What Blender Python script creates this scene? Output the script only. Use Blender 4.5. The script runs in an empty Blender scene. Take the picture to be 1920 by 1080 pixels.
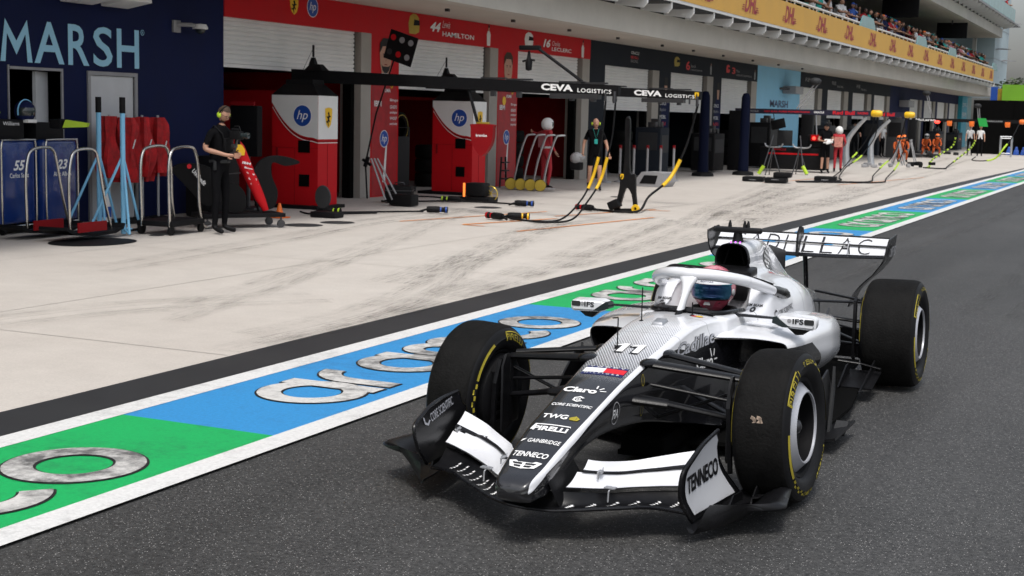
import bpy, bmesh, math, random
import numpy as np
from mathutils import Vector, Matrix
from mathutils.bvhtree import BVHTree
random.seed(7)
R = math.radians
S = bpy.context.scene
COL = S.collection

# ------------------------------------------------------------------ camera
YAW, PITCH, ROLL, CAMH, FPX = R(24.82), R(-7.08), R(1.37), 1.836, 2646.0
fw = Vector((-math.sin(YAW)*math.cos(PITCH), math.cos(YAW)*math.cos(PITCH), math.sin(PITCH)))
rt = Vector((math.cos(YAW), math.sin(YAW), 0)); up = rt.cross(fw)
r2 = math.cos(ROLL)*rt + math.sin(ROLL)*up
u2 = -math.sin(ROLL)*rt + math.cos(ROLL)*up
cd = bpy.data.cameras.new('camera'); cam = bpy.data.objects.new('camera', cd); COL.objects.link(cam)
M = Matrix((r2, u2, -fw)).transposed().to_4x4(); M.translation = Vector((0, 0, CAMH))
cam.matrix_world = M
cd.sensor_width = 36; cd.lens = FPX/1920*36; cd.clip_start = .05; cd.clip_end = 3000
cd.dof.use_dof = True; cd.dof.focus_distance = 7.2; cd.dof.aperture_fstop = 10
S.camera = cam
S.render.resolution_x, S.render.resolution_y = 1024, 576

# ------------------------------------------------------------------ sky, sun, exposure
W = bpy.data.worlds.new("World"); S.world = W; W.use_nodes = True
nt = W.node_tree; nt.nodes.clear()
def wn(t, **k):
    n = nt.nodes.new(t)
    for a, b in k.items(): setattr(n, a, b)
    return n
SUN_EL, SUN_AZ = R(62), R(160)      # azimuth measured clockwise from +Y
sky = wn('ShaderNodeTexSky', sky_type='NISHITA', sun_disc=False)
sky.sun_elevation = SUN_EL; sky.sun_rotation = SUN_AZ; sky.dust_density = 4; sky.air_density = 1.3
hs = wn('ShaderNodeHueSaturation'); hs.inputs['Saturation'].default_value = .38
nt.links.new(sky.outputs[0], hs.inputs['Color'])
tc = wn('ShaderNodeTexCoord'); mp = wn('ShaderNodeMapping'); mp.inputs['Scale'].default_value = (1.5, 1.5, 5)
nz = wn('ShaderNodeTexNoise'); nz.inputs['Scale'].default_value = 1.8; nz.inputs['Detail'].default_value = 6
rp = wn('ShaderNodeValToRGB'); rp.color_ramp.elements[0].position = .35; rp.color_ramp.elements[0].color = (.95, .97, 1.02, 1)
rp.color_ramp.elements[1].position = .65; rp.color_ramp.elements[1].color = (1.4, 1.4, 1.4, 1)
mx = wn('ShaderNodeMix', data_type='RGBA', blend_type='MULTIPLY'); mx.inputs['Factor'].default_value = 1
nt.links.new(tc.outputs['Generated'], mp.inputs[0]); nt.links.new(mp.outputs[0], nz.inputs[0]); nt.links.new(nz.outputs[0], rp.inputs[0])
nt.links.new(hs.outputs[0], mx.inputs['A']); nt.links.new(rp.outputs[0], mx.inputs['B'])
bg = wn('ShaderNodeBackground'); bg.inputs['Strength'].default_value = .118
ow = wn('ShaderNodeOutputWorld')
nt.links.new(mx.outputs['Result'], bg.inputs[0]); nt.links.new(bg.outputs[0], ow.inputs[0])
sd = bpy.data.lights.new('sun', 'SUN'); sd.energy = 1.8; sd.angle = R(14); sd.color = (1, .97, .92)
sun = bpy.data.objects.new('sun', sd); COL.objects.link(sun)
sdir = Vector((math.sin(SUN_AZ)*math.cos(SUN_EL), math.cos(SUN_AZ)*math.cos(SUN_EL), math.sin(SUN_EL)))
sun.rotation_euler = sdir.to_track_quat('Z', 'Y').to_euler()
S.view_settings.view_transform = 'Standard'; S.view_settings.look = 'None'
S.view_settings.exposure = 0.32; S.view_settings.gamma = 1

# ------------------------------------------------------------------ materials
def newmat(name):
    m = bpy.data.materials.new(name); m.use_nodes = True
    return m, m.node_tree, m.node_tree.nodes['Principled BSDF']
def mat(name, col, rough=.5, metal=0, var=0, vscale=4, bump=0, bscale=40, spec=.5, coat=0, emit=None, estr=1, alpha=1, trans=0):
    m, t, b = newmat(name)
    b.inputs['Base Color'].default_value = (*col, 1); b.inputs['Roughness'].default_value = rough
    b.inputs['Metallic'].default_value = metal; b.inputs['Specular IOR Level'].default_value = spec
    b.inputs['Coat Weight'].default_value = coat; b.inputs['Coat Roughness'].default_value = .06
    if alpha < 1: b.inputs['Alpha'].default_value = alpha
    if trans: b.inputs['Transmission Weight'].default_value = trans
    if emit: b.inputs['Emission Color'].default_value = (*emit, 1); b.inputs['Emission Strength'].default_value = estr
    if var or bump:
        c = t.nodes.new('ShaderNodeTexCoord')
    if var:
        n = t.nodes.new('ShaderNodeTexNoise'); n.inputs['Scale'].default_value = vscale; n.inputs['Detail'].default_value = 7; n.inputs['Roughness'].default_value = .65
        r = t.nodes.new('ShaderNodeValToRGB'); e = r.color_ramp.elements
        e[0].position = .3; e[1].position = .7
        e[0].color = (*[max(0, x*(1-var)) for x in col], 1); e[1].color = (*[min(1, x*(1+var*.5)) for x in col], 1)
        t.links.new(c.outputs['Object'], n.inputs[0]); t.links.new(n.outputs[0], r.inputs[0]); t.links.new(r.outputs[0], b.inputs['Base Color'])
        mr = t.nodes.new('ShaderNodeMapRange'); mr.inputs[3].default_value = max(0, rough-.08); mr.inputs[4].default_value = min(1, rough+.1)
        t.links.new(n.outputs[0], mr.inputs[0]); t.links.new(mr.outputs[0], b.inputs['Roughness'])
    if bump:
        n2 = t.nodes.new('ShaderNodeTexNoise'); n2.inputs['Scale'].default_value = bscale; n2.inputs['Detail'].default_value = 4
        bp = t.nodes.new('ShaderNodeBump'); bp.inputs['Strength'].default_value = bump; bp.inputs['Distance'].default_value = .01
        t.links.new(c.outputs['Object'], n2.inputs[0]); t.links.new(n2.outputs[0], bp.inputs['Height']); t.links.new(bp.outputs[0], b.inputs['Normal'])
    return m
K = {}
def mk(n, *a, **k): K[n] = mat(n, *a, **k); return K[n]
mk('carbon', (.006, .006, .007), .34, var=.5, vscale=9, bump=.12, bscale=160, spec=.28)
mk('carbon_gloss', (.005, .005, .006), .26, var=.4, vscale=12, spec=.32, coat=.05)
mk('rubber', (.0065, .0063, .0062), .72, var=.5, vscale=14, bump=.4, bscale=70, spec=.12)
mk('sidewall', (.007, .007, .008), .5, var=.3, vscale=8, spec=.2)
mk('car_white', (.69, .70, .73), .28, var=.04, vscale=5, coat=.6)
mk('decal_white', (.80, .80, .80), .4)
mk('decal_black', (.01, .01, .012), .35)
mk('decal_yellow', (.33, .27, .02), .6, var=.25, vscale=25)
mk('wheel_silver', (.42, .43, .47), .35, metal=.3, var=.1)
mk('silver', (.45, .46, .48), .35, metal=.7, var=.1)
mk('chrome', (.6, .58, .55), .22, metal=1, var=.15, vscale=20)
mk('dark_metal', (.08, .08, .085), .4, metal=.8)
mk('black', (.005, .005, .006), .6, var=.3, vscale=8, spec=.18)
mk('black_matt', (.003, .003, .003), .85, spec=.05)
mk('black_cloth', (.006, .006, .007), .9, bump=.6, bscale=18, spec=.05)
mk('red', (.48, .003, .008), .6, var=.08, vscale=2, spec=.25)
mk('red_dark', (.22, .003, .006), .6, var=.15, vscale=2, spec=.2)
mk('red_cloth', (.45, .008, .012), .8, var=.55, vscale=7, bump=1.0, bscale=9)
mk('padding_navy', (.003, .005, .018), .8, spec=.1)
mk('navy', (.004, .009, .050), .75, var=.18, vscale=1.2, spec=.2)
mk('navy_gloss', (.006, .030, .17), .25, var=.2, vscale=3, coat=.5)
mk('light_blue', (.20, .50, .75), .45, var=.08)
mk('sky_blue', (.22, .50, .70), .6, var=.08, vscale=1)
mk('marsh_text', (.30, .58, .76), .6)
mk('charcoal', (.012, .016, .024), .75, var=.15, vscale=1, spec=.2)
mk('concrete_wall', (.55, .52, .47), .85, var=.12, vscale=.6, bump=.15, bscale=8)
mk('concrete_soffit', (.52, .47, .41), .9, var=.1, vscale=.4)
mk('pillar', (.33, .31, .28), .8, var=.1, vscale=1.5)
mk('white_wall', (.70, .70, .69), .6, var=.07, vscale=1.5)
mk('door_white', (.55, .57, .59), .5, var=.08, vscale=2)
mk('skin', (.46, .25, .17), .55, var=.1, vscale=12)
mk('skin_tan', (.34, .18, .11), .55, var=.1)
mk('skin_dark', (.12, .06, .04), .55)
mk('hair_brown', (.05, .028, .016), .8, bump=.6, bscale=90)
mk('hair_black', (.012, .01, .01), .8)
mk('neon', (.42, .62, .03), .5)
mk('orange', (.85, .17, .02), .5)
mk('yellow', (.75, .45, .01), .45)
mk('hp_blue', (.008, .06, .32), .5)
mk('grey', (.28, .28, .29), .55, var=.12)
mk('grey_dark', (.03, .031, .033), .6, var=.15, spec=.2)
mk('glass_dark', (.02, .028, .03), .08, spec=.7)
mk('glass_teal', (.20, .38, .40), .2, var=.1, vscale=.8, spec=.6)
mk('wall_teal', (.02, .30, .42), .5)
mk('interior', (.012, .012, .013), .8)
mk('gold', (.5, .36, .05), .35, metal=.6, var=.2)
mk('green_lime', (.16, .38, .02), .8, var=.25, vscale=.2)
mk('red_light', (.9, .02, .02), .4, emit=(1, .05, .03), estr=3)
mk('lamp_warm', (1, .8, .5), .5, emit=(1, .7, .4), estr=1.6)
mk('led_violet', (.6, .1, .9), .5, emit=(.5, .08, .9), estr=1.5)
mk('decal_red', (.6, .01, .02), .45)
mk('decal_navy', (.006, .012, .09), .45)
mk('blue_cloth', (.03, .10, .38), .8)
mk('white_cloth', (.6, .6, .6), .85)
mk('orange_cloth', (.42, .075, .01), .85)
mk('teal_cloth', (.02, .32, .28), .85)
mk('pink_cloth', (.55, .2, .22), .85)

# ------------------------------------------------------------------ mesh helpers
def bmn(): return bmesh.new()
def obj(name, bm, mats, parent=None, smooth=True, angle=38, loc=None):
    me = bpy.data.meshes.new(name)
    bmesh.ops.recalc_face_normals(bm, faces=bm.faces)
    bm.to_mesh(me); bm.free()
    if not isinstance(mats, (list, tuple)): mats = [mats]
    for m in mats: me.materials.append(K[m] if isinstance(m, str) else m)
    if smooth:
        me.polygons.foreach_set('use_smooth', [True]*len(me.polygons))
        try: me.set_sharp_from_angle(angle=R(angle))
        except Exception: pass
    o = bpy.data.objects.new(name, me); COL.objects.link(o)
    if parent is not None: o.parent = parent
    if loc is not None: o.location = loc
    return o
def tag(o, label, cat, group=None, kind=None):
    if kind: o['kind'] = kind
    if label: o['label'] = label
    if cat: o['category'] = cat
    if group: o['group'] = group
    return o
def thing(name, label, cat, loc=(0, 0, 0), rz=0, group=None):
    o = bpy.data.objects.new(name, None); COL.objects.link(o); o.empty_display_size = .2
    o.location = loc; o.rotation_euler = (0, 0, rz)
    return tag(o, label, cat, group)
def struct(name, bm, m, smooth=False):
    o = obj(name, bm, m, smooth=smooth); o['kind'] = 'structure'; return o
def copy_tree(o, parent=None):
    c = o.copy(); COL.objects.link(c)
    if parent is not None: c.parent = parent
    for ch in list(o.children): copy_tree(ch, c)
    return c
def face(bm, vs, mi=0):
    try:
        f = bm.faces.new(vs); f.material_index = mi; return f
    except ValueError: return None
def box(bm, c, s, rot=None, bev=0, mi=0, taper=1):
    """c centre, s full size, rot Matrix 3x3, taper scales the top"""
    c = Vector(c); hx, hy, hz = s[0]/2, s[1]/2, s[2]/2
    vs = []
    for z in (-1, 1):
        k = taper if z > 0 else 1
        for x, y in ((-1, -1), (1, -1), (1, 1), (-1, 1)):
            v = Vector((x*hx*k, y*hy*k, z*hz))
            if rot is not None: v = rot @ v
            vs.append(bm.verts.new(c+v))
    fs = [face(bm, [vs[i] for i in q], mi) for q in ((3, 2, 1, 0), (4, 5, 6, 7), (0, 1, 5, 4), (1, 2, 6, 5), (2, 3, 7, 6), (3, 0, 4, 7))]
    if bev:
        es = list({e for f in fs for e in f.edges})
        r = bmesh.ops.bevel(bm, geom=es, offset=bev, segments=2, affect='EDGES', profile=.6)
        for f in r['faces']: f.material_index = mi
def bx(bm, x0, x1, y0, y1, z0, z1, bev=0, mi=0): box(bm, ((x0+x1)/2, (y0+y1)/2, (z0+z1)/2), (abs(x1-x0), abs(y1-y0), abs(z1-z0)), None, bev, mi)
def frames(pts):
    """parallel transport frames"""
    pts = [Vector(p) for p in pts]; T = []
    for i in range(len(pts)):
        a = pts[max(i-1, 0)]; b = pts[min(i+1, len(pts)-1)]; T.append((b-a).normalized())
    n = Vector((0, 0, 1)) if abs(T[0].z) < .9 else Vector((1, 0, 0))
    out = []
    for t in T:
        n = (n - t*n.dot(t))
        n = n.normalized() if n.length > 1e-6 else t.orthogonal().normalized()
        out.append((t, n, t.cross(n)))
    return out
def tube(bm, pts, r, n=10, mi=0, cap=True, flat=1.0):
    """r: number or list; flat scales the frame 'n' (vertical) axis"""
    F = frames(pts); rings = []
    for i, p in enumerate(pts):
        rr = r[i] if isinstance(r, (list, tuple)) else r
        t, a, b = F[i]
        rings.append([bm.verts.new(Vector(p)+b*(rr*math.cos(2*math.pi*k/n))+a*(rr*flat*math.sin(2*math.pi*k/n))) for k in range(n)])
    for i in range(len(rings)-1):
        for k in range(n): face(bm, (rings[i][k], rings[i][(k+1) % n], rings[i+1][(k+1) % n], rings[i+1][k]), mi)
    if cap: face(bm, rings[0][::-1], mi); face(bm, rings[-1], mi)
def foil(bm, p0, p1, chord0, chord1, th=.3, ax=(1, 0, 0), mi=0, n=14):
    """aerofoil-section bar from p0 to p1; chord along ax"""
    p0, p1, ax = Vector(p0), Vector(p1), Vector(ax).normalized()
    t = (p1-p0).normalized(); ax = (ax - t*ax.dot(t)).normalized(); nn = t.cross(ax)
    rings = []
    for p, c in ((p0, chord0), (p1, chord1)):
        rings.append([bm.verts.new(p+ax*(c/2*math.cos(2*math.pi*k/n))+nn*(c/2*th*math.sin(2*math.pi*k/n)*(1 if math.cos(2*math.pi*k/n) > 0 else .8))) for k in range(n)])
    for k in range(n): face(bm, (rings[0][k], rings[0][(k+1) % n], rings[1][(k+1) % n], rings[1][k]), mi)
    face(bm, rings[0][::-1], mi); face(bm, rings[1], mi)
def lathe(bm, prof, c=(0, 0, 0), axis='z', n=32, mi=0, closed=False, a0=0, a1=2*math.pi):
    """prof list of (radius, height)"""
    c = Vector(c); full = abs(a1-a0-2*math.pi) < 1e-6; m = n if full else n+1
    def P(r, h, a):
        u, v = r*math.cos(a), r*math.sin(a)
        if axis == 'z': return c+Vector((u, v, h))
        if axis == 'y': return c+Vector((u, h, v))
        return c+Vector((h, u, v))
    rings = []
    for q in prof:
        if q[0] < 1e-6: rings.append([bm.verts.new(P(0, q[1], 0))])
        else: rings.append([bm.verts.new(P(q[0], q[1], a0+(a1-a0)*k/n)) for k in range(m)])
    mis = mi if isinstance(mi, (list, tuple)) else [mi]*len(prof)
    for i in range(len(rings)-1):
        A, B = rings[i], rings[i+1]
        for k in range(n):
            k2 = (k+1) % m if full else k+1
            if len(A) == 1 and len(B) == 1: continue
            if len(A) == 1: face(bm, (A[0], B[k], B[k2]), mis[i])
            elif len(B) == 1: face(bm, (A[k], A[k2], B[0]), mis[i])
            else: face(bm, (A[k], A[k2], B[k2], B[k]), mis[i])
def sphere(bm, c, r, n=16, mi=0, sc=(1, 1, 1)):
    vs = bmesh.ops.create_uvsphere(bm, u_segments=n, v_segments=max(6, n*2//3), radius=r)['verts']
    for v in vs: v.co = Vector((v.co.x*sc[0], v.co.y*sc[1], v.co.z*sc[2]))+Vector(c)
    for v in vs:
        for f in v.link_faces: f.material_index = mi
def prism(bm, poly, o, u, v, th, mi=0, mi_side=None):
    """flat polygon (list of 2D) in plane o+u*x+v*y, extruded th along u x v"""
    o, u, v = Vector(o), Vector(u), Vector(v); n = u.cross(v).normalized()
    A = [bm.verts.new(o+u*p[0]+v*p[1]) for p in poly]; B = [bm.verts.new(o+u*p[0]+v*p[1]+n*th) for p in poly]
    f1 = face(bm, A[::-1], mi); f2 = face(bm, B, mi)
    ms = mi if mi_side is None else mi_side
    for i in range(len(poly)): face(bm, (A[i], A[(i+1) % len(poly)], B[(i+1) % len(poly)], B[i]), ms)
def smooth1(xs, ys, xq):
    """monotone-ish cubic through (xs,ys); ys may be an array"""
    xs = np.asarray(xs, float); ys = np.asarray(ys, float); d = (ys[1:]-ys[:-1])/(xs[1:]-xs[:-1]).reshape(-1, *([1]*(ys.ndim-1)))
    m = np.zeros_like(ys); m[0] = d[0]; m[-1] = d[-1]
    for i in range(1, len(xs)-1):
        a, b = d[i-1], d[i]; same = (a*b) > 0
        with np.errstate(divide='ignore', invalid='ignore'):
            h = 2*a*b/(a+b)
        m[i] = np.where(same, h, 0)
    out = []
    for q in xq:
        i = int(np.clip(np.searchsorted(xs, q)-1, 0, len(xs)-2)); h = xs[i+1]-xs[i]; t = (q-xs[i])/h
        out.append((2*t**3-3*t**2+1)*ys[i]+(t**3-2*t**2+t)*h*m[i]+(-2*t**3+3*t**2)*ys[i+1]+(t**3-t**2)*h*m[i+1])
    return np.array(out)
def catm(P, sub, closed=False):
    P = np.asarray(P, float); n = len(P); out = []
    rng = n if closed else n-1
    for i in range(rng):
        if closed: p0, p1, p2, p3 = P[(i-1) % n], P[i], P[(i+1) % n], P[(i+2) % n]
        else: p0, p1, p2, p3 = P[max(i-1, 0)], P[i], P[i+1], P[min(i+2, n-1)]
        for k in range(sub):
            t = k/sub
            out.append(.5*((2*p1)+(-p0+p2)*t+(2*p0-5*p1+4*p2-p3)*t*t+(-p0+3*p1-3*p2+p3)*t**3))
    if not closed: out.append(P[-1])
    return np.array(out)
def grid(bm, G, closed_v=True, mi=0, caps=(False, False), mif=None):
    """G[i][k] = 3D points"""
    V = [[bm.verts.new(Vector(p)) for p in row] for row in G]
    n = len(V[0])
    for i in range(len(V)-1):
        for k in range(n if closed_v else n-1):
            k2 = (k+1) % n
            q = (V[i][k], V[i][k2], V[i+1][k2], V[i+1][k])
            m = mi if mif is None else mif((q[0].co+q[1].co+q[2].co+q[3].co)/4, i, k)
            face(bm, q, m)
    if caps[0]: face(bm, V[0][::-1], mi)
    if caps[1]: face(bm, V[-1], mi)
    return V
def loft_sym(bm, st, prof, ns=5, nk=3, mi=0, mif=None, caps=(True, True), side=None):
    """st = x positions (ascending or descending); prof[S][K] = (y,z) half profile top centre -> bottom centre. mirrored."""
    st = np.asarray(st, float); P = np.asarray(prof, float)
    sgn = 1 if st[-1] > st[0] else -1
    xs = st*sgn; q = []
    for i in range(len(xs)-1): q += list(np.linspace(xs[i], xs[i+1], ns, endpoint=False))
    q.append(xs[-1])
    Pi = smooth1(xs, P, q); G = []
    for x, row in zip(q, Pi):
        h = catm(row, nk)
        ring = [(x*sgn, y, z) for y, z in h]
        ring += [(x*sgn, -y, z) for y, z in h[-2:0:-1]]
        G.append(ring)
    return grid(bm, G, True, mi, caps, mif)

# ------------------------------------------------------------------ lettering
_tc = {}
def text_bm(s, bold=0.0, shear=0.0, spacing=1.0):
    key = (s, bold, shear, spacing)
    if key not in _tc:
        cu = bpy.data.curves.new('t', 'FONT'); cu.body = s; cu.offset = bold; cu.shear = shear
        cu.space_character = spacing; cu.resolution_u = 3; cu.dimensions = '2D'; cu.fill_mode = 'BOTH'
        o = bpy.data.objects.new('t', cu); COL.objects.link(o)
        dg = bpy.context.evaluated_depsgraph_get(); dg.update()
        me = bpy.data.meshes.new_from_object(o.evaluated_get(dg))
        vs = np.array([tuple(v.co)[:2] for v in me.vertices]); fs = [tuple(p.vertices) for p in me.polygons]
        bpy.data.objects.remove(o); bpy.data.curves.remove(cu); bpy.data.meshes.remove(me)
        lo = vs.min(0); hi = vs.max(0); vs = (vs-lo)/(hi-lo)
        _tc[key] = (vs, fs, (hi-lo))
    return _tc[key]
def flat_shape(s, w, h=None, bold=0.0, shear=0.0, spacing=1.0):
    """returns 2D verts (0..w,0..h) and faces"""
    vs, fs, sz = text_bm(s, bold, shear, spacing)
    if h is None: h = w*sz[1]/sz[0]
    return vs*np.array([w, h]), fs
def poly_shape(polys):
    vs, fs = [], []
    for p in polys:
        fs.append(tuple(range(len(vs), len(vs)+len(p)))); vs += list(p)
    return np.array(vs, float), fs
def ring_shape(cx, cy, rx, ry, tx, ty=None, n=40, a0=0, a1=360):
    ty = tx if ty is None else ty; full = abs(a1-a0) >= 360; N = n
    vs, fs = [], []
    for k in range(N+(0 if full else 1)):
        a = R(a0+(a1-a0)*k/N)
        vs += [(cx+rx*math.cos(a), cy+ry*math.sin(a)), (cx+(rx-tx)*math.cos(a), cy+(ry-ty)*math.sin(a))]
    m = len(vs)//2
    for k in range(N):
        j = (k+1) % m
        fs.append((2*k, 2*j, 2*j+1, 2*k+1))
    return np.array(vs), fs
def join_shapes(L):
    vs, fs = [], []
    for v, f in L:
        o = len(vs); vs += [tuple(x) for x in v]; fs += [tuple(i+o for i in q) for q in f]
    return np.array(vs), fs
def put(parent, shape, o, u, v, m, name='lettering', bvh=None, d=None, off=.003, cut=0, fn=None):
    """lay a 2D shape on plane o+u x+v y; bvh: project along d onto a surface; fn: (x,y)->3D"""
    vs, fs = shape
    bm = bmn(); V = [bm.verts.new((p[0], p[1], 0)) for p in vs]
    for f in fs: face(bm, [V[i] for i in f])
    if cut:
        for ax in (0, 1):
            lo = min(p[ax] for p in vs); hi = max(p[ax] for p in vs); x = lo+cut
            no = (1, 0, 0) if ax == 0 else (0, 1, 0)
            while x < hi:
                co = (x, 0, 0) if ax == 0 else (0, x, 0)
                bmesh.ops.bisect_plane(bm, geom=list(bm.verts)+list(bm.edges)+list(bm.faces), plane_co=co, plane_no=no)
                x += cut
    o = Vector(o) if o is not None else None
    if u is not None: u, v = Vector(u), Vector(v); n = u.cross(v).normalized()
    miss = []
    for w in bm.verts:
        x, y = w.co.x, w.co.y
        if fn: w.co = Vector(fn(x, y)); continue
        p = o+u*x+v*y
        if bvh:
            h = bvh.ray_cast(p-Vector(d)*.4, Vector(d), 1.2)
            if h[0] is not None:
                nn = h[1] if h[1].dot(Vector(d)) < 0 else -h[1]
                p = h[0]+nn*off
            else: miss.append(w); p = p+n*off
        else: p = p+n*off
        w.co = p
    if miss and len(miss) < len(bm.verts): bmesh.ops.delete(bm, geom=miss, context='VERTS')
    return obj(name, bm, m, parent, smooth=bool(bvh or fn), angle=180)
def bvh_of(o):
    me = o.data
    return BVHTree.FromPolygons([v.co.copy() for v in me.vertices], [tuple(p.vertices) for p in me.polygons])
# ================================================================== ground materials
def nodes_mat(name):
    m, t, b = newmat(name); K[name] = m
    c = t.nodes.new('ShaderNodeTexCoord')
    def N(typ, **k):
        n = t.nodes.new(typ)
        for a, v in k.items():
            if a.startswith('i_'):
                key = a[2:]; key = int(key) if key.isdigit() else key.replace('_', ' ')
                n.inputs[key].default_value = v
            else: setattr(n, a, v)
        return n
    def L(a, b_): t.links.new(a, b_)
    return m, t, b, c, N, L
def noise(N, L, c, scale, detail=6, rough=.6, vec=None):
    n = N('ShaderNodeTexNoise'); n.inputs['Scale'].default_value = scale; n.inputs['Detail'].default_value = detail; n.inputs['Roughness'].default_value = rough
    L(vec if vec is not None else c.outputs['Object'], n.inputs['Vector']); return n.outputs['Fac']
def ramp(N, L, src, stops):
    r = N('ShaderNodeValToRGB'); e = r.color_ramp.elements
    while len(e) < len(stops): e.new(.5)
    for q, (p, col) in zip(e, stops): q.position = p; q.color = (*col, 1) if len(col) == 3 else col
    L(src, r.inputs[0]); return r.outputs['Color']
def mixc(N, L, f, a, b, mode='MIX'):
    m = N('ShaderNodeMix', data_type='RGBA', blend_type=mode)
    for s, q in ((f, 'Factor'), (a, 'A'), (b, 'B')):
        if isinstance(s, (int, float)): m.inputs[q].default_value = s
        elif isinstance(s, tuple): m.inputs[q].default_value = (*s, 1)
        else: L(s, m.inputs[q])
    return m.outputs['Result']
def mathn(N, L, op, a, b=None):
    m = N('ShaderNodeMath', operation=op)
    for i, s in enumerate((a, b)):
        if s is None: continue
        if isinstance(s, (int, float)): m.inputs[i].default_value = s
        else: L(s, m.inputs[i])
    return m.outputs[0]
g = lambda v: (v, v, v)
# asphalt with pale aggregate
m, t, b, c, N, L = nodes_mat('asphalt')
base = ramp(N, L, noise(N, L, c, .35, 5), [(.3, (.036, .0358, .0355)), (.7, (.052, .0515, .051))])
fine = ramp(N, L, noise(N, L, c, 55, 4, .7), [(.3, g(.35)), (.7, g(1.6))])
col = mixc(N, L, 1.0, base, fine, 'MULTIPLY')
mpt = N('ShaderNodeMapping'); mpt.inputs['Scale'].default_value = (.9, .06, 1); L(c.outputs['Object'], mpt.inputs[0])
col = mixc(N, L, 1.0, col, ramp(N, L, noise(N, L, c, 1.0, 5, .6, mpt.outputs[0]), [(.3, g(.72)), (.7, g(1.22))]), 'MULTIPLY')
vo = N('ShaderNodeTexVoronoi'); vo.inputs['Scale'].default_value = 108; L(c.outputs['Object'], vo.inputs['Vector'])
sep = N('ShaderNodeSeparateColor'); L(vo.outputs['Color'], sep.inputs[0])
pick = mathn(N, L, 'GREATER_THAN', sep.outputs[0], .82)
near = mathn(N, L, 'LESS_THAN', vo.outputs['Distance'], .33)
fl = mathn(N, L, 'MULTIPLY', pick, near)
stone = ramp(N, L, sep.outputs[1], [(0, (.10, .10, .10)), (1, (.34, .33, .32))])
col = mixc(N, L, fl, col, stone)
L(col, b.inputs['Base Color']); b.inputs['Roughness'].default_value = .62; b.inputs['Specular IOR Level'].default_value = .35
bp = N('ShaderNodeBump'); bp.inputs['Strength'].default_value = .7; bp.inputs['Distance'].default_value = .006
L(noise(N, L, c, 110, 3, .6), bp.inputs['Height']); L(bp.outputs[0], b.inputs['Normal'])
# smooth dark strip
m, t, b, c, N, L = nodes_mat('dark_strip')
col = ramp(N, L, noise(N, L, c, 1.2, 8, .7), [(.3, (.015, .016, .019)), (.75, (.026, .028, .031))]); L(col, b.inputs['Base Color'])
b.inputs['Roughness'].default_value = .5
# concrete apron
m, t, b, c, N, L = nodes_mat('apron_concrete')
big = ramp(N, L, noise(N, L, c, .16, 6, .6), [(.3, (.47, .43, .39)), (.7, (.54, .505, .465))])
mid = ramp(N, L, noise(N, L, c, 2.2, 8, .7), [(.25, g(.90)), (.7, g(1.04))])
fin = ramp(N, L, noise(N, L, c, 60, 3, .7), [(.2, g(.86)), (.8, g(1.08))])
col = mixc(N, L, 1.0, mixc(N, L, 1.0, big, mid, 'MULTIPLY'), fin, 'MULTIPLY')
mpn = N('ShaderNodeMapping'); mpn.inputs['Scale'].default_value = (.8, .5, 1); mpn.inputs['Rotation'].default_value = (0, 0, R(-14)); L(c.outputs['Object'], mpn.inputs[0])
st = ramp(N, L, noise(N, L, c, .9, 8, .75, mpn.outputs[0]), [(.55, g(0)), (.85, g(.12))])
col = mixc(N, L, st, col, (.26, .24, .22))
L(col, b.inputs['Base Color']); b.inputs['Roughness'].default_value = .75; b.inputs['Specular IOR Level'].default_value = .3
# worn road paint
def paint(name, colr, wear=.5, dirt=(.12, .12, .12), sc=9, th=.56):
    m, t, b, c, N, L = nodes_mat(name)
    n1 = noise(N, L, c, sc, 9, .78); n2 = noise(N, L, c, 1.1, 5, .6)
    s = mathn(N, L, 'ADD', mathn(N, L, 'MULTIPLY', n1, .6), mathn(N, L, 'MULTIPLY', n2, .5))
    f = ramp(N, L, s, [(th, g(0)), (th+.15, g(wear))])
    v = ramp(N, L, noise(N, L, c, 45, 4, .7), [(.25, g(.78)), (.75, g(1.08))])
    col = mixc(N, L, f, mixc(N, L, 1.0, colr, v, 'MULTIPLY'), dirt)
    L(col, b.inputs['Base Color']); b.inputs['Roughness'].default_value = .55
    bp = N('ShaderNodeBump'); bp.inputs['Strength'].default_value = .35; bp.inputs['Distance'].default_value = .004
    L(noise(N, L, c, 90, 3, .6), bp.inputs['Height']); L(bp.outputs[0], b.inputs['Normal'])
paint('paint_white', (.68, .68, .67), .35)
paint('paint_blue', (.028, .25, .56), .6, (.03, .12, .28))
paint('paint_green', (.004, .38, .10), .65, (.01, .16, .06))
paint('paint_letter', (.60, .59, .57), 1.0, (.10, .10, .10), 7, .50)
paint('paint_outline', (.012, .012, .014), .2)
paint('paint_orange', (.75, .25, .05), .8, (.40, .36, .32), 5)
# rubber marks: see-through ribbons
m, t, b, c, N, L = nodes_mat('skid_rubber')
b.inputs['Base Color'].default_value = (.05, .048, .046, 1); b.inputs['Roughness'].default_value = .7
mpn = N('ShaderNodeMapping'); L(c.outputs['UV'], mpn.inputs[0]); mpn.inputs['Scale'].default_value = (14, .9, 1)
n1 = ramp(N, L, noise(N, L, c, 2.2, 8, .75, mpn.outputs[0]), [(.46, g(0)), (.62, g(.82))])
n2 = ramp(N, L, noise(N, L, c, 1.1, 6, .75), [(.38, g(.05)), (.68, g(1))])
sx = N('ShaderNodeSeparateXYZ'); L(c.outputs['UV'], sx.inputs[0])
e1 = mathn(N, L, 'MULTIPLY', mathn(N, L, 'MULTIPLY', sx.outputs[0], mathn(N, L, 'SUBTRACT', 1.0, sx.outputs[0])), 4.0)
al = mathn(N, L, 'MULTIPLY', mathn(N, L, 'MULTIPLY', n1, n2), e1)
L(al, b.inputs['Alpha'])

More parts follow.
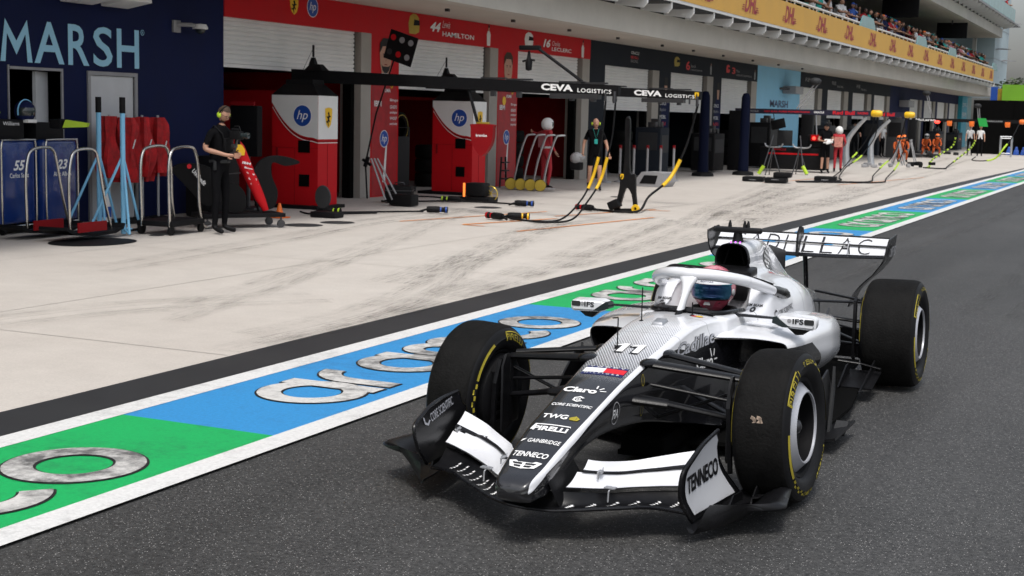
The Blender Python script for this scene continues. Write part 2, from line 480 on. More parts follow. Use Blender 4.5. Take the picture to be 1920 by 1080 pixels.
# ================================================================== ground
def sheet(name, x0, x1, y0, y1, z, m):
    bm = bmn(); v = [bm.verts.new(p) for p in ((x0, y0, z), (x1, y0, z), (x1, y1, z), (x0, y1, z))]; face(bm, v)
    return struct(name, bm, m)
sheet('ground', -900, 900, -300, 1500, -.012, 'asphalt')
bm = bmn()
pts = [(-5, -6.2), (4, -6.2), (6.6, -6.19), (9.4, -6.22), (14, -6.21), (21, -6.18), (30, -6.14), (45, -6.0), (60, -5.75), (90, -5.4), (130, -5)]
A = [bm.verts.new((x, y, -.004)) for y, x in pts]; B = [bm.verts.new((-60, y, -.004)) for y, x in pts]
for i in range(len(pts)-1): face(bm, (B[i], A[i], A[i+1], B[i+1]))
struct('pit_apron', bm, 'apron_concrete')
bm = bmn(); C2 = [bm.verts.new((x+.49, y, 0)) for y, x in pts]; D2 = [bm.verts.new((x, y, 0)) for y, x in pts]
for i in range(len(pts)-1): face(bm, (D2[i], C2[i], C2[i+1], D2[i+1]))
struct('drain_strip', bm, 'dark_strip')
def edge(y, x):   # the lane drifts slightly with distance
    return x + (.0 if y < 20 else (y-20)*(.0050 if x < -5 else .0048))
def strip(name, xa, xb, ys, z, m):
    bm = bmn(); a = [bm.verts.new((edge(y, xa), y, z)) for y in ys]; b_ = [bm.verts.new((edge(y, xb), y, z)) for y in ys]
    for i in range(len(ys)-1): face(bm, (a[i], b_[i], b_[i+1], a[i+1]))
    return struct(name, bm, m)
ys = list(np.linspace(-6, 126, 60))
strip('white_line_apron_side', -5.72, -5.53, ys, .004, 'paint_white')
strip('white_line_lane_side', -4.46, -4.28, ys, .004, 'paint_white')
cells = [(-5.2+5.85*i, .65+5.85*i) for i in range(0, 22)]
cells = [(.65+5.85*(i-1), .65+5.85*i) for i in range(0, 21)]
# glyphs in letter space: x along the lane, y across towards the wall, height .71
def glyph(ch, e):
    H_ = .71; T = .155
    if ch == 'a': return [ring_shape(.36, H_/2, .36+e, H_/2+e, T+2*e), poly_shape([[(.53-e, -e), (.685+e, -e), (.685+e, H_+e), (.53-e, H_+e)]])], .685
    if ch == 'r': return [poly_shape([[(-e, -e), (T+e, -e), (T+e, .40), (-e, .40)]]), ring_shape(.36, .36, .36+e, .35+e, T+2*e, a0=92, a1=185)], .46
    if ch == 'c': return [ring_shape(.36, H_/2, .36+e, H_/2+e, T+2*e, a0=42, a1=318)], .62
    if ch == 'o': return [ring_shape(.36, H_/2, .36+e, H_/2+e, T+2*e)], .72
    if ch == 'm':
        return [poly_shape([[(-e, -e), (T+e, -e), (T+e, .5), (-e, .5)]]), ring_shape(.27, .44, .27+e, .27+e, T+2*e, a0=0, a1=180),
                poly_shape([[(.385-e, -e), (.54+e, -e), (.54+e, .45), (.385-e, .45)]]), ring_shape(.655, .44, .27+e, .27+e, T+2*e, a0=0, a1=180),
                poly_shape([[(.77-e, -e), (.925+e, -e), (.925+e, .45), (.77-e, .45)]])], .925
def glyph_bm(bm, ch, e, y0, z):
    sh, w = glyph(ch, e)
    for k, (vs, fs) in enumerate(sh):
        V = [bm.verts.new((edge(y0, -4.59)-p[1], y0+p[0], z+k*.0006)) for p in vs]
        for f in fs: face(bm, [V[i] for i in f])
    return w
bo = bmn(); bl = bmn()
for i, (y0, y1) in enumerate(cells):
    strip('blue_paint' if i % 2 == 0 else 'green_paint', -5.54, -4.45, [y0, (y0+y1)/2, y1], .002, 'paint_blue' if i % 2 == 0 else 'paint_green')
    x = y0+.78
    for ch in 'aramco':
        w = glyph_bm(bo, ch, .014, x, .0055); glyph_bm(bl, ch, 0, x, .009); x += w+.055
struct('lane_lettering_outline', bo, 'paint_outline'); struct('lane_lettering', bl, 'paint_letter')
# cell 1 must be blue from 6.5 to 12.35
# orange box marks
bm = bmn()
def line(bm, p, q, w, z=.003):
    p, q = Vector((*p, z)), Vector((*q, z)); d = (q-p).normalized(); n = Vector((-d.y, d.x, 0))*w/2
    face(bm, [bm.verts.new(v) for v in (p-n, q-n, q+n, p+n)])
line(bm, (-11.54, 20.45), (-10.60, 24.4), .07); line(bm, (-10.43, 20.6), (-9.75, 22.9), .09); line(bm, (-10.43, 20.55), (-10.0, 20.5), .07, .0036)
line(bm, (-9.16, 19.95), (-8.47, 24.4), .07); line(bm, (-10.0, 23.4), (-9.2, 26.6), .07); line(bm, (-9.2, 26.2), (-8.8, 26.3), .07, .0036)
struct('orange_box_marks', bm, 'paint_orange')
bm = bmn(); line(bm, (-10.6, 40), (-9.9, 46), .07); line(bm, (-8.6, 40.6), (-7.5, 49), .06); struct('red_box_marks', bm, 'paint_orange')
# joints of the concrete slabs
bm = bmn()
for x in (-9.2, -12.2): line(bm, (x, -5), (x, 120), .012, -.001)
for y in np.arange(2.5, 110, 6.0): line(bm, (-6.25, y+.0), (-15.1, y), .012, -.0005)
struct('slab_joints', bm, mat('joint_line', (.40, .37, .34), .9))
# skid ribbons
def skid(pts, w, z):
    P = catm([(*p, 0) for p in pts], 8); bm = bmn(); uv = bm.loops.layers.uv.new('UVMap'); L_ = [];s = 0
    for i, p in enumerate(P):
        d = P[min(i+1, len(P)-1)]-P[max(i-1, 0)]; d = d/np.linalg.norm(d); n = np.array([-d[1], d[0], 0])*w/2
        if i: s += np.linalg.norm(P[i]-P[i-1])
        L_.append((bm.verts.new((p[0]-n[0], p[1]-n[1], z)), bm.verts.new((p[0]+n[0], p[1]+n[1], z)), s))
    for i in range(len(L_)-1):
        f = face(bm, (L_[i][0], L_[i][1], L_[i+1][1], L_[i+1][0]))
        if f:
            for lp, q in zip(f.loops, ((0, L_[i][2]), (1, L_[i][2]), (1, L_[i+1][2]), (0, L_[i+1][2]))): lp[uv].uv = q
    o = struct('tyre_mark', bm, 'skid_rubber'); o.visible_shadow = False
SK = [[(-7.6, 9.6), (-8.2, 12.0), (-9.0, 14.7), (-9.7, 17.1), (-10.7, 20.2), (-11.6, 23.5)], [(-6.25, 9.0), (-6.3, 10.8), (-6.8, 13.0), (-7.5, 15.1), (-8.2, 17.7), (-8.7, 19.6), (-9.2, 22.5)],
      [(-6.25, 11.0), (-6.3, 13.2), (-6.7, 16.4), (-7.3, 19.7), (-8.0, 24)], [(-6.4, 15.5), (-6.7, 18.5), (-7.2, 22.2), (-8.1, 29.3), (-9.2, 38.7)],
      [(-7.0, 22.5), (-7.9, 26.4), (-9.0, 33.4), (-10.0, 39.9)], [(-7.2, 25), (-7.8, 30.7), (-8.2, 36.2), (-8.8, 43.6)], [(-6.7, 28), (-6.9, 36), (-7.4, 46), (-8, 60)],
      [(-8.6, 8.2), (-8.4, 9.4), (-7.9, 10.5), (-7.2, 11.4)], [(-10.4, 12), (-11, 16.5), (-11.6, 20), (-11.7, 24)], [(-3.4, 16), (-3.2, 24), (-3.0, 34), (-3.4, 50)], [(-1.2, 14), (-1.0, 25), (-1.4, 45)], [(1.2, 9), (1.4, 20), (1.1, 45)]]
WIDE = [([(-7.0, 24.5), (-7.6, 28.5), (-8.5, 33), (-9.3, 37.5)], 1.3), ([(-6.8, 30), (-7.3, 35), (-8.0, 40)], 1.2), ([(-6.5, 18), (-6.6, 24), (-7.2, 31)], .9), ([(-7.4, 13), (-8.2, 17), (-9.4, 22)], .9), ([(-6.4, 40), (-6.6, 48), (-7, 60)], .9), ([(-6.35, 8.6), (-6.4, 12), (-6.8, 17)], .5)]
for i, p in enumerate(SK):
    skid(p, .34, .0105+i*.0004)
    skid([(x+.05, y) for x, y in p], .07, .0290+i*.0004); skid([(x-.12, y+.1) for x, y in p], .05, .0350+i*.0004)
    skid([(x-.42 if x < -5 else x-.5, y+.3) for x, y in p], .30, .0162+i*.0004)
for i, (p, w_) in enumerate(WIDE): skid(p, w_, .0050+i*.0005)

# ================================================================== pit building
BX = -15.2
bld = thing('pit_building', 'long concrete pit building with painted garage fronts under a spectator terrace', 'building', (BX, 60, 0))
_cnt = {}
def part(name, bm, m, par=None, smooth=False, **k):
    return obj(name, bm, m, par or bld, smooth=smooth, **k) if par not in (None, bld) else _rel(name, bm, m, bld, smooth)
def _rel(name, bm, m, par, smooth):
    for v in bm.verts: v.co -= Vector(par.location)
    return obj(name, bm, m, par, smooth=smooth)
def P(name, m, *boxes, bev=0):
    for q in boxes:
        bm = bmn(); bx(bm, *q, bev=bev); o = _rel(name, bm, m, bld, False)
    return o
OFF = Vector(bld.location)
def blet(shape, y, z, m, par=None, off=.012, x=BX, name='lettering'):
    return put(par or bld, shape, Vector((x, y, z))-OFF, (0, 1, 0), (0, 0, 1), m, name=name, off=off)
XI = -23.0  # back of the garages
# navy block with doors (openings 15.49-16.54 and 17.17-18.2)
P('wall', 'navy', (BX-.3, BX, -6, 15.49, 0, 3.95), (BX-.3, BX, 15.49, 16.54, 2.29, 3.95), (BX-.3, BX, 16.54, 17.17, 0, 3.95), (BX-.3, BX, 17.17, 18.2, 2.26, 3.95), (BX-.3, BX, 18.2, 20.58, 0, 3.95))
dbm = bmn(); bx(dbm, BX-.25, BX+.02, 15.465, 15.49, 0, 2.35); bx(dbm, BX-.25, BX+.03, 16.54, 16.57, 0, 2.33); bx(dbm, BX-.25, BX+.03, 15.49, 16.54, 2.29, 2.33)
_rel('door_frame', dbm, 'grey', bld, False)
dbm = bmn(); bx(dbm, BX-.25, BX+.03, 17.11, 17.17, 0, 2.32); bx(dbm, BX-.25, BX+.03, 18.2, 18.26, 0, 2.32); bx(dbm, BX-.25, BX+.03, 17.17, 18.2, 2.26, 2.32)
_rel('door_frame', dbm, 'grey', bld, False)
dbm = bmn(); bx(dbm, BX-.06, BX-.01, 17.175, 18.195, .01, 2.255, bev=.004); d_ = _rel('door', dbm, 'door_white', bld, False)
dbm = bmn(); bx(dbm, BX-.01, BX+.02, 18.02, 18.12, 1.0, 1.04); tube(dbm, [(BX+.02, 18.07, 1.02), (BX+.03, 18.0, 1.02)], .012); 
for v in dbm.verts: v.co -= OFF
obj('handle', dbm, 'chrome', d_)
dbm = bmn(); box(dbm, (BX-.20, 16.33, 1.14), (.05, .44, 2.27), Matrix.Rotation(R(20), 3, 'Z')); d_ = _rel('door', dbm, 'door_white', bld, False)
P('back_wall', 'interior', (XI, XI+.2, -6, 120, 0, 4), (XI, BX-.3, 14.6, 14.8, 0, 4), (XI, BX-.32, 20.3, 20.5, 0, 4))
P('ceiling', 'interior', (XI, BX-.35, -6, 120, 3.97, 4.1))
blet(poly_shape([[(0, 0), (.10, 0), (.135, .40), (.10, .61)], [(.10, .61), (.135, .40), (.315, .12), (.315, .235)][:0] or [(.10, .61), (.135, .40), (.315, .10), (.315, .30)], [(.53, .61), (.315, .30), (.315, .10), (.495, .40)], [(.63, 0), (.53, .61), (.495, .40), (.53, 0)]]), 15.33, 2.395, 'marsh_text')
for i, (y, s_) in enumerate([(16.00, 'A'), (16.70, 'R'), (17.25, 'S'), (17.79, 'H')]):
    w_ = [.62, .46, .44, .53][i]; lb = blet(flat_shape(s_, w_, .61, bold=.006 if s_ == 'M' else .014), y, 2.395, 'marsh_text')
blet(ring_shape(.045, .045, .045, .045, .009, n=20), 18.36, 2.93, 'marsh_text'); blet(flat_shape('R', .035, .045), 18.388, 2.952, 'marsh_text')

# garage bays: (opening y0,y1, shutter bottom z, pillar y0,y1)
bays = [(20.62, 25.10, 2.58), (26.80, 31.10, 2.35), (32.90, 37.08, 2.40), (39.0, 43.0, 2.05), (45.0, 48.75, 2.05), (50.8, 54.6, 2.05),
        (62.9, 66.2, 2.0), (68.5, 72.0, 2.0), (74.4, 77.9, 2.0), (80.2, 83.8, 2.0), (92.0, 95.6, 2.0), (97.7, 101.4, 2.0), (103.5, 107.4, 2.0), (109.4, 113.0, 2.0)]
pill = [(25.24, 25.64), (31.29, 31.74), (37.25, 37.79), (43.2, 43.83), (49.05, 49.77), (54.9, 55.7), (66.5, 67.3), (72.3, 73.3), (78.3, 79.4), (84.1, 85.0), (95.9, 96.8), (101.7, 102.6), (107.7, 108.6), (113.2, 114.0)]
for (y0, y1, zb), (p0, p1) in zip(bays, pill):
    zt = 3.41 if y0 < 38 else 3.30
    bm = bmn(); prof = []; z = zb
    while z < zt+.02:
        prof += [(0, z), (.022, z+.016), (.022, z+.062), (0, z+.072)]; z += .085
    for i in range(len(prof)-1):
        (a, z0), (b_, z1) = prof[i], prof[i+1]
        face(bm, [bm.verts.new(q) for q in ((BX-.12+a, y0, z0), (BX-.12+a, y1+.02, z0), (BX-.12+b_, y1+.02, z1), (BX-.12+b_, y0, z1))])
    bx(bm, BX-.14, BX-.09, y0, y1+.02, zb-.06, zb)
    _rel('shutter', bm, 'white_wall', bld, False)
    P('jamb_shadow', 'black_matt', (BX-.35, BX-.16, y1, p0, 0, zt))  # black strip standing in for the jamb's shadow between opening and pillar
    P('pillar', 'pillar', (BX-.5, BX-.003, p0, p1, 0, zt))
# posters / wall panels between bays
P('poster_panel', 'red', (BX-.4, BX, 25.64, 26.80, 0, 3.41)); P('poster_panel', 'red', (BX-.4, BX, 31.74, 32.90, 0, 3.41))
P('wall', 'charcoal', (BX-.4, BX, 37.79, 39.0, 0, 3.36), (BX-.4, BX, 43.83, 45.0, 0, 3.3), (BX-.4, BX, 49.77, 50.8, 0, 3.3))
P('wall', 'charcoal', (BX-.4, BX, 67.3, 68.5, 0, 3.3), (BX-.4, BX, 73.3, 74.4, 0, 3.3), (BX-.4, BX, 79.4, 80.2, 0, 3.3))
P('wall', 'navy', (BX-.4, BX, 85.0, 92.0, 0, 3.95), (BX-.4, BX, 96.8, 97.7, 0, 3.3), (BX-.4, BX, 102.6, 103.5, 0, 3.3), (BX-.4, BX, 108.6, 109.4, 0, 3.3))
P('wall', 'sky_blue', (BX-.4, BX, 55.7, 62.9, 0, 3.95))
P('fascia_band', 'red', (BX-.4, BX+.004, 20.60, 37.80, 3.395, 3.945))
P('fascia_band', 'charcoal', (BX-.4, BX+.004, 37.805, 55.7, 3.29, 3.945)); P('fascia_band', 'charcoal', (BX-.4, BX+.004, 62.9, 84.98, 3.29, 3.945))
P('fascia_band', 'navy', (BX-.4, BX+.004, 92.0, 114.0, 3.29, 3.945))
P('end_panel', 'wall_teal', (BX-.4, BX+.3, 114.0, 117.0, 0, 3.94)); P('end_panel', 'glass_teal', (BX-.4, BX+.3, 117.0, 119.5, 0, 3.94))
blet(flat_shape('CRYPTO', 2.4, .3), 114.3, 3.1, 'decal_white', x=BX+.3); blet(flat_shape('MIAMI', 2.2, .4), 114.3, 2.3, 'decal_white', x=BX+.3)
# inner partitions
P('partition_wall', 'red', (-18.6, -15.35, 23.05, 23.15, 0, 2.15), (-21, -16.2, 26.7, 26.8, 0, 2.6), (-21, -16.0, 21.2, 21.3, 0, 2.15))
P('partition_wall', 'red_dark', (-19.0, -16.0, 32.6, 32.7, 0, 2.1), (-21, -15.75, 38.35, 38.45, 0, 2.3))
P('partition_wall', 'red_dark', (-19.1, -19.0, 20.6, 38, 0, 2.2))
P('partition_wall', 'charcoal', (-21, -15.6, 44.3, 44.4, 0, 3), (-21, -15.6, 50.2, 50.3, 0, 3), (-21, -15.6, 59, 59.1, 0, 3), (-21, -15.6, 67.9, 68, 0, 3), (-21, -15.6, 74, 74.1, 0, 3), (-21, -15.6, 80, 80.1, 0, 3), (-21, -15.6, 97, 97.1, 0, 3), (-21, -15.6, 103, 103.1, 0, 3), (-21, -15.6, 109, 109.1, 0, 3))
P('light_strip', 'lamp_warm', (-17.2, -17.14, 33.3, 36.4, 2.02, 2.05)); P('light_strip', 'lamp_warm', (-18.2, -18.16, 27.6, 29.2, 2.2, 2.22))
# emblems and writing on the band
def disc(r, n=28): return poly_shape([[(r+r*math.cos(2*math.pi*k/n), r+r*math.sin(2*math.pi*k/n)) for k in range(n)]])
SHIELD = [(0, .95), (.5, 1), (1, .95), (.98, .5), (.82, .18), (.5, 0), (.18, .18), (.02, .5)]
HORSE = [(.42, .10), (.50, .14), (.46, .30), (.52, .38), (.66, .30), (.70, .36), (.58, .46), (.60, .56), (.78, .60), (.76, .66), (.62, .66), (.60, .78), (.52, .88), (.42, .84), (.34, .74), (.42, .74), (.44, .66), (.34, .60), (.24, .66), (.22, .58), (.36, .50), (.32, .40), (.22, .36), (.14, .44), (.16, .30), (.30, .30), (.38, .22)]
def sc(poly, w, h): return poly_shape([[(x*w, y*h) for x, y in poly]])
def shield(par, o, u, v, w, h, off=.004):
    u, v = Vector(u), Vector(v); o = Vector(o)
    put(par, sc(SHIELD, w, h), o, u, v, 'yellow', name='emblem', off=off)
    put(par, sc(HORSE, w, h*.92), o, u, v, 'black', name='emblem', off=off+.002)
def hp(par, o, u, v, r, off=.004):
    u, v = Vector(u), Vector(v); o = Vector(o)
    put(par, disc(r*1.08), o-u*r*.08-v*r*.08, u, v, 'decal_white', name='emblem', off=off)
    put(par, disc(r), o, u, v, 'hp_blue', name='emblem', off=off+.002)
    put(par, flat_shape('hp', r*1.25, r*1.15, bold=.0, shear=.3), o+u*r*.38+v*r*.38, u, v, 'decal_white', off=off+.004)
yz = ((0, 1, 0), (0, 0, 1))
shield(bld, Vector((BX+.004, 22.63, 3.57))-OFF, *yz, .28, .34); hp(bld, Vector((BX+.004, 23.22, 3.58))-OFF, *yz, .18)
def bt(s, y0, y1, z0, z1, m='decal_white', **k): return blet(flat_shape(s, y1-y0, z1-z0, **k), y0, z0, m, x=BX+.004)
bt('44', 28.16, 28.66, 3.60, 3.81, bold=.04, shear=.3); bt('Lewis', 28.74, 29.12, 3.71, 3.87, shear=.4, bold=-.01); bt('HAMILTON', 28.75, 30.35, 3.52, 3.63, bold=.012)
bt('16', 34.42, 34.90, 3.57, 3.79, bold=.04, shear=.3); bt('Charles', 35.02, 35.55, 3.64, 3.76, shear=.4, bold=-.01); bt('LECLERC', 35.0, 36.35, 3.50, 3.60, bold=.012)
bt('ORACLE', 41.1, 41.82, 3.70, 3.79); bt('RED BULL', 41.08, 41.76, 3.57, 3.65, 'decal_red', bold=.02); bt('RACING', 41.1, 41.7, 3.45, 3.54, 'grey')
bt('6', 46.5, 46.95, 3.42, 3.73, 'decal_red', bold=.03); bt('Isack', 47.05, 47.6, 3.53, 3.63, 'grey'); bt('HADJAR', 47.05, 48.37, 3.40, 3.475, 'grey')
bt('3', 52.05, 52.5, 3.48, 3.72, 'decal_red', bold=.03); bt('Max', 52.6, 53.1, 3.56, 3.66, 'grey'); bt('VERSTAPPEN', 52.6, 54.77, 3.42, 3.49, 'grey')
for y in (63.8, 69.3, 75.2): bt('RB', y, y+.9, 3.55, 3.72, 'grey'); bt('RACING', y+1.2, y+2.6, 3.45, 3.55, 'grey')
# helmets and small driver pictures painted on the band
def helm(y, z, w, h, m, par=None, x=BX+.004):
    pl = [(.08, .0), (.62, .0), (.95, .12), (1, .5), (.93, .8), (.7, .97), (.4, 1), (.12, .85), (0, .5)]
    blet(sc(pl, w, h), y, z, m, x=x, off=.006, name='painted_helmet'); blet(sc([(.45, .42), (1, .45), (.98, .68), (.5, .72)], w, h), y, z, 'black', x=x, off=.009, name='painted_helmet')
helm(27.18, 3.49, .5, .44, 'gold'); helm(33.25, 3.53, .55, .37, 'white_wall'); helm(45.25, 3.5, .6, .32, 'gold'); helm(51.3, 3.5, .5, .3, 'decal_red')
def figure(y, z, h, suit, par=None, x=BX+.004):
    w = h*.42
    blet(sc([(.1, 0), (.9, 0), (1, .55), (.72, .72), (.28, .72), (0, .55)], w, h), y, z, suit, x=x, off=.006, name='painted_driver')
    blet(sc([(.38, .68), (.62, .68), (.68, .86), (.6, .96), (.4, .96), (.32, .86)], w, h), y, z, 'skin', x=x, off=.009, name='painted_driver')
    blet(sc([(.3, .86), (.7, .86), (.66, 1.0), (.34, 1.0)], w, h), y, z, 'hair_black', x=x, off=.012, name='painted_driver')
figure(31.05, 3.43, .5, 'white_wall'); figure(37.1, 3.42, .48, 'white_wall'); figure(49.3, 3.36, .45, 'grey'); figure(55.2, 3.36, .42, 'grey')
# tall driver posters
def poster(y0, hair, beard):
    B_ = lambda pl, m, o: blet(poly_shape([[(x, z) for x, z in pl]]), y0, 0, m, x=BX, off=o, name='poster_print')
    B_([(.06, .02), (1.1, .02), (1.12, 1.1), (1.1, 2.2), (.95, 2.45), (.72, 2.62), (.45, 2.62), (.2, 2.5), (.03, 2.3), (.04, 1.2)], mat('poster_suit', (.36, .01, .015), .5, var=.35, vscale=5), .004)
    B_([(.50, .3), (.62, .3), (.70, 1.3), (.66, 1.32)], 'white_wall', .007)
    B_([(.38, 2.45), (.78, 2.45), (.72, 2.72), (.45, 2.72)], 'white_wall', .007)
    B_([(.42, 2.60), (.72, 2.60), (.80, 2.8), (.82, 3.05), (.76, 3.22), (.58, 3.28), (.40, 3.22), (.33, 3.05), (.35, 2.8)], 'skin', .010)
    B_([(.32, 3.02), (.36, 3.05), (.45, 3.16), (.72, 3.16), (.80, 3.02), (.83, 3.05), (.82, 3.22), (.70, 3.33), (.46, 3.33), (.33, 3.22)], hair, .013)
    for a in (.45, .63): B_([(a, 2.985), (a+.09, 2.985), (a+.09, 3.005), (a, 3.005)], 'hair_black', .0125)
    for a in (.47, .65): B_([(a, 2.955), (a+.05, 2.955), (a+.05, 2.972), (a, 2.972)], 'hair_black', .0125)
    B_([(.56, 2.85), (.61, 2.85), (.59, 2.95)], 'skin_tan', .0125); B_([(.51, 2.77), (.65, 2.77), (.63, 2.79), (.53, 2.79)], 'red_dark', .0135)
    if beard: B_([(.40, 2.78), (.44, 2.66), (.52, 2.6), (.64, 2.6), (.72, 2.66), (.78, 2.78), (.7, 2.74), (.46, 2.74)], 'hair_black', .0125)
    hp(bld, Vector((BX, y0+.38, 1.05))-OFF, *yz, .17, .01); shield(bld, Vector((BX, y0+.78, 2.28))-OFF, *yz, .13, .17, .01)
    for k, (s, z, w) in enumerate([('Bingo', 2.0, .34), ('GENESYS', 1.86, .3), ('ambipar', 1.74, .32), ('WHOOP', 1.62, .3), ('perplexity', 1.5, .32)]):
        blet(flat_shape(s, w, .07, bold=.01), y0+.78, z, 'decal_white', x=BX, off=.011)
    blet(flat_shape('IBM', .3, .12, bold=.02), y0+.12, 1.9, 'decal_white', x=BX, off=.011)
    blet(flat_shape('PUMA', .3, .08, bold=.02), y0+.5, 2.2, 'decal_white', x=BX, off=.011)
poster(25.64, 'hair_black', True); poster(31.74, 'hair_brown', False)
put(bld, sc([(0, .45), (.15, .85), (.5, 1), (.85, .85), (1, .45), (.78, 0), (.22, 0)], .22, .22), Vector((BX, 32.0, 2.02))-OFF, *yz, 'yellow', name='emblem', off=.012)
figure(44.1, 1.2, 1.9, 'navy', x=BX); figure(50.0, 1.2, 1.9, 'navy', x=BX)
for y0 in (43.95, 49.9):
    for k, (s, mm) in enumerate([('ORACLE', 'decal_white'), ('Bybit', 'grey'), ('MOBIL', 'decal_white'), ('RedBull', 'decal_red'), ('RAUCH', 'decal_white')]): blet(flat_shape(s, .6, .12), y0, 2.2-k*.22, mm, x=BX, off=.02)
lb = blet(flat_shape('MARSH', 3.0, .30, bold=.02), 57.8, 2.32, 'decal_navy')
# concrete eaves, ledge, brackets, board, terrace
YE = 116.0
P('soffit', 'concrete_soffit', (BX-.4, -12.9, -8, YE, 3.95, 4.07))
P('ledge', 'concrete_wall', (-13.25, -12.88, -8, YE, 3.95, 4.60), (BX-.4, -13.25, YE-.3, YE, 3.951, 4.6))
P('terrace_floor', 'grey_dark', (-18, -12.05, -8, 112, 4.74, 4.80), bev=0)
y = 0.0
bm = bmn()
if True:
    prism(bm, [(0, .02), (.75, -.06), (.86, .06), (.86, .26), (0, .26)], (-12.88, y+.04, 4.56), (1, 0, 0), (0, 0, 1), .07)
    for k in range(3): lathe(bm, [(0.001, -.012), (.016, -.012), (.016, 0)], (-12.78+.1*k, y-.032, 4.62), 'y', 8)
br = _rel('bracket', bm, 'white_wall', bld, False); br.location.y = 13
for y in np.arange(14.872, 110, 1.872): b2_ = br.copy(); COL.objects.link(b2_); b2_.location.y = y
P('edge_beam', 'white_wall', (-12.12, -12.0, -8, 107.3, 4.79, 4.87))
P('terrace_board', mat('board_yellow', (.64, .36, .07), .6, var=.06, vscale=1), (-12.06, -11.99, -8, 107.3, 4.872, 5.72))
dh = mat('board_red', (.33, .03, .05), .6)
for k in range(-4, 14):
    y = 41.85+4.845*k
    sh = [flat_shape('DHL', 1.35, .56, bold=.03, shear=.35)]
    for j in range(3):
        a, b2 = .0+j*.04, .05+j*.065
        sh.append(poly_shape([[(-.32+a, b2), (-.04+a*.3, b2), (-.03+a*.3, b2+.03), (-.3+a, b2+.03)]])); sh.append(poly_shape([[(1.22, b2), (1.60-a, b2), (1.60-a, b2+.03), (1.22, b2+.03)]]))
    if y > 28: blet(join_shapes(sh), y+.3, 5.03, dh, x=-11.99, off=.01)
bm = bmn()
rails = [(20, 59.6), (63.6, 73.6), (77.8, 85.0), (88.8, 107.0)]
for a, b_ in rails:
    tube(bm, [(-12.08, a, 5.86), (-12.08, b_, 5.86)], .045, 6)
    y = a
    while y <= b_: tube(bm, [(-12.08, y, 5.70), (-12.08, y, 5.86)], .03, 6); y += 1.1
_rel('railing', bm, 'white_wall', bld, True)
for y in (61.5, 75.8, 87.0, 108.6):
    bm = bmn(); prism(bm, [(-1.8, 0), (1.8, 0), (1.1, .52), (-1.1, .52)], (-12.12, y, 5.70), (0, 1, 0), (0, 0, 1), .05); _rel('glass_panel', bm, 'glass_teal', bld, False)
P('terrace_back_wall', 'grey_dark', (-17.9, -17.7, -8, 116, 4.8, 8.5))
P('terrace_window', 'glass_dark', *[(-17.7, -17.66, y, y+4.2, 4.9, 7.6) for y in range(40, 112, 5)])
P('terrace_column', 'white_wall', (-17.0, -16.5, 108.4, 109.0, 4.8, 8.5), (-14.6, -14.3, 115.3, 115.6, 4.6, 8.5))
P('upper_soffit', 'concrete_soffit', (-17.9, -12.7, -8, YE-1, 8.40, 8.52)); P('upper_ledge', 'concrete_wall', (-12.72, -12.4, -8, YE-1, 8.40, 9.05))
bm = bmn(); prism(bm, [(0, .02), (.75, .2), (.86, .3), (.86, .42), (0, .42)], (-12.4, .04, 9.0), (1, 0, 0), (0, 0, 1), .07)
br = _rel('bracket', bm, 'white_wall', bld, False); br.location.y = 70
for y in np.arange(71.872, 116, 1.872): b2_ = br.copy(); COL.objects.link(b2_); b2_.location.y = y
P('upper_floor', 'grey', (-17.9, -11.5, -8, 119, 9.42, 9.52)); P('upper_board', 'glass_teal', (-11.56, -11.5, -8, 114.5, 9.54, 10.45))
P('upper_back_wall', 'grey_dark', (-17.9, -17.7, -8, 116, 9.5, 13)); P('roof_slab', 'concrete_soffit', (-18, -11.6, -8, 118, 13, 13.6))
P('end_block', mat('cladding', (.40, .50, .54), .4, var=.12, vscale=.5), (-17.9, -13.05, 116.3, 126, 4.0, 14))
P('end_block_joint', 'grey', (-15.2, -13.03, 116.28, 126.02, 6.9, 6.93), (-15.2, -13.03, 116.28, 126.02, 9.3, 9.33), (-15.2, -13.03, 116.28, 126.02, 11.6, 11.63))
for z, y in ((6.9, 121.5), (10.0, 124.0), (7.6, 117)):
    bm = bmn()
    for j in range(7): prism(bm, [(0, 0), (1.15-.12*j, 0), (1.15-.12*j, .05), (0, .05)], (-13.04, y+.22*j, z+.02*j), (1, 0, 0), (0, 0, 1), .1)
    prism(bm, [(0, 0), (1.2, 0), (0, .7)], (-13.05, y-.15, z+.07), (1, 0, 0), (0, 1, 0), .06) if False else None
    _rel('sun_louvre', bm, 'grey', bld, False)
P('ceiling_spotlight', 'dark_metal', *[(-13.9-.13*k*.2, -13.82-.13*k*.2, y, y+.08, 3.89, 3.95) for k, y in enumerate([26.4, 29.7, 33.1, 36.6, 40.4, 43.5, 46.9, 50.7, 54.5, 58.5])])
# hanging screens on the terrace (each its own thing)
for y, s in ((76.5, 'first from the near end'), (95.5, 'nearest the far end of the building')):
    t_ = thing('hanging_screen', 'black flat screen hanging from the terrace ceiling, '+s, 'screen', (-13.4, y, 7.75), 0, 'screens under the terrace ceiling')
    bm = bmn(); box(bm, (0, 0, 0), (1.9, .12, 1.0), Matrix.Rotation(R(-6), 3, 'X'), bev=.02); obj('screen', bm, 'black', t_, smooth=False)
    bm = bmn(); tube(bm, [(0, 0, .4), (0, 0, .66)], .05); obj('mount', bm, 'dark_metal', t_)
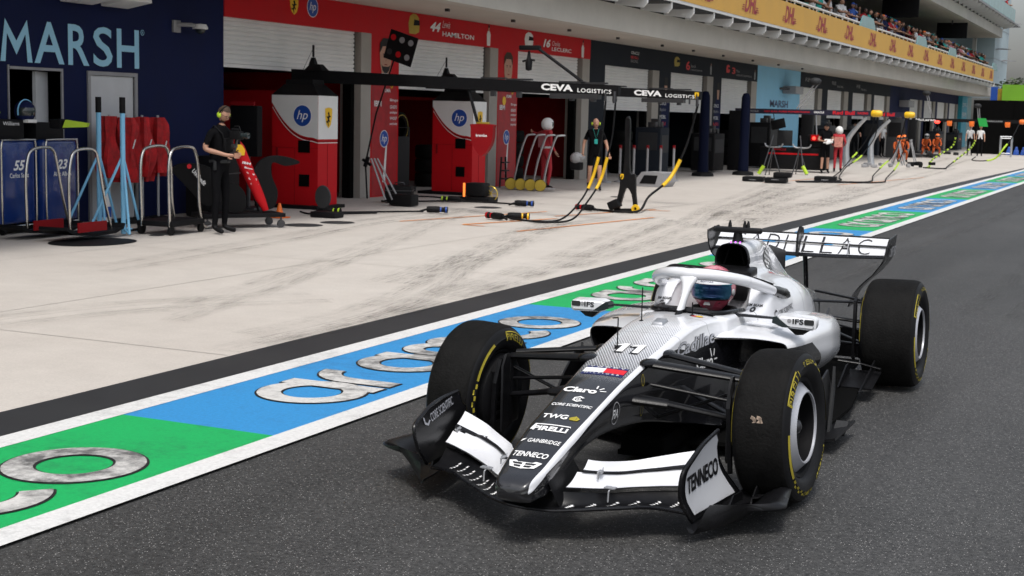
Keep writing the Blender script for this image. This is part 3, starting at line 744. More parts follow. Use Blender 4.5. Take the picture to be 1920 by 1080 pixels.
# wall camera and hanging boxes on the navy wall
t_ = thing('security_camera', 'grey dome security camera on a wall bracket right of the big pale blue letters', 'camera', (BX, 19.25, 3.13))
bm = bmn(); bx(bm, 0, .05, -.09, .09, -.1, .1, bev=.01); tube(bm, [(.04, 0, .03), (.25, .12, .03), (.3, .22, .0)], .035); obj('bracket', bm, 'grey', t_)
bm = bmn(); lathe(bm, [(0, .06), (.1, .05), (.13, 0), (.13, -.03), (.0, -.035)], (.3, .28, 0), 'z', 24); obj('housing', bm, 'white_wall', t_)
bm = bmn(); lathe(bm, [(.09, -.036), (.075, -.08), (.03, -.11), (0, -.115)], (.3, .28, 0), 'z', 20); obj('dome', bm, 'glass_dark', t_)
for y, w_, s in ((16.45, .8, 'left'), (17.3, .72, 'right')):
    t_ = thing('wall_loudspeaker', 'grey boxy unit hanging above the big pale blue letters, the %s one of two' % s, 'speaker', (BX+.02, y, 3.34), 0, 'boxy units above the wall letters')
    bm = bmn(); box(bm, (.3, .33, .22), (.5, w_-.1, .42), Matrix.Rotation(R(-10), 3, 'Y'), bev=.02); obj('housing', bm, 'white_wall', t_)
    bm = bmn(); box(bm, (.06, .33, .25), (.12, .2, .1)); obj('bracket', bm, 'grey', t_)
t_ = thing('wall_unit', 'grey box unit mounted high on the light blue wall panel', 'wall unit', (BX, 58.8, 2.92))
bm = bmn(); bx(bm, .02, .6, .9, 2.3, 0, .32, bev=.04); obj('housing', bm, 'grey', t_); bm = bmn(); tube(bm, [(0, .5, .2), (.3, .9, .2)], .05); obj('arm', bm, 'dark_metal', t_)
t_ = thing('wall_unit', 'pale box unit mounted on the far dark blue wall panel', 'wall unit', (BX, 88, 2.75))
bm = bmn(); bx(bm, .02, .6, 0, 2.0, 0, .4, bev=.04); obj('housing', bm, 'grey', t_)

# ================================================================== far end
bm = bmn(); bx(bm, -11.3, 8, 92, 92.3, 0, 3.3); 
for x in np.arange(-11.3, 8, 2.4): bx(bm, x-.03, x+.03, 91.95, 92.0, 0, 3.3)
tag(obj('screen_wall', bm, 'black_matt', smooth=False), 'black screen wall closing off the far end of the pit apron', 'wall')
bm = bmn(); bx(bm, -10.05, 6, 95.2, 95.5, 0, 4.35)
tag(obj('green_wall', bm, 'green_lime', smooth=False), 'bright lime green wall rising behind the black screen wall', 'wall')
t_ = thing('banner', 'small blue and yellow banner between the building end and the lime green wall', 'banner', (-10.78, 95.6, 3.0))
bm = bmn(); bx(bm, 0, .42, 0, .05, .0, 1.2); obj('cloth', bm, 'hp_blue', t_, smooth=False); bm = bmn(); bx(bm, .42, .72, 0, .05, 0, 1.1); obj('cloth', bm, 'gold', t_, smooth=False)
bm = bmn(); tube(bm, [(.4, .08, -3.0), (.4, .08, 1.2)], .04); obj('pole', bm, 'grey', t_)
for k in range(3):
    t_ = thing('barrier_block', 'blue plastic barrier block at the foot of the black wall, %s' % ('left of three', 'middle of three', 'right of three')[k], 'barrier', (-9.0+.42*k, 91.2, 0), 0, 'blue blocks by the black wall')
    bm = bmn(); box(bm, (0, 0, .16), (.36, .4, .32), bev=.04, taper=.7); box(bm, (0, 0, .4), (.2, .26, .2), bev=.03, taper=.6); obj('body', bm, 'hp_blue', t_)
bm = bmn(); bx(bm, -7.9, -7.6, 90.6, 92, 0, 2.4); tag(obj('screen_post', bm, 'wall_teal', smooth=False), 'teal post standing against the black wall at the right edge', 'post')
# trees beyond the lime wall
def tree(x, y, h, seed, label, zc=.55):
    rnd = random.Random(seed)
    t_ = thing('tree', label, 'tree', (x, y, 0), 0, 'trees beyond the walls')
    bm = bmn(); tube(bm, [(0, 0, 0), (.1, 0, h*.3), (0, .1, h*.6), (.1, 0, h*.9)], [.22, .17, .12, .03], 8)
    for k in range(9):
        a = rnd.uniform(0, 6.28); z0 = h*rnd.uniform(.35, .75); tube(bm, [(0, 0, z0), (math.cos(a)*h*.18, math.sin(a)*h*.18, z0+h*.12), (math.cos(a)*h*.3, math.sin(a)*h*.3, z0+h*.17)], [.08, .05, .02], 6)
    obj('trunk', bm, mat('bark', (.1, .07, .05), .9, bump=.5), t_)
    bm = bmn(); cl = [(rnd.gauss(0, h*.17), rnd.gauss(0, h*.17), h*rnd.uniform(.55, 1.0)) for _ in range(26)]
    for c_ in cl:
        for _ in range(120):
            p = Vector(c_)+Vector((rnd.gauss(0, .3), rnd.gauss(0, .3), rnd.gauss(0, .22))); s = rnd.uniform(.09, .2)
            q = Matrix.Rotation(rnd.uniform(0, 6.3), 3, 'Z') @ Matrix.Rotation(rnd.uniform(-1.2, 1.2), 3, 'X')
            face(bm, [bm.verts.new(p+q @ Vector(v)) for v in ((-s, 0, 0), (0, -s*.4, 0), (s, 0, 0), (0, s*.4, 0))])
    obj('crown', bm, mat('leaves', (.05, .09, .02), .6, var=.5, vscale=1.5), t_, smooth=False)
tree(-9.2, 112, 5.2, 1, 'dark green tree showing over the left of the lime green wall'); tree(-7.4, 116, 6.0, 2, 'dark green tree showing over the lime green wall at the right edge')
# ================================================================== racing car (local frame: +X forward, +Y its left, origin under the front axle)
CARX, CARY = -2.43, 6.63
car = thing('racing_car', 'black and white open-wheel racing car with number 11 on its nose, driving down the lane', 'racing car', (CARX, CARY, 0), R(-90))
FR_, RR_ = .37, .374
# ---- paint split for the tub: white above a curve, black below, halftone dots on the nose top
def livery():
    m, t, b, c, N, L = nodes_mat('livery')
    sx = N('ShaderNodeSeparateXYZ'); L(c.outputs['Object'], sx.inputs[0]); X_, Y_, Z_ = sx.outputs
    ay = mathn(N, L, 'ABSOLUTE', Y_)
    mr = N('ShaderNodeMapRange'); mr.inputs[1].default_value = -4.2; mr.inputs[2].default_value = 1.4; L(X_, mr.inputs[0])
    def curve(pts):          # piecewise linear z/y limit as function of x
        r = N('ShaderNodeValToRGB'); e = r.color_ramp.elements
        while len(e) < len(pts): e.new(.5)
        for q, (x, v) in zip(e, sorted(pts)): q.position = (x+4.2)/5.6; q.color = (v, v, v, 1)
        L(mr.outputs[0], r.inputs[0]); return r.outputs['Color']
    # lower limit of white on the sides
    zl = curve([(-4.2, .30), (-2.6, .30), (-1.75, .42), (-1.2, .62), (-.95, .655), (-.75, .64), (-.5, .60), (-.30, .64), (-.12, .640), (.15, .60), (.4, .542), (.8, .436), (1.2, .306), (1.4, .2)])
    white = mathn(N, L, 'GREATER_THAN', Z_, zl)
    # top zone: |y| < w - stripe
    wl = curve([(-4.2, 0), (-1.1, 0), (-.80, .10), (-.5, .145), (-.1, .142), (.2, .130), (.5, .120), (.9, .109), (1.2, .088), (1.4, .07)])
    ylim = mathn(N, L, 'LESS_THAN', mathn(N, L, 'MULTIPLY', Y_, 1.0), wl)
    # right hand edge carries no stripe: negative y always inside the zone
    zt = curve([(-4.2, 2), (-.94, 2), (-.9, .70), (-.5, .69), (0, .612), (.4, .53), (.8, .42), (1.2, .285), (1.4, .2)])
    istop = mathn(N, L, 'MULTIPLY', mathn(N, L, 'GREATER_THAN', Z_, zt), ylim)
    # halftone
    def cell(v, s, o=0): return mathn(N, L, 'SUBTRACT', mathn(N, L, 'FRACT', mathn(N, L, 'ADD', mathn(N, L, 'MULTIPLY', v, s), o+50)), .5)
    s = 76.0
    row = mathn(N, L, 'FLOOR', mathn(N, L, 'ADD', mathn(N, L, 'MULTIPLY', X_, s), 50.0))
    odd = mathn(N, L, 'MULTIPLY', mathn(N, L, 'MODULO', row, 2.0), .5)
    cx_ = cell(X_, s); cy_ = mathn(N, L, 'SUBTRACT', mathn(N, L, 'FRACT', mathn(N, L, 'ADD', mathn(N, L, 'ADD', mathn(N, L, 'MULTIPLY', Y_, s*.9), 50.0), odd)), .5)
    dd = mathn(N, L, 'SQRT', mathn(N, L, 'ADD', mathn(N, L, 'MULTIPLY', cx_, cx_), mathn(N, L, 'MULTIPLY', cy_, cy_)))
    rad = curve([(-4.2, 0), (-.86, .0), (-.7, .10), (-.3, .26), (.0, .37), (.2, .46), (.34, .56), (.42, .72), (1.4, 1)])
    blk = mathn(N, L, 'LESS_THAN', dd, rad)
    wh = (.69, .70, .73); bk = (.008, .008, .010)
    side = mixc(N, L, white, bk, wh)
    top = mixc(N, L, blk, wh, bk)
    col = mixc(N, L, istop, side, top)
    for x0 in (-.335, -.735, -1.36):
        seam = mathn(N, L, 'LESS_THAN', mathn(N, L, 'ABSOLUTE', mathn(N, L, 'ADD', X_, -x0)), .0022); col = mixc(N, L, mathn(N, L, 'MULTIPLY', seam, .6), col, (.05, .05, .05))
    dirt = ramp(N, L, noise(N, L, c, 14, 8, .75), [(.62, g(1)), (.80, g(.72))])
    col = mixc(N, L, 1.0, col, dirt, 'MULTIPLY')
    L(col, b.inputs['Base Color']); b.inputs['Roughness'].default_value = .27; b.inputs['Coat Weight'].default_value = .9; b.inputs['Coat Roughness'].default_value = .04
    return m
livery()
def pr(ri, ro, mid, lo, zt=None): pass
# tub: K=11 half profile
def nose_p(w, zt, ze, wm, zm, wb, zb):
    h_ = max(.002, ze-zb)
    return [(0, zt), (.35*w, zt-.001), (.68*w, zt-(zt-ze)*.35), (.90*w, ze+min(.002, .02*h_)), (1.0*w, ze-min(.010, .08*h_)), (1.04*w, ze-min(.035, .27*h_)), (wm, zm), (wb*1.02, zb+min(.05, .35*h_)), (wb, zb+min(.01, .08*h_)), (.6*wb, zb), (0, zb-.002)]
st, pf = [], []
for a, w, zt, ze, wm, zm, wb, zb in [
    (1.352, .012, .243, .243, .014, .240, .010, .237), (1.348, .048, .262, .258, .055, .240, .045, .222), (1.335, .068, .279, .274, .074, .243, .064, .206), (1.305, .083, .297, .290, .088, .25, .080, .194), (1.24, .097, .318, .311, .098, .255, .09, .195),
    (1.2, .103, .331, .323, .106, .26, .1, .198), (1.1, .112, .369, .361, .115, .30, .105, .23), (1.0, .118, .403, .395, .12, .34, .11, .27), (.9, .124, .436, .428, .126, .37, .115, .31),
    (.8, .127, .462, .454, .131, .40, .12, .335), (.6, .131, .514, .506, .138, .43, .126, .350), (.4, .139, .566, .557, .147, .46, .136, .345), (.2, .151, .609, .600, .162, .47, .152, .33),
    (0, .164, .649, .640, .178, .49, .168, .30), (-.2, .172, .682, .672, .195, .50, .184, .26), (-.4, .179, .715, .704, .215, .52, .205, .22), (-.6, .187, .737, .724, .236, .54, .225, .18),
    (-.8, .205, .744, .728, .255, .55, .245, .14), (-.90, .225, .744, .728, .265, .55, .25, .12)]:
    st.append(a); pf.append(nose_p(w, zt, ze, wm, zm, wb, zb))
def ck(a, zf, ri, zr, ro, zo, w5, z5, w6, z6, w7, z7, wb, zb):
    st.append(a); pf.append([(0, zf), (ri*.55, zf), (ri, zr-.03), (ri+.008, zr), (ro, zo), (w5, z5), (w6, z6), (w7, z7), (wb, zb), (.5*wb, zb), (0, zb)])
ck(-.935, .60, .17, .735, .245, .728, .262, .70, .272, .55, .265, .35, .25, .11)
ck(-1.1, .47, .225, .730, .262, .725, .276, .69, .285, .56, .28, .38, .26, .09)
ck(-1.32, .45, .235, .722, .268, .72, .30, .68, .31, .56, .30, .38, .28, .08)
ck(-1.40, .45, .235, .740, .305, .730, .335, .69, .34, .56, .32, .38, .30, .08)
ck(-1.50, .45, .225, .825, .335, .812, .362, .74, .37, .56, .34, .38, .32, .08)
ck(-1.65, .50, .205, .862, .322, .845, .368, .76, .385, .58, .36, .38, .34, .08)
ck(-1.80, .70, .150, .872, .270, .860, .372, .77, .395, .58, .37, .38, .35, .08)
ck(-1.90, .84, .120, .875, .255, .860, .375, .77, .40, .58, .38, .38, .36, .08)
bm = bmn(); loft_sym(bm, st, pf, ns=4, nk=4); tub = obj('survival_cell', bm, 'livery', car, angle=50)
TB = bvh_of(tub)
# ---- engine cover
est = [-1.885, -2.2, -2.45, -2.7, -2.95, -3.25, -3.6, -4.0]
epf = [[(0, 1.064), (.05, 1.058), (.086, 1.035), (.104, .99), (.110, .93), (.15, .875), (.27, .845), (.365, .74), (.392, .55), (.37, .25), (0, .12)],
       [(0, 1.072), (.05, 1.064), (.082, 1.038), (.096, .98), (.102, .92), (.14, .87), (.28, .83), (.382, .725), (.405, .52), (.37, .25), (0, .12)],
       [(0, 1.042), (.032, 1.035), (.054, 1.005), (.066, .95), (.082, .89), (.14, .835), (.285, .785), (.375, .68), (.385, .46), (.34, .22), (0, .12)],
       [(0, .990), (.016, .983), (.028, .955), (.04, .905), (.062, .84), (.13, .785), (.25, .735), (.335, .63), (.345, .42), (.30, .2), (0, .12)],
       [(0, .890), (.012, .884), (.024, .86), (.038, .82), (.065, .775), (.12, .735), (.21, .69), (.285, .59), (.30, .4), (.26, .2), (0, .12)],
       [(0, .752), (.014, .745), (.03, .73), (.05, .715), (.08, .70), (.12, .675), (.18, .62), (.225, .52), (.235, .36), (.2, .2), (0, .14)],
       [(0, .660), (.014, .655), (.03, .645), (.05, .635), (.08, .615), (.11, .585), (.14, .53), (.16, .45), (.16, .34), (.14, .24), (0, .2)],
       [(0, .560), (.014, .555), (.03, .55), (.045, .54), (.06, .52), (.075, .49), (.09, .45), (.09, .40), (.09, .34), (.08, .3), (0, .28)]]
m, t, b, c, N, L = nodes_mat('engine_paint')
sx = N('ShaderNodeSeparateXYZ'); L(c.outputs['Object'], sx.inputs[0])
# dark check pattern fading in towards the tail
ch = N('ShaderNodeTexVoronoi'); ch.inputs['Scale'].default_value = 38; mpn = N('ShaderNodeMapping'); mpn.inputs['Scale'].default_value = (.6, 1, 1.2); L(c.outputs['Object'], mpn.inputs[0]); L(mpn.outputs[0], ch.inputs['Vector'])
fx = N('ShaderNodeMapRange'); fx.inputs[1].default_value = -2.75; fx.inputs[2].default_value = -3.5; fx.inputs[3].default_value = 0; fx.inputs[4].default_value = .75; L(sx.outputs[0], fx.inputs[0])
dots = mathn(N, L, 'LESS_THAN', ch.outputs['Distance'], mathn(N, L, 'MULTIPLY', fx.outputs[0], .9))
ec = mixc(N, L, dots, (.69, .70, .73), (.015, .015, .018))
for x0 in (-2.16, -2.62, -2.95):
    seam = mathn(N, L, 'LESS_THAN', mathn(N, L, 'ABSOLUTE', mathn(N, L, 'ADD', sx.outputs[0], -x0)), .0025); ec = mixc(N, L, mathn(N, L, 'MULTIPLY', seam, .6), ec, (.05, .05, .05))
L(ec, b.inputs['Base Color']); b.inputs['Roughness'].default_value = .27; b.inputs['Coat Weight'].default_value = .9; b.inputs['Coat Roughness'].default_value = .04
bm = bmn(); loft_sym(bm, est, epf, ns=5, nk=4, caps=(False, True)); eng = obj('engine_cover', bm, 'engine_paint', car, angle=60); EB = bvh_of(eng)
# intake mouth, inner duct and struts
bm = bmn()
def mouth(a, k, z0=.0):
    h = catm([(0, 1.064), (.05, 1.058), (.086, 1.035), (.104, .99), (.108, .94), (.085, .908), (0, .902)], 4)
    ring = [(y*k, .98+(z-.98)*k+z0) for y, z in h]; ring += [(-y, z) for y, z in ring[-2:0:-1]]
    return [(a, y, z) for y, z in ring]
grid(bm, [mouth(-1.90, 1.0), mouth(-1.868, 1.01), mouth(-1.862, .97), mouth(-1.872, .90)]); obj('intake_lip', bm, 'carbon_gloss', eng, angle=60)
bm = bmn(); grid(bm, [mouth(-1.872, .90), mouth(-1.98, .8), mouth(-2.2, .6)], caps=(False, True))
for s in (-1, 1): tube(bm, [(-1.93, s*.035, 1.03), (-1.93, s*.07, .915)], .006, 8)
obj('intake_duct', bm, 'black_matt', eng)
bm = bmn(); box(bm, (-1.85, .02, .885), (.16, .27, .06), Matrix.Rotation(R(8), 3, 'Y'), bev=.02); box(bm, (-1.80, .0, .80), (.12, .30, .16), bev=.04); obj('headrest', bm, 'carbon', car)
bm = bmn(); prism(bm, [(-2.62, .93), (-2.78, .988), (-3.215, .915), (-3.225, .70), (-3.0, .72), (-2.8, .8)], (0, .005, 0), (1, 0, 0), (0, 0, 1), .010); obj('shark_fin', bm, 'carbon', car, smooth=False)
# ---- sidepods
for s in (1, -1):
    S_ = [-.78, -.86, -1.0, -1.25, -1.6, -2.0, -2.4, -2.8, -3.15]
    Y0 = [.20]*9
    YO = [.585, .615, .640, .660, .675, .655, .585, .49, .385]
    ZT = [.628, .640, .652, .662, .662, .645, .60, .53, .45]
    ZO = [.565, .565, .565, .56, .545, .51, .46, .40, .33]
    ZB = [.44, .40, .36, .32, .27, .23, .2, .17, .15]
    YB = [.50, .50, .49, .48, .47, .46, .43, .37, .30]
    G_ = []
    q = list(np.linspace(S_[0], S_[-1], 34)); S2 = [-x for x in S_]
    f = lambda arr: smooth1(S2, np.array(arr), [-x for x in q])
    yo, ztp, zo, zb, yb = map(f, (YO, ZT, ZO, ZB, YB))
    for i, x in enumerate(q):
        y0 = .22
        half = [(y0, ztp[i]+.012), (y0+(yo[i]-y0)*.5, ztp[i]+.006), (y0+(yo[i]-y0)*.84, ztp[i]-.012), (yo[i]-.012, (ztp[i]*.55+zo[i]*.45)), (yo[i], zo[i]), (yo[i]-.015, zo[i]*.6+zb[i]*.4), (yb[i]+.01, zb[i]+.02), (yb[i]*.75, zb[i]), (y0, zb[i])]
        h = catm(half, 4)
        fade = max(0, min(1, (x+2.2)/1.4))
        G_.append([(x-(.62*(y-.22)*fade if y > .22 else 0)-(0.05*(1-abs(z-.55)/.2) if i == 0 and False else 0), s*y, z) for y, z in h])
    m, t, b, c, N, L = nodes_mat('sidepod_paint_%s' % ('left' if s > 0 else 'right'))
    sx = N('ShaderNodeSeparateXYZ'); L(c.outputs['Object'], sx.inputs[0])
    ay = mathn(N, L, 'ABSOLUTE', sx.outputs[1])
    # black undercut in front: below a line rising to the front
    lim = mathn(N, L, 'ADD', mathn(N, L, 'MULTIPLY', sx.outputs[0], .52), 1.262); lim = mathn(N, L, 'MINIMUM', lim, .578)   # z limit : x=-1.2 -> .57 ; x=-2 -> .38
    low = mathn(N, L, 'LESS_THAN', sx.outputs[2], lim)
    wv = N('ShaderNodeTexWave'); wv.inputs['Scale'].default_value = 5.5; wv.inputs['Distortion'].default_value = 2.2; wv.inputs['Detail'].default_value = 1
    mpn = N('ShaderNodeMapping'); mpn.inputs['Rotation'].default_value = (0, R(35), 0); L(c.outputs['Object'], mpn.inputs[0]); L(mpn.outputs[0], wv.inputs[0])
    sw = mathn(N, L, 'MULTIPLY', mathn(N, L, 'GREATER_THAN', wv.outputs['Fac'], .66), mathn(N, L, 'LESS_THAN', mathn(N, L, 'ADD', sx.outputs[0], mathn(N, L, 'MULTIPLY', sx.outputs[2], 1.2)), -1.75))
    blk = mathn(N, L, 'MAXIMUM', low, sw)
    L(mixc(N, L, blk, (.69, .70, .73), (.010, .010, .012)), b.inputs['Base Color']); b.inputs['Roughness'].default_value = .27; b.inputs['Coat Weight'].default_value = .9; b.inputs['Coat Roughness'].default_value = .04
    bm = bmn(); grid(bm, G_, True, caps=(False, True)); pod = obj('sidepod', bm, m, car, angle=60)
    # inlet: dark tunnel inside the front opening
    bm = bmn()
    def sh(row, k, dx):
        c_ = np.mean(np.array(row), 0); return [(p[0]+dx, c_[1]+(p[1]-c_[1])*k, c_[2]+(p[2]-c_[2])*k) for p in row]
    grid(bm, [sh(G_[0], 1.0, .0), sh(G_[0], 1.0, .012), sh(G_[0], .93, .010), sh(G_[0], .86, -.05), sh(G_[0], .75, -.3)], True, caps=(False, True)); obj('inlet', bm, 'carbon_gloss', pod, angle=60)
    bm = bmn(); tube(bm, [(-2.35, s*.50, .655-.06), (-2.42, s*.50, .63)], .008); obj('panel_stud', bm, 'dark_metal', pod)
# ---- floor, bib, fences, diffuser
bm = bmn()
fl = [(-.62, .10), (-.75, .42), (-.95, .66), (-1.3, .74), (-2.1, .74), (-2.75, .66), (-2.95, .50), (-3.7, .46), (-3.85, .44)]
poly = [(x, y) for x, y in fl]+[(x, -y) for x, y in fl[::-1]]
prism(bm, poly, (0, 0, .055), (1, 0, 0), (0, 1, 0), .022)
bx(bm, -3.9, -.35, -.15, .15, .03, .055); bx(bm, -.95, -.30, -.12, .12, .055, .16, bev=.02)
obj('floor', bm, 'black_matt', car, smooth=False)
for s in (1, -1):
    bm = bmn()
    prism(bm, [(-.80, .07), (-1.30, .07), (-1.42, .30), (-1.30, .43), (-1.18, .40), (-1.02, .30)], (0, s*.755, 0), (1, 0, 0), (0, 0, 1), .012)
    prism(bm, [(-.70, .07), (-1.10, .07), (-1.15, .36), (-.95, .34)], (0, s*.60, 0), (1, 0, 0), (0, 0, 1), .01)
    prism(bm, [(-.70, .07), (-1.10, .07), (-1.12, .30), (-.9, .28)], (0, s*.48, 0), (1, 0, 0), (0, 0, 1), .01)
    box(bm, (-1.35, s*.80, .07), (.55, .12, .014), Matrix.Rotation(R(s*12), 3, 'X'))
    obj('bargeboard', bm, 'carbon', car, smooth=False)
    bm = bmn(); prism(bm, [(-1.30, .07), (-1.345, .07), (-1.40, .30), (-1.375, .44), (-1.35, .30)], (0, s*.778, 0), (1, 0, 0), (0, 0, 1), .014); box(bm, (-1.42, s*.815, .075), (.12, .07, .012), Matrix.Rotation(R(30), 3, 'Y')); obj('bargeboard_edge', bm, 'grey_dark', car, smooth=False)
    bm = bmn()
    prism(bm, [(-2.55, .08), (-3.1, .08), (-3.25, .18), (-3.05, .22), (-2.9, .17)], (0, s*.70, 0), (1, 0, 0), (0, 0, 1), .01)
    tube(bm, [(-2.93, s*.47, .215), (-2.96, s*.62, .20), (-2.93, s*.76, .18)], .014, flat=.5); prism(bm, [(-2.6, .09), (-2.95, .09), (-2.95, .2), (-2.85, .2)], (0, s*.55, 0), (1, 0, 0), (0, 0, 1), .01)
    box(bm, (-2.85, s*.64, .11), (.35, .22, .012), Matrix.Rotation(R(10), 3, 'Y'))
    obj('floor_winglet', bm, 'carbon', car, smooth=False)
bm = bmn(); prism(bm, [(-.5, .08), (.5, .08), (.46, .30), (-.46, .30)], (-3.95, 0, 0), (0, 1, 0), (0, 0, 1), .03); obj('diffuser', bm, 'carbon', car, smooth=False)
bm = bmn(); box(bm, (-3.75, 0, .36), (.5, .2, .28), bev=.03); obj('gearbox', bm, 'black', car)
# ---- halo
bm = bmn()
half = [(-1.035, .055, .952), (-1.065, .12, .948), (-1.14, .195, .932), (-1.25, .262, .907), (-1.40, .315, .866), (-1.56, .338, .826)]
path = [(x, y, z) for x, y, z in half[::-1]]+[(-1.025, 0, .953)]+[(x, -y, z) for x, y, z in half]
P_ = catm(path, 4); n_ = len(P_)
rr = [.034+.006*math.sin(math.pi*i/(n_-1)) for i in range(n_)]
tube(bm, [tuple(p) for p in P_], rr, 16, flat=.85)
halo = obj('halo', bm, 'car_white', car, angle=80)
bm = bmn()
for (z, x, wx, wy) in ((0,)*4,): pass
ringsP = []
for z, x, lx, ly in [(.705, -.80, .15, .020), (.735, -.845, .13, .018), (.765, -.885, .11, .017), (.81, -.93, .095, .018), (.86, -.975, .09, .024), (.90, -1.005, .09, .036), (.93, -1.02, .08, .058), (.955, -1.03, .06, .085)]:
    ringsP.append([(x+lx/2*math.cos(2*math.pi*k/16), ly*math.sin(2*math.pi*k/16), z) for k in range(16)])
grid(bm, ringsP, True, caps=(True, True), mif=lambda c_, i, k: 0 if i < 2 else 1)
obj('halo_pillar', bm, ['carbon_gloss', 'car_white'], halo, angle=60)
bm = bmn()
ctr = catm([(-1.62, .332, .856), (-1.32, .275, .925), (-1.13, .16, .968), (-1.04, 0, .982), (-1.13, -.16, .968), (-1.32, -.275, .925), (-1.62, -.332, .856)], 4)
vs = [[bm.verts.new(Vector(p)+Vector((0, 0, dz))+Vector((dx, 0, 0))) for dz, dx in ((-.012, .02), (.006, 0), (.004, -.012), (-.014, -.0))] for p in ctr]
for i in range(len(vs)-1):
    for k in range(4): face(bm, (vs[i][k], vs[i][(k+1) % 4], vs[i+1][(k+1) % 4], vs[i+1][k]))
obj('halo_winglet', bm, 'carbon_gloss', halo, smooth=False)
for s in (1, -1):
    bm = bmn(); tube(bm, [(-1.55, s*.337, .828), (-1.70, s*.345, .795), (-1.86, s*.335, .765), (-1.98, s*.30, .79)], [.031, .042, .046, .02], 12); box(bm, (-1.74, s*.345, .775), (.26, .05, .05), Matrix.Rotation(R(-12), 3, 'Y'), bev=.02); obj('halo_mount', bm, 'carbon_gloss', halo)
# halo emblem
HB = bvh_of(halo)
# ---- cockpit black surround and windscreen strip
bm = bmn()
ctr = [(-1.30, .245, .728), (-1.2, .238, .735), (-1.0, .205, .742), (-.945, .12, .748), (-.935, 0, .75), (-.945, -.12, .748), (-1.0, -.205, .742), (-1.2, -.238, .735), (-1.30, -.245, .728)]
tube(bm, [tuple(p) for p in catm(ctr, 4)], .014, 8, flat=1.2); 
prism(bm, [(-.16, 0), (.16, 0), (.13, .035), (-.13, .035)], (-.94, 0, .742), (0, 1, 0), Vector((-.5, 0, .8)), .006)
obj('cockpit_rim', bm, 'carbon_gloss', car)
bm = bmn(); loft_sym(bm, [-.94, -1.2, -1.5, -1.78], [[(0, .5), (.1, .5), (.18, .55), (.215, .65), (.222, .72)]]*4, ns=2, nk=2) if False else None
bx(bm, -1.8, -1.0, -.19, .19, .462, .47); obj('cockpit_lining', bm, 'black_cloth', car)
# ---- roll hoop camera bar, antennas
bm = bmn(); tube(bm, [(-1.97, -.158, 1.139), (-1.97, -.15, 1.14), (-1.97, .15, 1.14), (-1.97, .158, 1.139)], [.012, .024, .024, .012], 12, flat=.8); box(bm, (-1.99, 0, 1.138), (.09, .28, .03), bev=.012); obj('camera_bar', bm, 'carbon', car)
bm = bmn(); tube(bm, [(-1.99, 0, 1.05), (-1.98, 0, 1.14)], [.04, .022], 12)
for y in (-.055, .04, .062): lathe(bm, [(.013, 0), (.011, .02), (.005, .042), (0, .045)], (-1.99, y, 1.155), 'z', 12)
obj('camera_stalk', bm, 'carbon', car)
bm = bmn()
for y in (-.03, 0, .03): sphere(bm, (-1.935, y, 1.066), .0055, 8)
obj('status_lights', bm, 'led_violet', car)
for x, y, h, z in ((-.56, -.115, .185, .728), (-.05, -.06, .155, .66), (-.83, .085, .075, .742)):
    bm = bmn(); tube(bm, [(x, y, z-.01), (x, y, z+h)], .0035, 6); lathe(bm, [(.018, 0), (.012, .008), (.004, .012)], (x, y, z-.004), 'z', 10)
    if x > -.2: tube(bm, [(x, y, z+h), (x, y-.03, z+h-.005)], .004, 6); 
    obj('antenna', bm, 'black', car)
bm = bmn(); box(bm, (-.53, -.0, .735), (.11, .075, .028), Matrix.Rotation(R(9), 3, 'Y'), bev=.01, taper=.75); obj('sensor_housing', bm, 'silver', car)
# ---- mirrors
for s in (1, -1):
    bm = bmn()
    prism(bm, [(.0, .004), (.02, -.004), (.195, -.010), (.208, -.004), (.214, .012), (.214, .040), (.204, .054), (.185, .060), (.02, .064), (-.01, .055), (-.016, .035)], (-1.115, s*.515, .70), (0, s, 0), (0, 0, 1), .085*s)
    es = [e for e in bm.edges if abs(e.verts[0].co.x-e.verts[1].co.x) < 1e-4]; bmesh.ops.bevel(bm, geom=es, offset=.014, segments=3, affect='EDGES')
    for v in bm.verts: v.co.z += (v.co.x+1.115)*-.10
    mir = obj('mirror', bm, 'car_white', car, angle=50)
    bm = bmn(); prism(bm, [(-.030, .012), (.03, -.008), (.07, -.006), (-.008, .05), (-.026, .045)], (-1.112, s*.515, .70), (0, s, 0), (0, 0, 1), .086*s)
    bx(bm, -1.119, -1.113, s*.53, s*.715, .708, .75); obj('mirror_glass', bm, 'glass_dark', mir, smooth=False)
    bm = bmn(); foil(bm, (-1.14, s*.245, .725), (-1.15, s*.52, .722), .08, .06, .22); prism(bm, [(-.02, 0), (.16, 0), (.09, -.05), (.05, -.055)], (-1.13, s*.56, .70), (0, s, 0), (0, 0, 1), .05*s); obj('mirror_stay', bm, 'carbon_gloss', mir)
    o_ = Vector((-1.110, .515, .70)) if s > 0 else Vector((-1.110, -.727, .70))
    xo = .085 if s < 0 else .0
    base = Vector((-1.026 if False else -1.11, 0, 0))
    fx_ = -1.115+(.085 if True else 0)
    # front faces point forward (+x)
    put(mir, flat_shape('IFS', .062, .030, bold=.03), (fx_, s*.515+(.085 if s > 0 else -.125), .714), (0, 1, 0), (0, 0, 1), 'decal_black', off=.003)
    put(mir, poly_shape([[(.0, 0), (.045, 0), (.05, .005), (.05, .025), (.045, .03), (0, .03), (-.005, .025), (-.005, .005)]]), (fx_, s*.515+(.155 if s > 0 else -.20), .714), (0, 1, 0), (0, 0, 1), 'grey_dark', name='marker', off=.003)
    put(mir, disc(.012), (fx_, s*.515+(.055 if s > 0 else -.150), .718), (0, 1, 0), (0, 0, 1), 'grey', name='marker', off=.003)
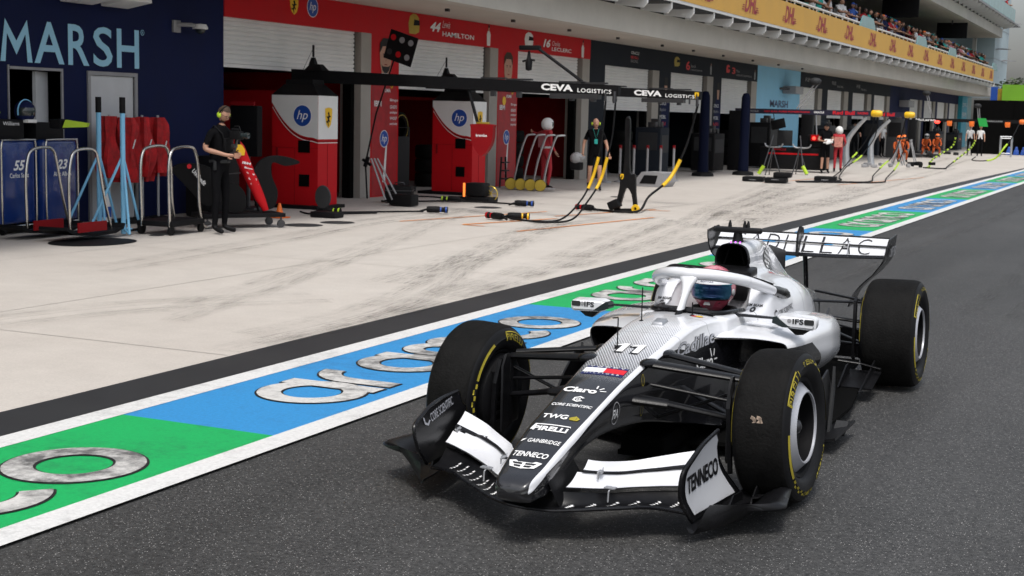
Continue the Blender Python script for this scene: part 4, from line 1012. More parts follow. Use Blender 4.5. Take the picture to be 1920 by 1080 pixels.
# ---- front wing
def hex_shape(r=.034):
    h_ = [(math.cos(R(60*k+30)), math.sin(R(60*k+30))) for k in range(6)]
    return [[(r+r*h_[k][0], r+r*h_[k][1]), (r+r*h_[(k+1) % 6][0], r+r*h_[(k+1) % 6][1]), (r+.63*r*h_[(k+1) % 6][0], r+.63*r*h_[(k+1) % 6][1]), (r+.63*r*h_[k][0], r+.63*r*h_[k][1])] for k in range(5)]
WB = [0, .10, .15, .20, .30, .40, .50, .60, .645]
W_LEa = [1.17, 1.16, 1.145, 1.13, 1.06, .98, .88, .83, .82]
W_LEz = [.135, .137, .140, .146, .150, .152, .140, .125, .115]
W_F1a = [1.12, 1.12, 1.10, 1.05, .915, .83, .75, .70, .69]
W_F1z = [.222, .222, .222, .215, .197, .200, .200, .205, .21]
W_S_a = [.98, .98, .97, .93, .765, .66, .61, .59, .585]
W_S_z = [.272, .272, .270, .262, .236, .240, .255, .275, .285]
W_Ta = [.91, .91, .905, .865, .69, .61, .53, .49, .475]
W_Tz = [.315, .315, .313, .300, .277, .294, .312, .335, .345]
yq = np.linspace(.0, .622, 30)
def W(arr): return smooth1(WB, np.array(arr), yq)
EN = 12
def wing_el(le, lz, te, tz, y0, camber, th, name, m, par=None, nch=9, edge_m=None, kb=1):
    """one spanwise element on each side; returns list of objects. camber<0 sags."""
    out = []
    for s in (1, -1):
        bm = bmn(); G_ = []
        for y, a0, z0, a1, z1 in zip(yq, le, lz, te, tz):
            if y < y0-1e-6: continue
            top, bot = [], []
            for k in range(nch):
                t_ = k/(nch-1); t2 = t_*t_*(3-2*t_)*.3+t_*.7
                x = a0+(a1-a0)*t2; z = z0+(z1-z0)*t2+camber*4*t2*(1-t2)
                h = th*math.sqrt(max(t2, 0)+.001)*(1.02-t2)*2.4+.0015
                top.append((x, s*y, z+h*.5)); bot.append((x, s*y, z-h*.5))
            G_.append(top+bot[::-1])
        n0 = nch
        def mif(c_, i, k):
            if not edge_m: return 0
            return 1 if (k < kb or k >= nch-1) else 0
        grid(bm, G_, True, caps=(True, True), mif=mif)
        out.append(obj(name, bm, [m, edge_m] if edge_m else m, par or car, angle=50))
    return out
LEa, LEz, F1a, F1z, Sa, Sz, Ta, Tz = map(W, (W_LEa, W_LEz, W_F1a, W_F1z, W_S_a, W_S_z, W_Ta, W_Tz))
fwg = bpy.data.objects.new('front_wing', None)
mains = wing_el(LEa, LEz, F1a-.02, F1z-.020, .0, -.028, .020, 'main_plane', 'carbon')
fl1 = wing_el(F1a, F1z+.002, Sa-.004, Sz-.004, .145, -.012, .008, 'wing_flap', 'car_white', edge_m='carbon', nch=EN)
fl2 = wing_el(Sa+.008, Sz+.003, Ta, Tz+.001, .17, -.010, .007, 'wing_flap', 'car_white', edge_m='carbon', nch=EN, kb=3)
# front roll edge of the main plane
for s in (1, -1):
    bm = bmn(); tube(bm, [(a_+.004, s*y, z_-.004) for y, a_, z_ in zip(yq, LEa, LEz)], .0075, 8); obj('leading_edge', bm, 'carbon_gloss', mains[0 if s > 0 else 1])
    # stars in short rows on the main plane
    MB_ = bvh_of(mains[0 if s > 0 else 1]); stars = []
    def star(cx, cy, r):
        return [(cx+(r if k % 2 == 0 else r*.42)*math.cos(math.pi/2+k*math.pi/5), cy+(r if k % 2 == 0 else r*.42)*math.sin(math.pi/2+k*math.pi/5)) for k in range(10)]
    for i in range(7):
        y = .19+.055*i if s < 0 else .17+.075*i
        a0 = float(np.interp(y, yq, LEa)); a1 = float(np.interp(y, yq, F1a))
        for j in range(4):
            stars.append(star(y*s+.005*j, -(a0+(a1-a0)*(.22+.155*j)), .0105))
    put(mains[0 if s > 0 else 1], poly_shape(stars), (0, 0, .3), (0, 1, 0), (-1, 0, 0), 'decal_white', name='star_print', bvh=MB_, d=(0, 0, -1), off=.0025)
    # adjuster brackets
    for (y, up_) in ((.235, 0), (.30, 1), (.60, 0)):
        i = int(y/.622*29); bm = bmn()
        if up_: p0 = Vector((F1a[i]+.03, s*y, F1z[i]-.045)); tube(bm, [p0, p0+Vector((-.005, 0, .045)), p0+Vector((-.04, 0, .06))], .004, 8); box(bm, p0+Vector((-.03, 0, .058)), (.035, .05, .005))
        else: p0 = Vector((Sa[i]+.02, s*y, Sz[i]-.02)); tube(bm, [p0, p0+Vector((0, 0, .028)), p0+Vector((-.03, 0, .034))], .0045, 8); box(bm, p0+Vector((-.03, s*.0, .026)), (.03, .02, .014), bev=.003); prism(bm, [(0, 0), (.03, .022), (.03, 0)], p0+Vector((-.03, 0, .02)), (-1, 0, 0), (0, 0, 1), .003)
        obj('flap_adjuster', bm, 'silver', mains[0 if s > 0 else 1])
    # pylons joining the nose and the wing
    bm = bmn(); rg = []
    for (x0, x1, y, z) in ((1.20, .88, .095, .30), (1.18, .84, .118, .23), (1.15, .86, .135, .17), (1.12, .95, .14, .13)):
        rg.append([((x0+x1)/2+(x0-x1)/2*math.cos(2*math.pi*k/14), s*(y+.012*math.sin(2*math.pi*k/14)), z) for k in range(14)])
    grid(bm, rg, True, caps=(True, True)); obj('nose_pylon', bm, 'carbon', car)
    # endplate: curved sheet, white outside, dark rolled front edge
    prof = [(.85, .080), (.92, .14), (.975, .19), (1.005, .245), (1.015, .295), (.998, .342), (.90, .379), (.80, .411), (.68, .427), (.57, .437)]   # front/top edge
    rear = [(.25, .078), (.28, .11), (.32, .145), (.36, .178), (.40, .21), (.44, .245), (.48, .28), (.52, .32), (.555, .36), (.562, .41)]
    pf_ = catm(prof, 4); rr_ = catm(rear, 4); G_ = []; nU = 12
    def eb(a, z):        # lateral position: bows outward at the bottom and towards the top
        t_ = (z-.06)/.38
        return .648-.014*math.sin(math.pi*min(1, max(0, t_)))+.030*max(0, t_-.45)+.08*max(0, (.80-a))*(1-.9*t_)
    for f_, r_ in zip(pf_, rr_):
        G_.append([(f_[0]+(r_[0]-f_[0])*u, s*eb(f_[0]+(r_[0]-f_[0])*u, f_[1]+(r_[1]-f_[1])*u), f_[1]+(r_[1]-f_[1])*u) for u in np.linspace(0, 1, nU)])
    G2 = [[(x, y+s*.006, z) for x, y, z in row] for row in G_]
    bm = bmn(); grid(bm, G_, False); ep_in = grid(bm, G2, False, mi=1)
    wp = obj('wing_endplate', bm, ['carbon', 'carbon'], car, angle=70)
    G3 = [[(x, y+s*.0095, z) for x, y, z in row[1:-1]] for row in G_[2:-2]]
    bm = bmn(); grid(bm, G3, False); pan = obj('endplate_panel', bm, 'car_white' if s > 0 else 'carbon', wp, angle=70)
    for v in pan.data.vertices: pass
    bm = bmn(); tube(bm, [(x, y+s*.003, z) for x, y, z in [r0[0] for r0 in G_]], .009, 8); tube(bm, [(x, y+s*.003, z) for x, y, z in G_[-1]], .007, 8); tube(bm, [(x, y+s*.003, z) for x, y, z in [r0[-1] for r0 in G_]], .005, 8); obj('endplate_edge', bm, 'carbon_gloss', wp)
    if s > 0:
        PB = bvh_of(pan)
        put(wp, flat_shape('TENNECO', .41, .088, bold=.035, shear=.0), (.915, .9, .215), (-1, 0, .02), (.42, 0, 1), 'decal_black', bvh=PB, d=(0, -1, 0), off=.003, cut=.03)
    else:
        pass
    # footplate with a dipped gutter and a raised outer lip, plus little fences
    rows = []
    for u in np.linspace(0, 1, 22):
        a = .90-.70*u; row = []
        yin = .640+.07*max(0, u-.15)
        yout = .72+.27*math.sin(min(1, u*2.6)*math.pi/2)*(1-.0*u)-.06*max(0, u-.35)/.65
        for v_ in np.linspace(0, 1, 12):
            y = yin+(yout-yin)*v_
            z = .066+.02*u-.026*math.sin(math.pi*min(1, v_/.55))+(.085*(1-.35*u)*(3*((v_-.38)/.5)**2-2*((v_-.38)/.5)**3 if v_ < .88 else 1-.9*(v_-.88)/.12*.35) if v_ > .38 else 0)
            row.append((a-.16*v_**1.5*(1-u), s*y, z))
        rows.append(row)
    rows2 = [[(x, y, z-.009) for x, y, z in r0] for r0 in rows]
    bm = bmn(); V1 = grid(bm, rows, False); V2 = grid(bm, rows2, False)
    for A_, B_ in ((V1[0], V2[0]), (V1[-1], V2[-1]), ([r0[-1] for r0 in V1], [r0[-1] for r0 in V2]), ([r0[0] for r0 in V1], [r0[0] for r0 in V2])):
        for k in range(len(A_)-1): face(bm, (A_[k], A_[k+1], B_[k+1], B_[k]))
    fp = obj('footplate', bm, 'carbon', wp, angle=60)
    bm = bmn()
    for (x, y, L_, h) in ((.60, .735, .26, .075), (.40, .79, .26, .08)):
        prism(bm, [(0, 0), (-L_, 0), (-L_*.95, h*.9), (-L_*.4, h*1.1), (-.02, h*.5)], (x, s*y, .045), (1, 0, .0), (0, 0, 1), .007)
        prism(bm, [(0, 0), (-L_*.9, 0), (-L_*.95, .05), (-.03, .03)], (x+.0, s*y, .045+h*.62), (1, 0, .1), (0, s, .1), .006)
    obj('footplate_fence', bm, 'carbon', wp, smooth=False)
# core scientific on the inner face of the right endplate (and the inner face of the left one is hidden)
EPR = [o for o in bpy.data.objects if o.name.startswith('wing_endplate')][-1]
def lift():
    # the car leans a little: the right hand end of the wing rides higher, the left lower
    seen = set()
    for o in bpy.data.objects:
        nm = o.name.split('.')[0]
        if nm not in ('main_plane', 'wing_flap', 'leading_edge', 'star_print', 'flap_adjuster', 'wing_endplate', 'endplate_panel', 'endplate_edge', 'footplate', 'footplate_fence') or o.type != 'MESH' or o.data.name in seen: continue
        seen.add(o.data.name)
        for v in o.data.vertices:
            y = v.co.y
            if nm in ('main_plane', 'wing_flap', 'leading_edge', 'star_print', 'flap_adjuster'):
                v.co.z += ((.034 if v.co.z < .26 else .020) if y < 0 else -.012)*min(1, abs(y)/.62)**1.7
                if y < 0: v.co.y *= 1+.05*min(1, abs(y)/.62)
            elif y < 0 and nm.startswith('footplate'):
                v.co.z += .045; v.co.y = -(.655+(abs(y)-.64)*1.22)
            elif y < 0:
                v.co.z += .085-.065*min(1, max(0, (v.co.z-.08)/.34)); v.co.y *= 1.035
                if nm.startswith(('wing_endplate', 'endplate')):
                    v.co.y -= .012
                    if v.co.x < .66: v.co.x -= (.66-v.co.x)*1.1*min(1, max(0, (v.co.z-.30)/.08))
                if v.co.x > .66: v.co.x = .66+(v.co.x-.66)*.84
lift()
EB2 = bvh_of(EPR)
put(EPR, flat_shape('CORE SCIENTIFIC', .25, .040, bold=.01, shear=.2), (.79, -.40, .362), (-1, 0, .17), (.25, 0, 1), 'wheel_silver', bvh=EB2, d=(0, -1, 0), off=.004, cut=.05)
put(EPR, poly_shape(hex_shape()), (.86, -.40, .345), (-1, 0, .17), (.25, 0, 1), 'wheel_silver', name='emblem', bvh=EB2, d=(0, -1, 0), off=.004)
# ---- wheels
def wheel(name, x, y, r, w, camber, steer, front, ph=0):
    s = 1 if y > 0 else -1
    hw = w/2; rim = .238
    bm = bmn(); lathe(bm, [(rim+.004, -hw+.03), (rim-.012, -hw+.035), (rim-.02, -hw+.06), (rim-.03, 0), (rim-.02, hw-.06), (rim-.012, hw-.035), (rim+.004, hw-.03)], (0, 0, 0), 'y', 64); wh = obj('wheel', bm, 'black', car)
    wh.location = (x, y, r-.004); wh.rotation_euler = (camber*s, 0, steer)
    # tyre
    prof = [(rim, -hw+.045), (rim+.008, -hw+.030), (rim+.030, -hw+.010), (rim+.065, -hw+.001), (r-.060, -hw+.004), (r-.030, -hw+.014), (r-.012, -hw+.030), (r-.004, -hw+.050), (r, -hw+.085), (r+.001, 0)]
    prof = catm(prof, 3); pr2 = [tuple(p) for p in prof]+[(p[0], -p[1]) for p in prof[-2::-1]]
    nn = len(pr2); mi = [1 if (p[0] < r-.016) else 0 for p in pr2]
    bm = bmn(); lathe(bm, pr2, (0, 0, 0), 'y', 96, mi); ty = obj('tyre', bm, ['rubber', 'sidewall'], wh, angle=60)
    o_ = s*hw
    bm = bmn(); lathe(bm, [(.226, o_-s*.062), (.224, o_-s*.058), (.220, o_-s*.058), (.172, o_-s*.008), (.166, o_-s*.009), (.165, o_-s*.02)], (0, 0, 0), 'y', 64); obj('wheel_ring', bm, 'wheel_silver', wh)
    bm = bmn(); lathe(bm, [(.166, o_-s*.018), (.167, o_-s*.09), (.13, o_-s*.13), (.06, o_-s*.14), (.0, o_-s*.14)], (0, 0, 0), 'y', 48)
    for k in range(10):
        a = 2*math.pi*k/10; box(bm, (.105*math.cos(a), o_-s*.128, .105*math.sin(a)), (.11, .012, .014), Matrix.Rotation(-a, 3, 'Y'))
    obj('wheel_cover', bm, 'black', wh)
    bm = bmn(); lathe(bm, [(.045, o_-s*.12), (.042, o_-s*.07), (.030, o_-s*.045), (.012, o_-s*.035), (0, o_-s*.035)], (0, 0, 0), 'y', 24); obj('wheel_nut', bm, 'dark_metal', wh)
    # inner drum
    i_ = -s*hw
    bm = bmn(); lathe(bm, [(.22, i_+s*.04), (.215, i_+s*.005), (.19, i_-s*.012), (.06, i_-s*.02), (0, i_-s*.02)], (0, 0, 0), 'y', 48); obj('brake_drum', bm, 'black', wh)
    if front:
        bm = bmn(); prism(bm, [(.03, -.19), (-.07, -.15), (-.10, .05), (-.06, .17), (.02, .21), (.09, .15), (.10, 0), (.09, -.12)], (0.06, i_-s*.02, 0), (1, 0, 0), (0, 0, 1), .03*(-1 if s < 0 else 1)*-1 if False else .03)
        for k in range(5): bx(bm, .10, .155, i_-s*.05, i_-s*.005, -.12+.05*k, -.105+.05*k)
        prism(bm, [(0, -.22), (.02, -.22), (.035, .10), (-.01, .22), (-.03, .22), (.01, .0)], (.15, i_-s*.05, 0), (1, 0, 0), (0, 0, 1), .02)
        obj('brake_duct', bm, 'carbon', wh, smooth=False)
    # sidewall print on both faces
    ys_ = [p[1] for p in prof]; rs_ = [p[0] for p in prof]
    def lat(rad):
        i = int(np.argmin([abs(q-rad) for q in rs_])); return -ys_[i]
    for f in (1, -1):
        def ring_fn(a_mid, r0, sgn=f):
            def fn(x_, y_):
                rad = r0+y_; a = a_mid+sgn*x_/r0
                return (rad*math.cos(a), sgn*(lat(rad)+.0025), rad*math.sin(a))
            return fn
        for a_mid in (R(28)+ph, R(208)+ph):
            sh = flat_shape('PIRELLI', .185, .034, bold=.0)
            put(wh, sh, None, None, None, 'decal_yellow', fn=ring_fn(a_mid, rim+.056), cut=.02)
            bar = poly_shape([[(0.0, 0), (.19, .0), (.19, .006), (.0, .006)], [(-.004, -.044), (.008, -.044), (.008, .006), (-.004, .006)]])
            put(wh, bar, None, None, None, 'decal_yellow', name='band_print', fn=ring_fn(a_mid, rim+.097), cut=.012)
        for a_mid in (R(-75)+ph, R(105)+ph):
            blocks = [[(0.03*k, .0 if k % 2 else .010), (.03*k+.024, .0 if k % 2 else .010), (.03*k+.024, .010 if k % 2 else .020), (.03*k, .010 if k % 2 else .020)] for k in range(6)]+[[(.19, 0), (.42, 0), (.42, .014), (.19, .014)]]
            put(wh, poly_shape(blocks), None, None, None, 'decal_yellow', name='band_print', fn=ring_fn(a_mid, rim+.068), cut=.012)
            put(wh, flat_shape('P ZERO', .13, .022, bold=.01), None, None, None, 'decal_yellow', fn=ring_fn(a_mid-.45, rim+.068), cut=.02)
    return wh
fl_w = wheel('fl', 0, .81, FR_, .28, R(3.2), R(-2.8), True)
fr_w = wheel('fr', 0, -.81, FR_, .28, R(3.2), R(-2.8), True, R(62))
rl_w = wheel('rl', -3.386, .7625, RR_, .375, R(1.6), 0, False)
rr_w = wheel('rr', -3.386, -.7625, RR_, .375, R(1.6), 0, False)
# stuck marble of rubber and confetti on the front left tread
bm = bmn(); rnd = random.Random(3)
a = R(14); cpt = Vector((.372*math.cos(a), 0, .372*math.sin(a)))
for k in range(9):
    p = cpt+Vector((0, rnd.uniform(-.02, .02), rnd.uniform(-.014, .014))); box(bm, p, (.003, rnd.uniform(.008, .03), rnd.uniform(.006, .018)), Matrix.Rotation(rnd.uniform(0, 3), 3, 'X'))
obj('debris', bm, mat('debris_tan', (.42, .32, .25), .9, var=.3, vscale=60), fl_w, smooth=False)
# ---- front suspension
for s in (1, -1):
    bm = bmn()
    foil(bm, (.085, s*.15, .622), (.0, s*.62, .575), .125, .105, .34); foil(bm, (-.16, s*.16, .635), (-.05, s*.62, .59), .085, .075, .36)
    foil(bm, (.24, s*.12, .468), (.19, s*.30, .450), .13, .11, .42); foil(bm, (.18, s*.29, .450), (.02, s*.60, .375), .065, .06, .5); foil(bm, (-.35, s*.18, .44), (-.03, s*.60, .36), .06, .05, .4)
    foil(bm, (.10, s*.18, .52), (.02, s*.60, .46), .035, .03, .6); foil(bm, (-.05, s*.18, .33), (.0, s*.62, .52), .035, .03, .6)
    obj('front_suspension', bm, 'carbon', car)
    bm = bmn(); box(bm, (0, s*.628, .40), (.12, .05, .36), bev=.02, taper=.7); prism(bm, [(-.06, -.16), (.01, -.22), (.03, -.20), (.03, .14), (-.01, .2), (-.05, .2)], (.13, s*.60, .40), (1, 0, 0), (0, 0, 1), .012); obj('upright', bm, 'carbon', car)
    for dx, m_, z in ((.085, 'carbon_gloss', .618), (-.16, 'carbon_gloss', .63)):
        bm = bmn(); sphere(bm, (dx, s*.165, z+.004), .05, 14, sc=(1.5, 1.0, .42)); obj('suspension_fairing', bm, m_, car)
    # rear
    bm = bmn()
    for p, q_, c0 in (((-3.0, .20, .60), (-3.36, .56, .57), .05), ((-3.75, .12, .58), (-3.42, .56, .57), .05), ((-2.9, .22, .36), (-3.34, .56, .27), .05), ((-3.8, .12, .33), (-3.42, .56, .26), .05), ((-3.3, .14, .47), (-3.40, .58, .42), .07), ((-3.0, .2, .5), (-3.36, .55, .36), .035)):
        foil(bm, (p[0], s*p[1], p[2]), (q_[0], s*q_[1], q_[2]), c0, c0*.9, .4)
    obj('rear_suspension', bm, 'carbon', car)
    bm = bmn(); box(bm, (-3.38, s*.555, .40), (.26, .035, .44), bev=.02); prism(bm, [(-.02, -.22), (.03, -.2), (.04, .2), (0, .22)], (-3.20, s*.53, .40), (1, 0, 0), (0, 0, 1), .02); obj('rear_upright', bm, 'carbon', car)
# ---- rear wing
def rw_el(a0, z0, a1, z1, hw, name, mats, droop=0, th=.012, mif=None, camber=-.018):
    bm = bmn(); G_ = []; nch = 10
    for y in np.linspace(-hw, hw, 33):
        e = (y/hw)**2; top, bot = [], []
        for k in range(nch):
            t_ = k/(nch-1); x = a0+(a1-a0)*t_; z = z0+(z1-z0)*t_+camber*4*t_*(1-t_)+droop*e*(1-t_)
            h = th*math.sqrt(t_+.01)*(1.02-t_)*2.4+.002
            top.append((x, y, z+h/2)); bot.append((x, y, z-h/2))
        G_.append(top+bot[::-1])
    grid(bm, G_, True, caps=(True, True), mif=mif)
    return obj(name, bm, mats, car, angle=50)
lead = lambda c_, i, k: 1 if (k < 3 or k > 10) else 0
rw1 = rw_el(-3.58, .850, -3.69, .928, .63, 'rear_wing_plane', ['car_white', 'carbon_gloss'], droop=.02, th=.02, mif=lead)
rw2 = rw_el(-3.675, .942, -3.765, 1.002, .63, 'rear_wing_flap', ['car_white', 'carbon_gloss'], th=.010, mif=lambda c_, i, k: 1 if (k < 1 or k == 8 or k > 11) else 0)
B1, B2 = bvh_of(rw1), bvh_of(rw2)
for s in (1, -1):
    pts = [(1.025, .660), (.97, .652), (.90, .642), (.84, .622), (.79, .585), (.74, .545), (.69, .49), (.63, .435), (.57, .40), (.50, .385)]
    fr = [-3.52, -3.50, -3.50, -3.51, -3.54, -3.58, -3.62, -3.64, -3.62, -3.58]; re = [-3.80, -3.82, -3.84, -3.86, -3.87, -3.87, -3.87, -3.86, -3.85, -3.84]
    zs = catm([(z, y, f_, r_) for (z, y), f_, r_ in zip(pts, fr, re)], 3)
    G_ = [[(f_+(r_-f_)*u, s*y, z-(.018*(1-u) if z > .95 else 0)) for u in np.linspace(0, 1, 6)] for z, y, f_, r_ in zs]
    bm = bmn(); V1 = grid(bm, G_, False); V2 = grid(bm, [[(x, y+s*.010, z) for x, y, z in r0] for r0 in G_], False)
    for A_, B_ in ((V1[0], V2[0]), (V1[-1], V2[-1]), ([r0[-1] for r0 in V1], [r0[-1] for r0 in V2]), ([r0[0] for r0 in V1], [r0[0] for r0 in V2])):
        for k in range(len(A_)-1): face(bm, (A_[k], A_[k+1], B_[k+1], B_[k]))
    ep = obj('rear_wing_endplate', bm, 'carbon_gloss', car, angle=60)
    if s > 0:
        put(ep, flat_shape('IFS', .17, .075, bold=.02), (-3.62, .642+.016, .875), (-1, 0, 0), (0, .08, 1), 'grey', off=.006); put(ep, ring_shape(.03, .03, .03, .03, .008), (-3.56, .642+.016, .88), (-1, 0, 0), (0, .08, 1), 'grey', off=.006, name='emblem')
bm = bmn(); prism(bm, [(0, -.01), (.04, .0), (.04, .11), (.02, .175), (-.04, .215), (-.12, .20), (-.14, .14), (-.08, .13), (-.03, .08)], (-3.60, .008, .845), (1, 0, 0), (0, 0, 1), .016); obj('drs_pod', bm, 'carbon_gloss', car, smooth=False)
bm = bmn(); tube(bm, [(-3.66, -.02, .85), (-3.70, -.02, .75), (-3.74, -.02, .62), (-3.75, -.02, .5)], .018, 10); 
pyl = obj('rear_wing_pylon', bm, 'carbon_gloss', car)
pyl.location = (0, .06, 0)
bm = bmn()
for y in (-.33, .36): tube(bm, [(-3.60, y, .875), (-3.61, y, .935), (-3.65, y, .97), (-3.69, y, .965)], .0035, 8)
obj('slot_bracket', bm, 'silver', car)
# ---- writing on the car
up_n = (-1, 0, .28)
def nose_text(s, a, w, h, m='decal_white', y0=None, **k):
    y0 = -w/2-.006 if y0 is None else y0
    return put(tub, flat_shape(s, w, h, **k) if isinstance(s, str) else s, (a, y0, .95), (0, 1, 0), (-1, 0, 0), m, bvh=TB, d=(0, 0, -1), off=.0025, cut=.03, name='lettering' if isinstance(s, str) else 'emblem')
# crest at the tip
cr = [[(0, .058), (.03, .062), (.045, .050), (.11, .050), (.125, .062), (.155, .058), (.135, .014), (.0775, 0), (.02, .014)]]
nose_text(poly_shape(cr), 1.235, .155, .06, y0=-.083)
ci = [[(.02, .046), (.07, .042), (.07, .030), (.03, .034)], [(.085, .042), (.135, .046), (.125, .034), (.085, .030)], [(.035, .026), (.07, .022), (.07, .010), (.04, .014)], [(.085, .022), (.12, .026), (.115, .014), (.085, .010)]]
put(tub, poly_shape(ci), (1.235, -.083, .95), (0, 1, 0), (-1, 0, 0), 'decal_black', bvh=TB, d=(0, 0, -1), off=.005, name='emblem', cut=.03)
nose_text('TENNECO', 1.145, .165, .036, bold=.02, shear=.2); nose_text('GAINBRIDGE', 1.035, .155, .030, bold=.01, y0=-.068); nose_text(poly_shape([[(0, 0), (.012, .012), (.02, .03), (.004, .02)]]), 1.035, .02, .03, y0=-.098)
nose_text('PIRELLI', .935, .165, .038, bold=.04); put(tub, poly_shape([[(0, 0), (.165, 0), (.17, -.006), (.165, .008), (0, .008)], [(-.012, -.045), (0, -.045), (.006, .008), (-.006, .008)]]), (.885, -.088, .95), (0, 1, 0), (-1, 0, 0), 'decal_white', bvh=TB, d=(0, 0, -1), off=.0028, cut=.03, name='emblem')
nose_text('TWG', .815, .125, .042, bold=.03, y0=-.098); nose_text(poly_shape([[(0, .02), (.026, .042), (.052, .02), (.044, 0), (.008, 0)]]), .815, .05, .04, 'decal_yellow', y0=.035); nose_text('AI', .808, .022, .02, 'decal_black', y0=.049)
nose_text('CORE SCIENTIFIC', .685, .20, .026, bold=.02)
hexo = [(math.cos(R(60*k+30)), math.sin(R(60*k+30))) for k in range(6)]
hx = [[(.03+.03*hexo[k][0], .03+.03*hexo[k][1]), (.03+.03*hexo[(k+1) % 6][0], .03+.03*hexo[(k+1) % 6][1]), (.03+.019*hexo[(k+1) % 6][0], .03+.019*hexo[(k+1) % 6][1]), (.03+.019*hexo[k][0], .03+.019*hexo[k][1])] for k in range(6)]
nose_text(poly_shape(hx[:5]), .635, .06, .06, y0=-.030); nose_text(ring_shape(.011, .011, .011, .011, .005), .617, .02, .02, y0=-.011)
nose_text('Claro', .535, .17, .052, bold=.04, y0=-.115)
for an, l0 in ((95, .030), (50, .026), (8, .030)):
    c_, s_ = math.cos(R(an)), math.sin(R(an)); w_ = .0035
    nose_text(poly_shape([[(c_*.022-s_*w_, s_*.022+c_*w_), (c_*.022+s_*w_, s_*.022-c_*w_), (c_*(.022+l0)+s_*w_, s_*(.022+l0)-c_*w_), (c_*(.022+l0)-s_*w_, s_*(.022+l0)+c_*w_)]]), .505, .05, .05, y0=.045)
# flag
nose_text(poly_shape([[(0, 0), (.215, 0), (.215, .108), (0, .108)]]), .325, .2, .1, 'decal_navy', y0=-.108)
put(tub, poly_shape([[(0, 0), (.107, 0), (.107, .055), (0, .055)]]), (.298, -.108, .95), (0, 1, 0), (-1, 0, 0), 'decal_white', bvh=TB, d=(0, 0, -1), off=.004, cut=.03, name='emblem')
put(tub, poly_shape([[(0, 0), (.107, 0), (.107, .055), (0, .055)]]), (.298, -.001, .95), (0, 1, 0), (-1, 0, 0), 'decal_red', bvh=TB, d=(0, 0, -1), off=.004, cut=.03, name='emblem')
for s_, a_ in (('TOMMY', .238), ('HILFIGER', .319)): put(tub, flat_shape(s_, .18, .014, bold=.01, spacing=1.8), (a_, -.09, .95), (0, 1, 0), (-1, 0, 0), 'decal_white', bvh=TB, d=(0, 0, -1), off=.0055, cut=.03)
# number 11 : white with outline
one_b = [(-.009, .085), (-.009, .103), (.031, .137), (.068, .137), (.068, -.005), (.023, -.005), (.023, .085)]
def one(x): return [(x-.004, .100), (x+.032, .130), (x+.062, .130), (x+.062, 0), (x+.028, 0), (x+.028, .098), (x-.004, .088)]
nose_text(poly_shape([[(x+dx*1.0, y) for x, y in one_b] for dx in (0, .085)]), .012, .15, .125, 'decal_black', y0=-.080); put(tub, poly_shape([one(0), one(.085)]), (.005, -.075, .95), (0, 1, 0), (-1, 0, 0), 'decal_white', bvh=TB, d=(0, 0, -1), off=.0045, cut=.03, name='number')
nose_text('CADILLAC FORMULA 1 TEAM', -.86, .30, .016, 'decal_black', y0=-.15)
put(tub, disc(.020), (-.800, .085, .95), (0, 1, 0), (-1, 0, 0), 'decal_red', bvh=TB, d=(0, 0, -1), off=.002, name='emblem'); put(tub, disc(.020), (-.800, .110, .95), (0, 1, 0), (-1, 0, 0), 'yellow', bvh=TB, d=(0, 0, -1), off=.0035, name='emblem')
# left flank writing
def side_text(s, a, z, w, h, m, y0=.6, off=.003, b=TB, par=tub, tilt=0, **k):
    return put(par, flat_shape(s, w, h, **k) if isinstance(s, str) else s, (a, y0, z), (-math.cos(R(tilt)), 0, math.sin(R(tilt))), (math.sin(R(tilt)), 0, math.cos(R(tilt))), m, bvh=b, d=(0, -1, 0), off=off, cut=.03, name='lettering' if isinstance(s, str) else 'emblem')
side_text('Cadillac', -.27, .598, .52, .066, 'decal_black', bold=.045, shear=.55, tilt=2, off=.002); side_text('Cadillac', -.27, .600, .52, .063, 'wheel_silver', bold=.015, shear=.55, tilt=2, off=.004)
side_text('Claro', -.49, .500, .22, .060, 'decal_white', bold=.03); side_text(poly_shape([[(0, 0), (.01, 0), (.0, .045), (-.008, .045)], [(.03, .005), (.038, 0), (.055, .035), (.048, .04)], [(.04, -.022), (.08, -.022), (.08, -.014), (.04, -.014)]]), -.69, .548, .1, .1, 'decal_white')
side_text(ring_shape(.045, .055, .045, .055, .005), .53, .385, .09, .11, 'grey'); side_text('FIA', .52, .415, .065, .045, 'decal_white', bold=.02)
for a_, z_ in ((.19, .52), (.19, .37)): side_text(ring_shape(.016, .03, .016, .03, .004), a_, z_, .03, .06, 'decal_yellow')
for s in (1, -1):
    u_ = (0, 1, 0)
    y0 = .238 if s > 0 else -.323
    put(tub, flat_shape('JIM BEAM', .085, .022, bold=.015), (-1.2, y0, .768), u_, (0, 0, 1), 'decal_black', bvh=TB, d=(-1, 0, -.15), off=.003, cut=.03)
    put(tub, ring_shape(.014, .016, .014, .016, .009), (-1.2, y0+.028, .738), u_, (0, 0, 1), 'decal_black', bvh=TB, d=(-1, 0, -.15), off=.003, name='emblem')
side_text('CORE SCIENTIFIC', -1.60, .668, .27, .034, 'decal_black', bold=.01, tilt=4); side_text(poly_shape(hx[:5]), -1.525, .655, .06, .06, 'decal_black')
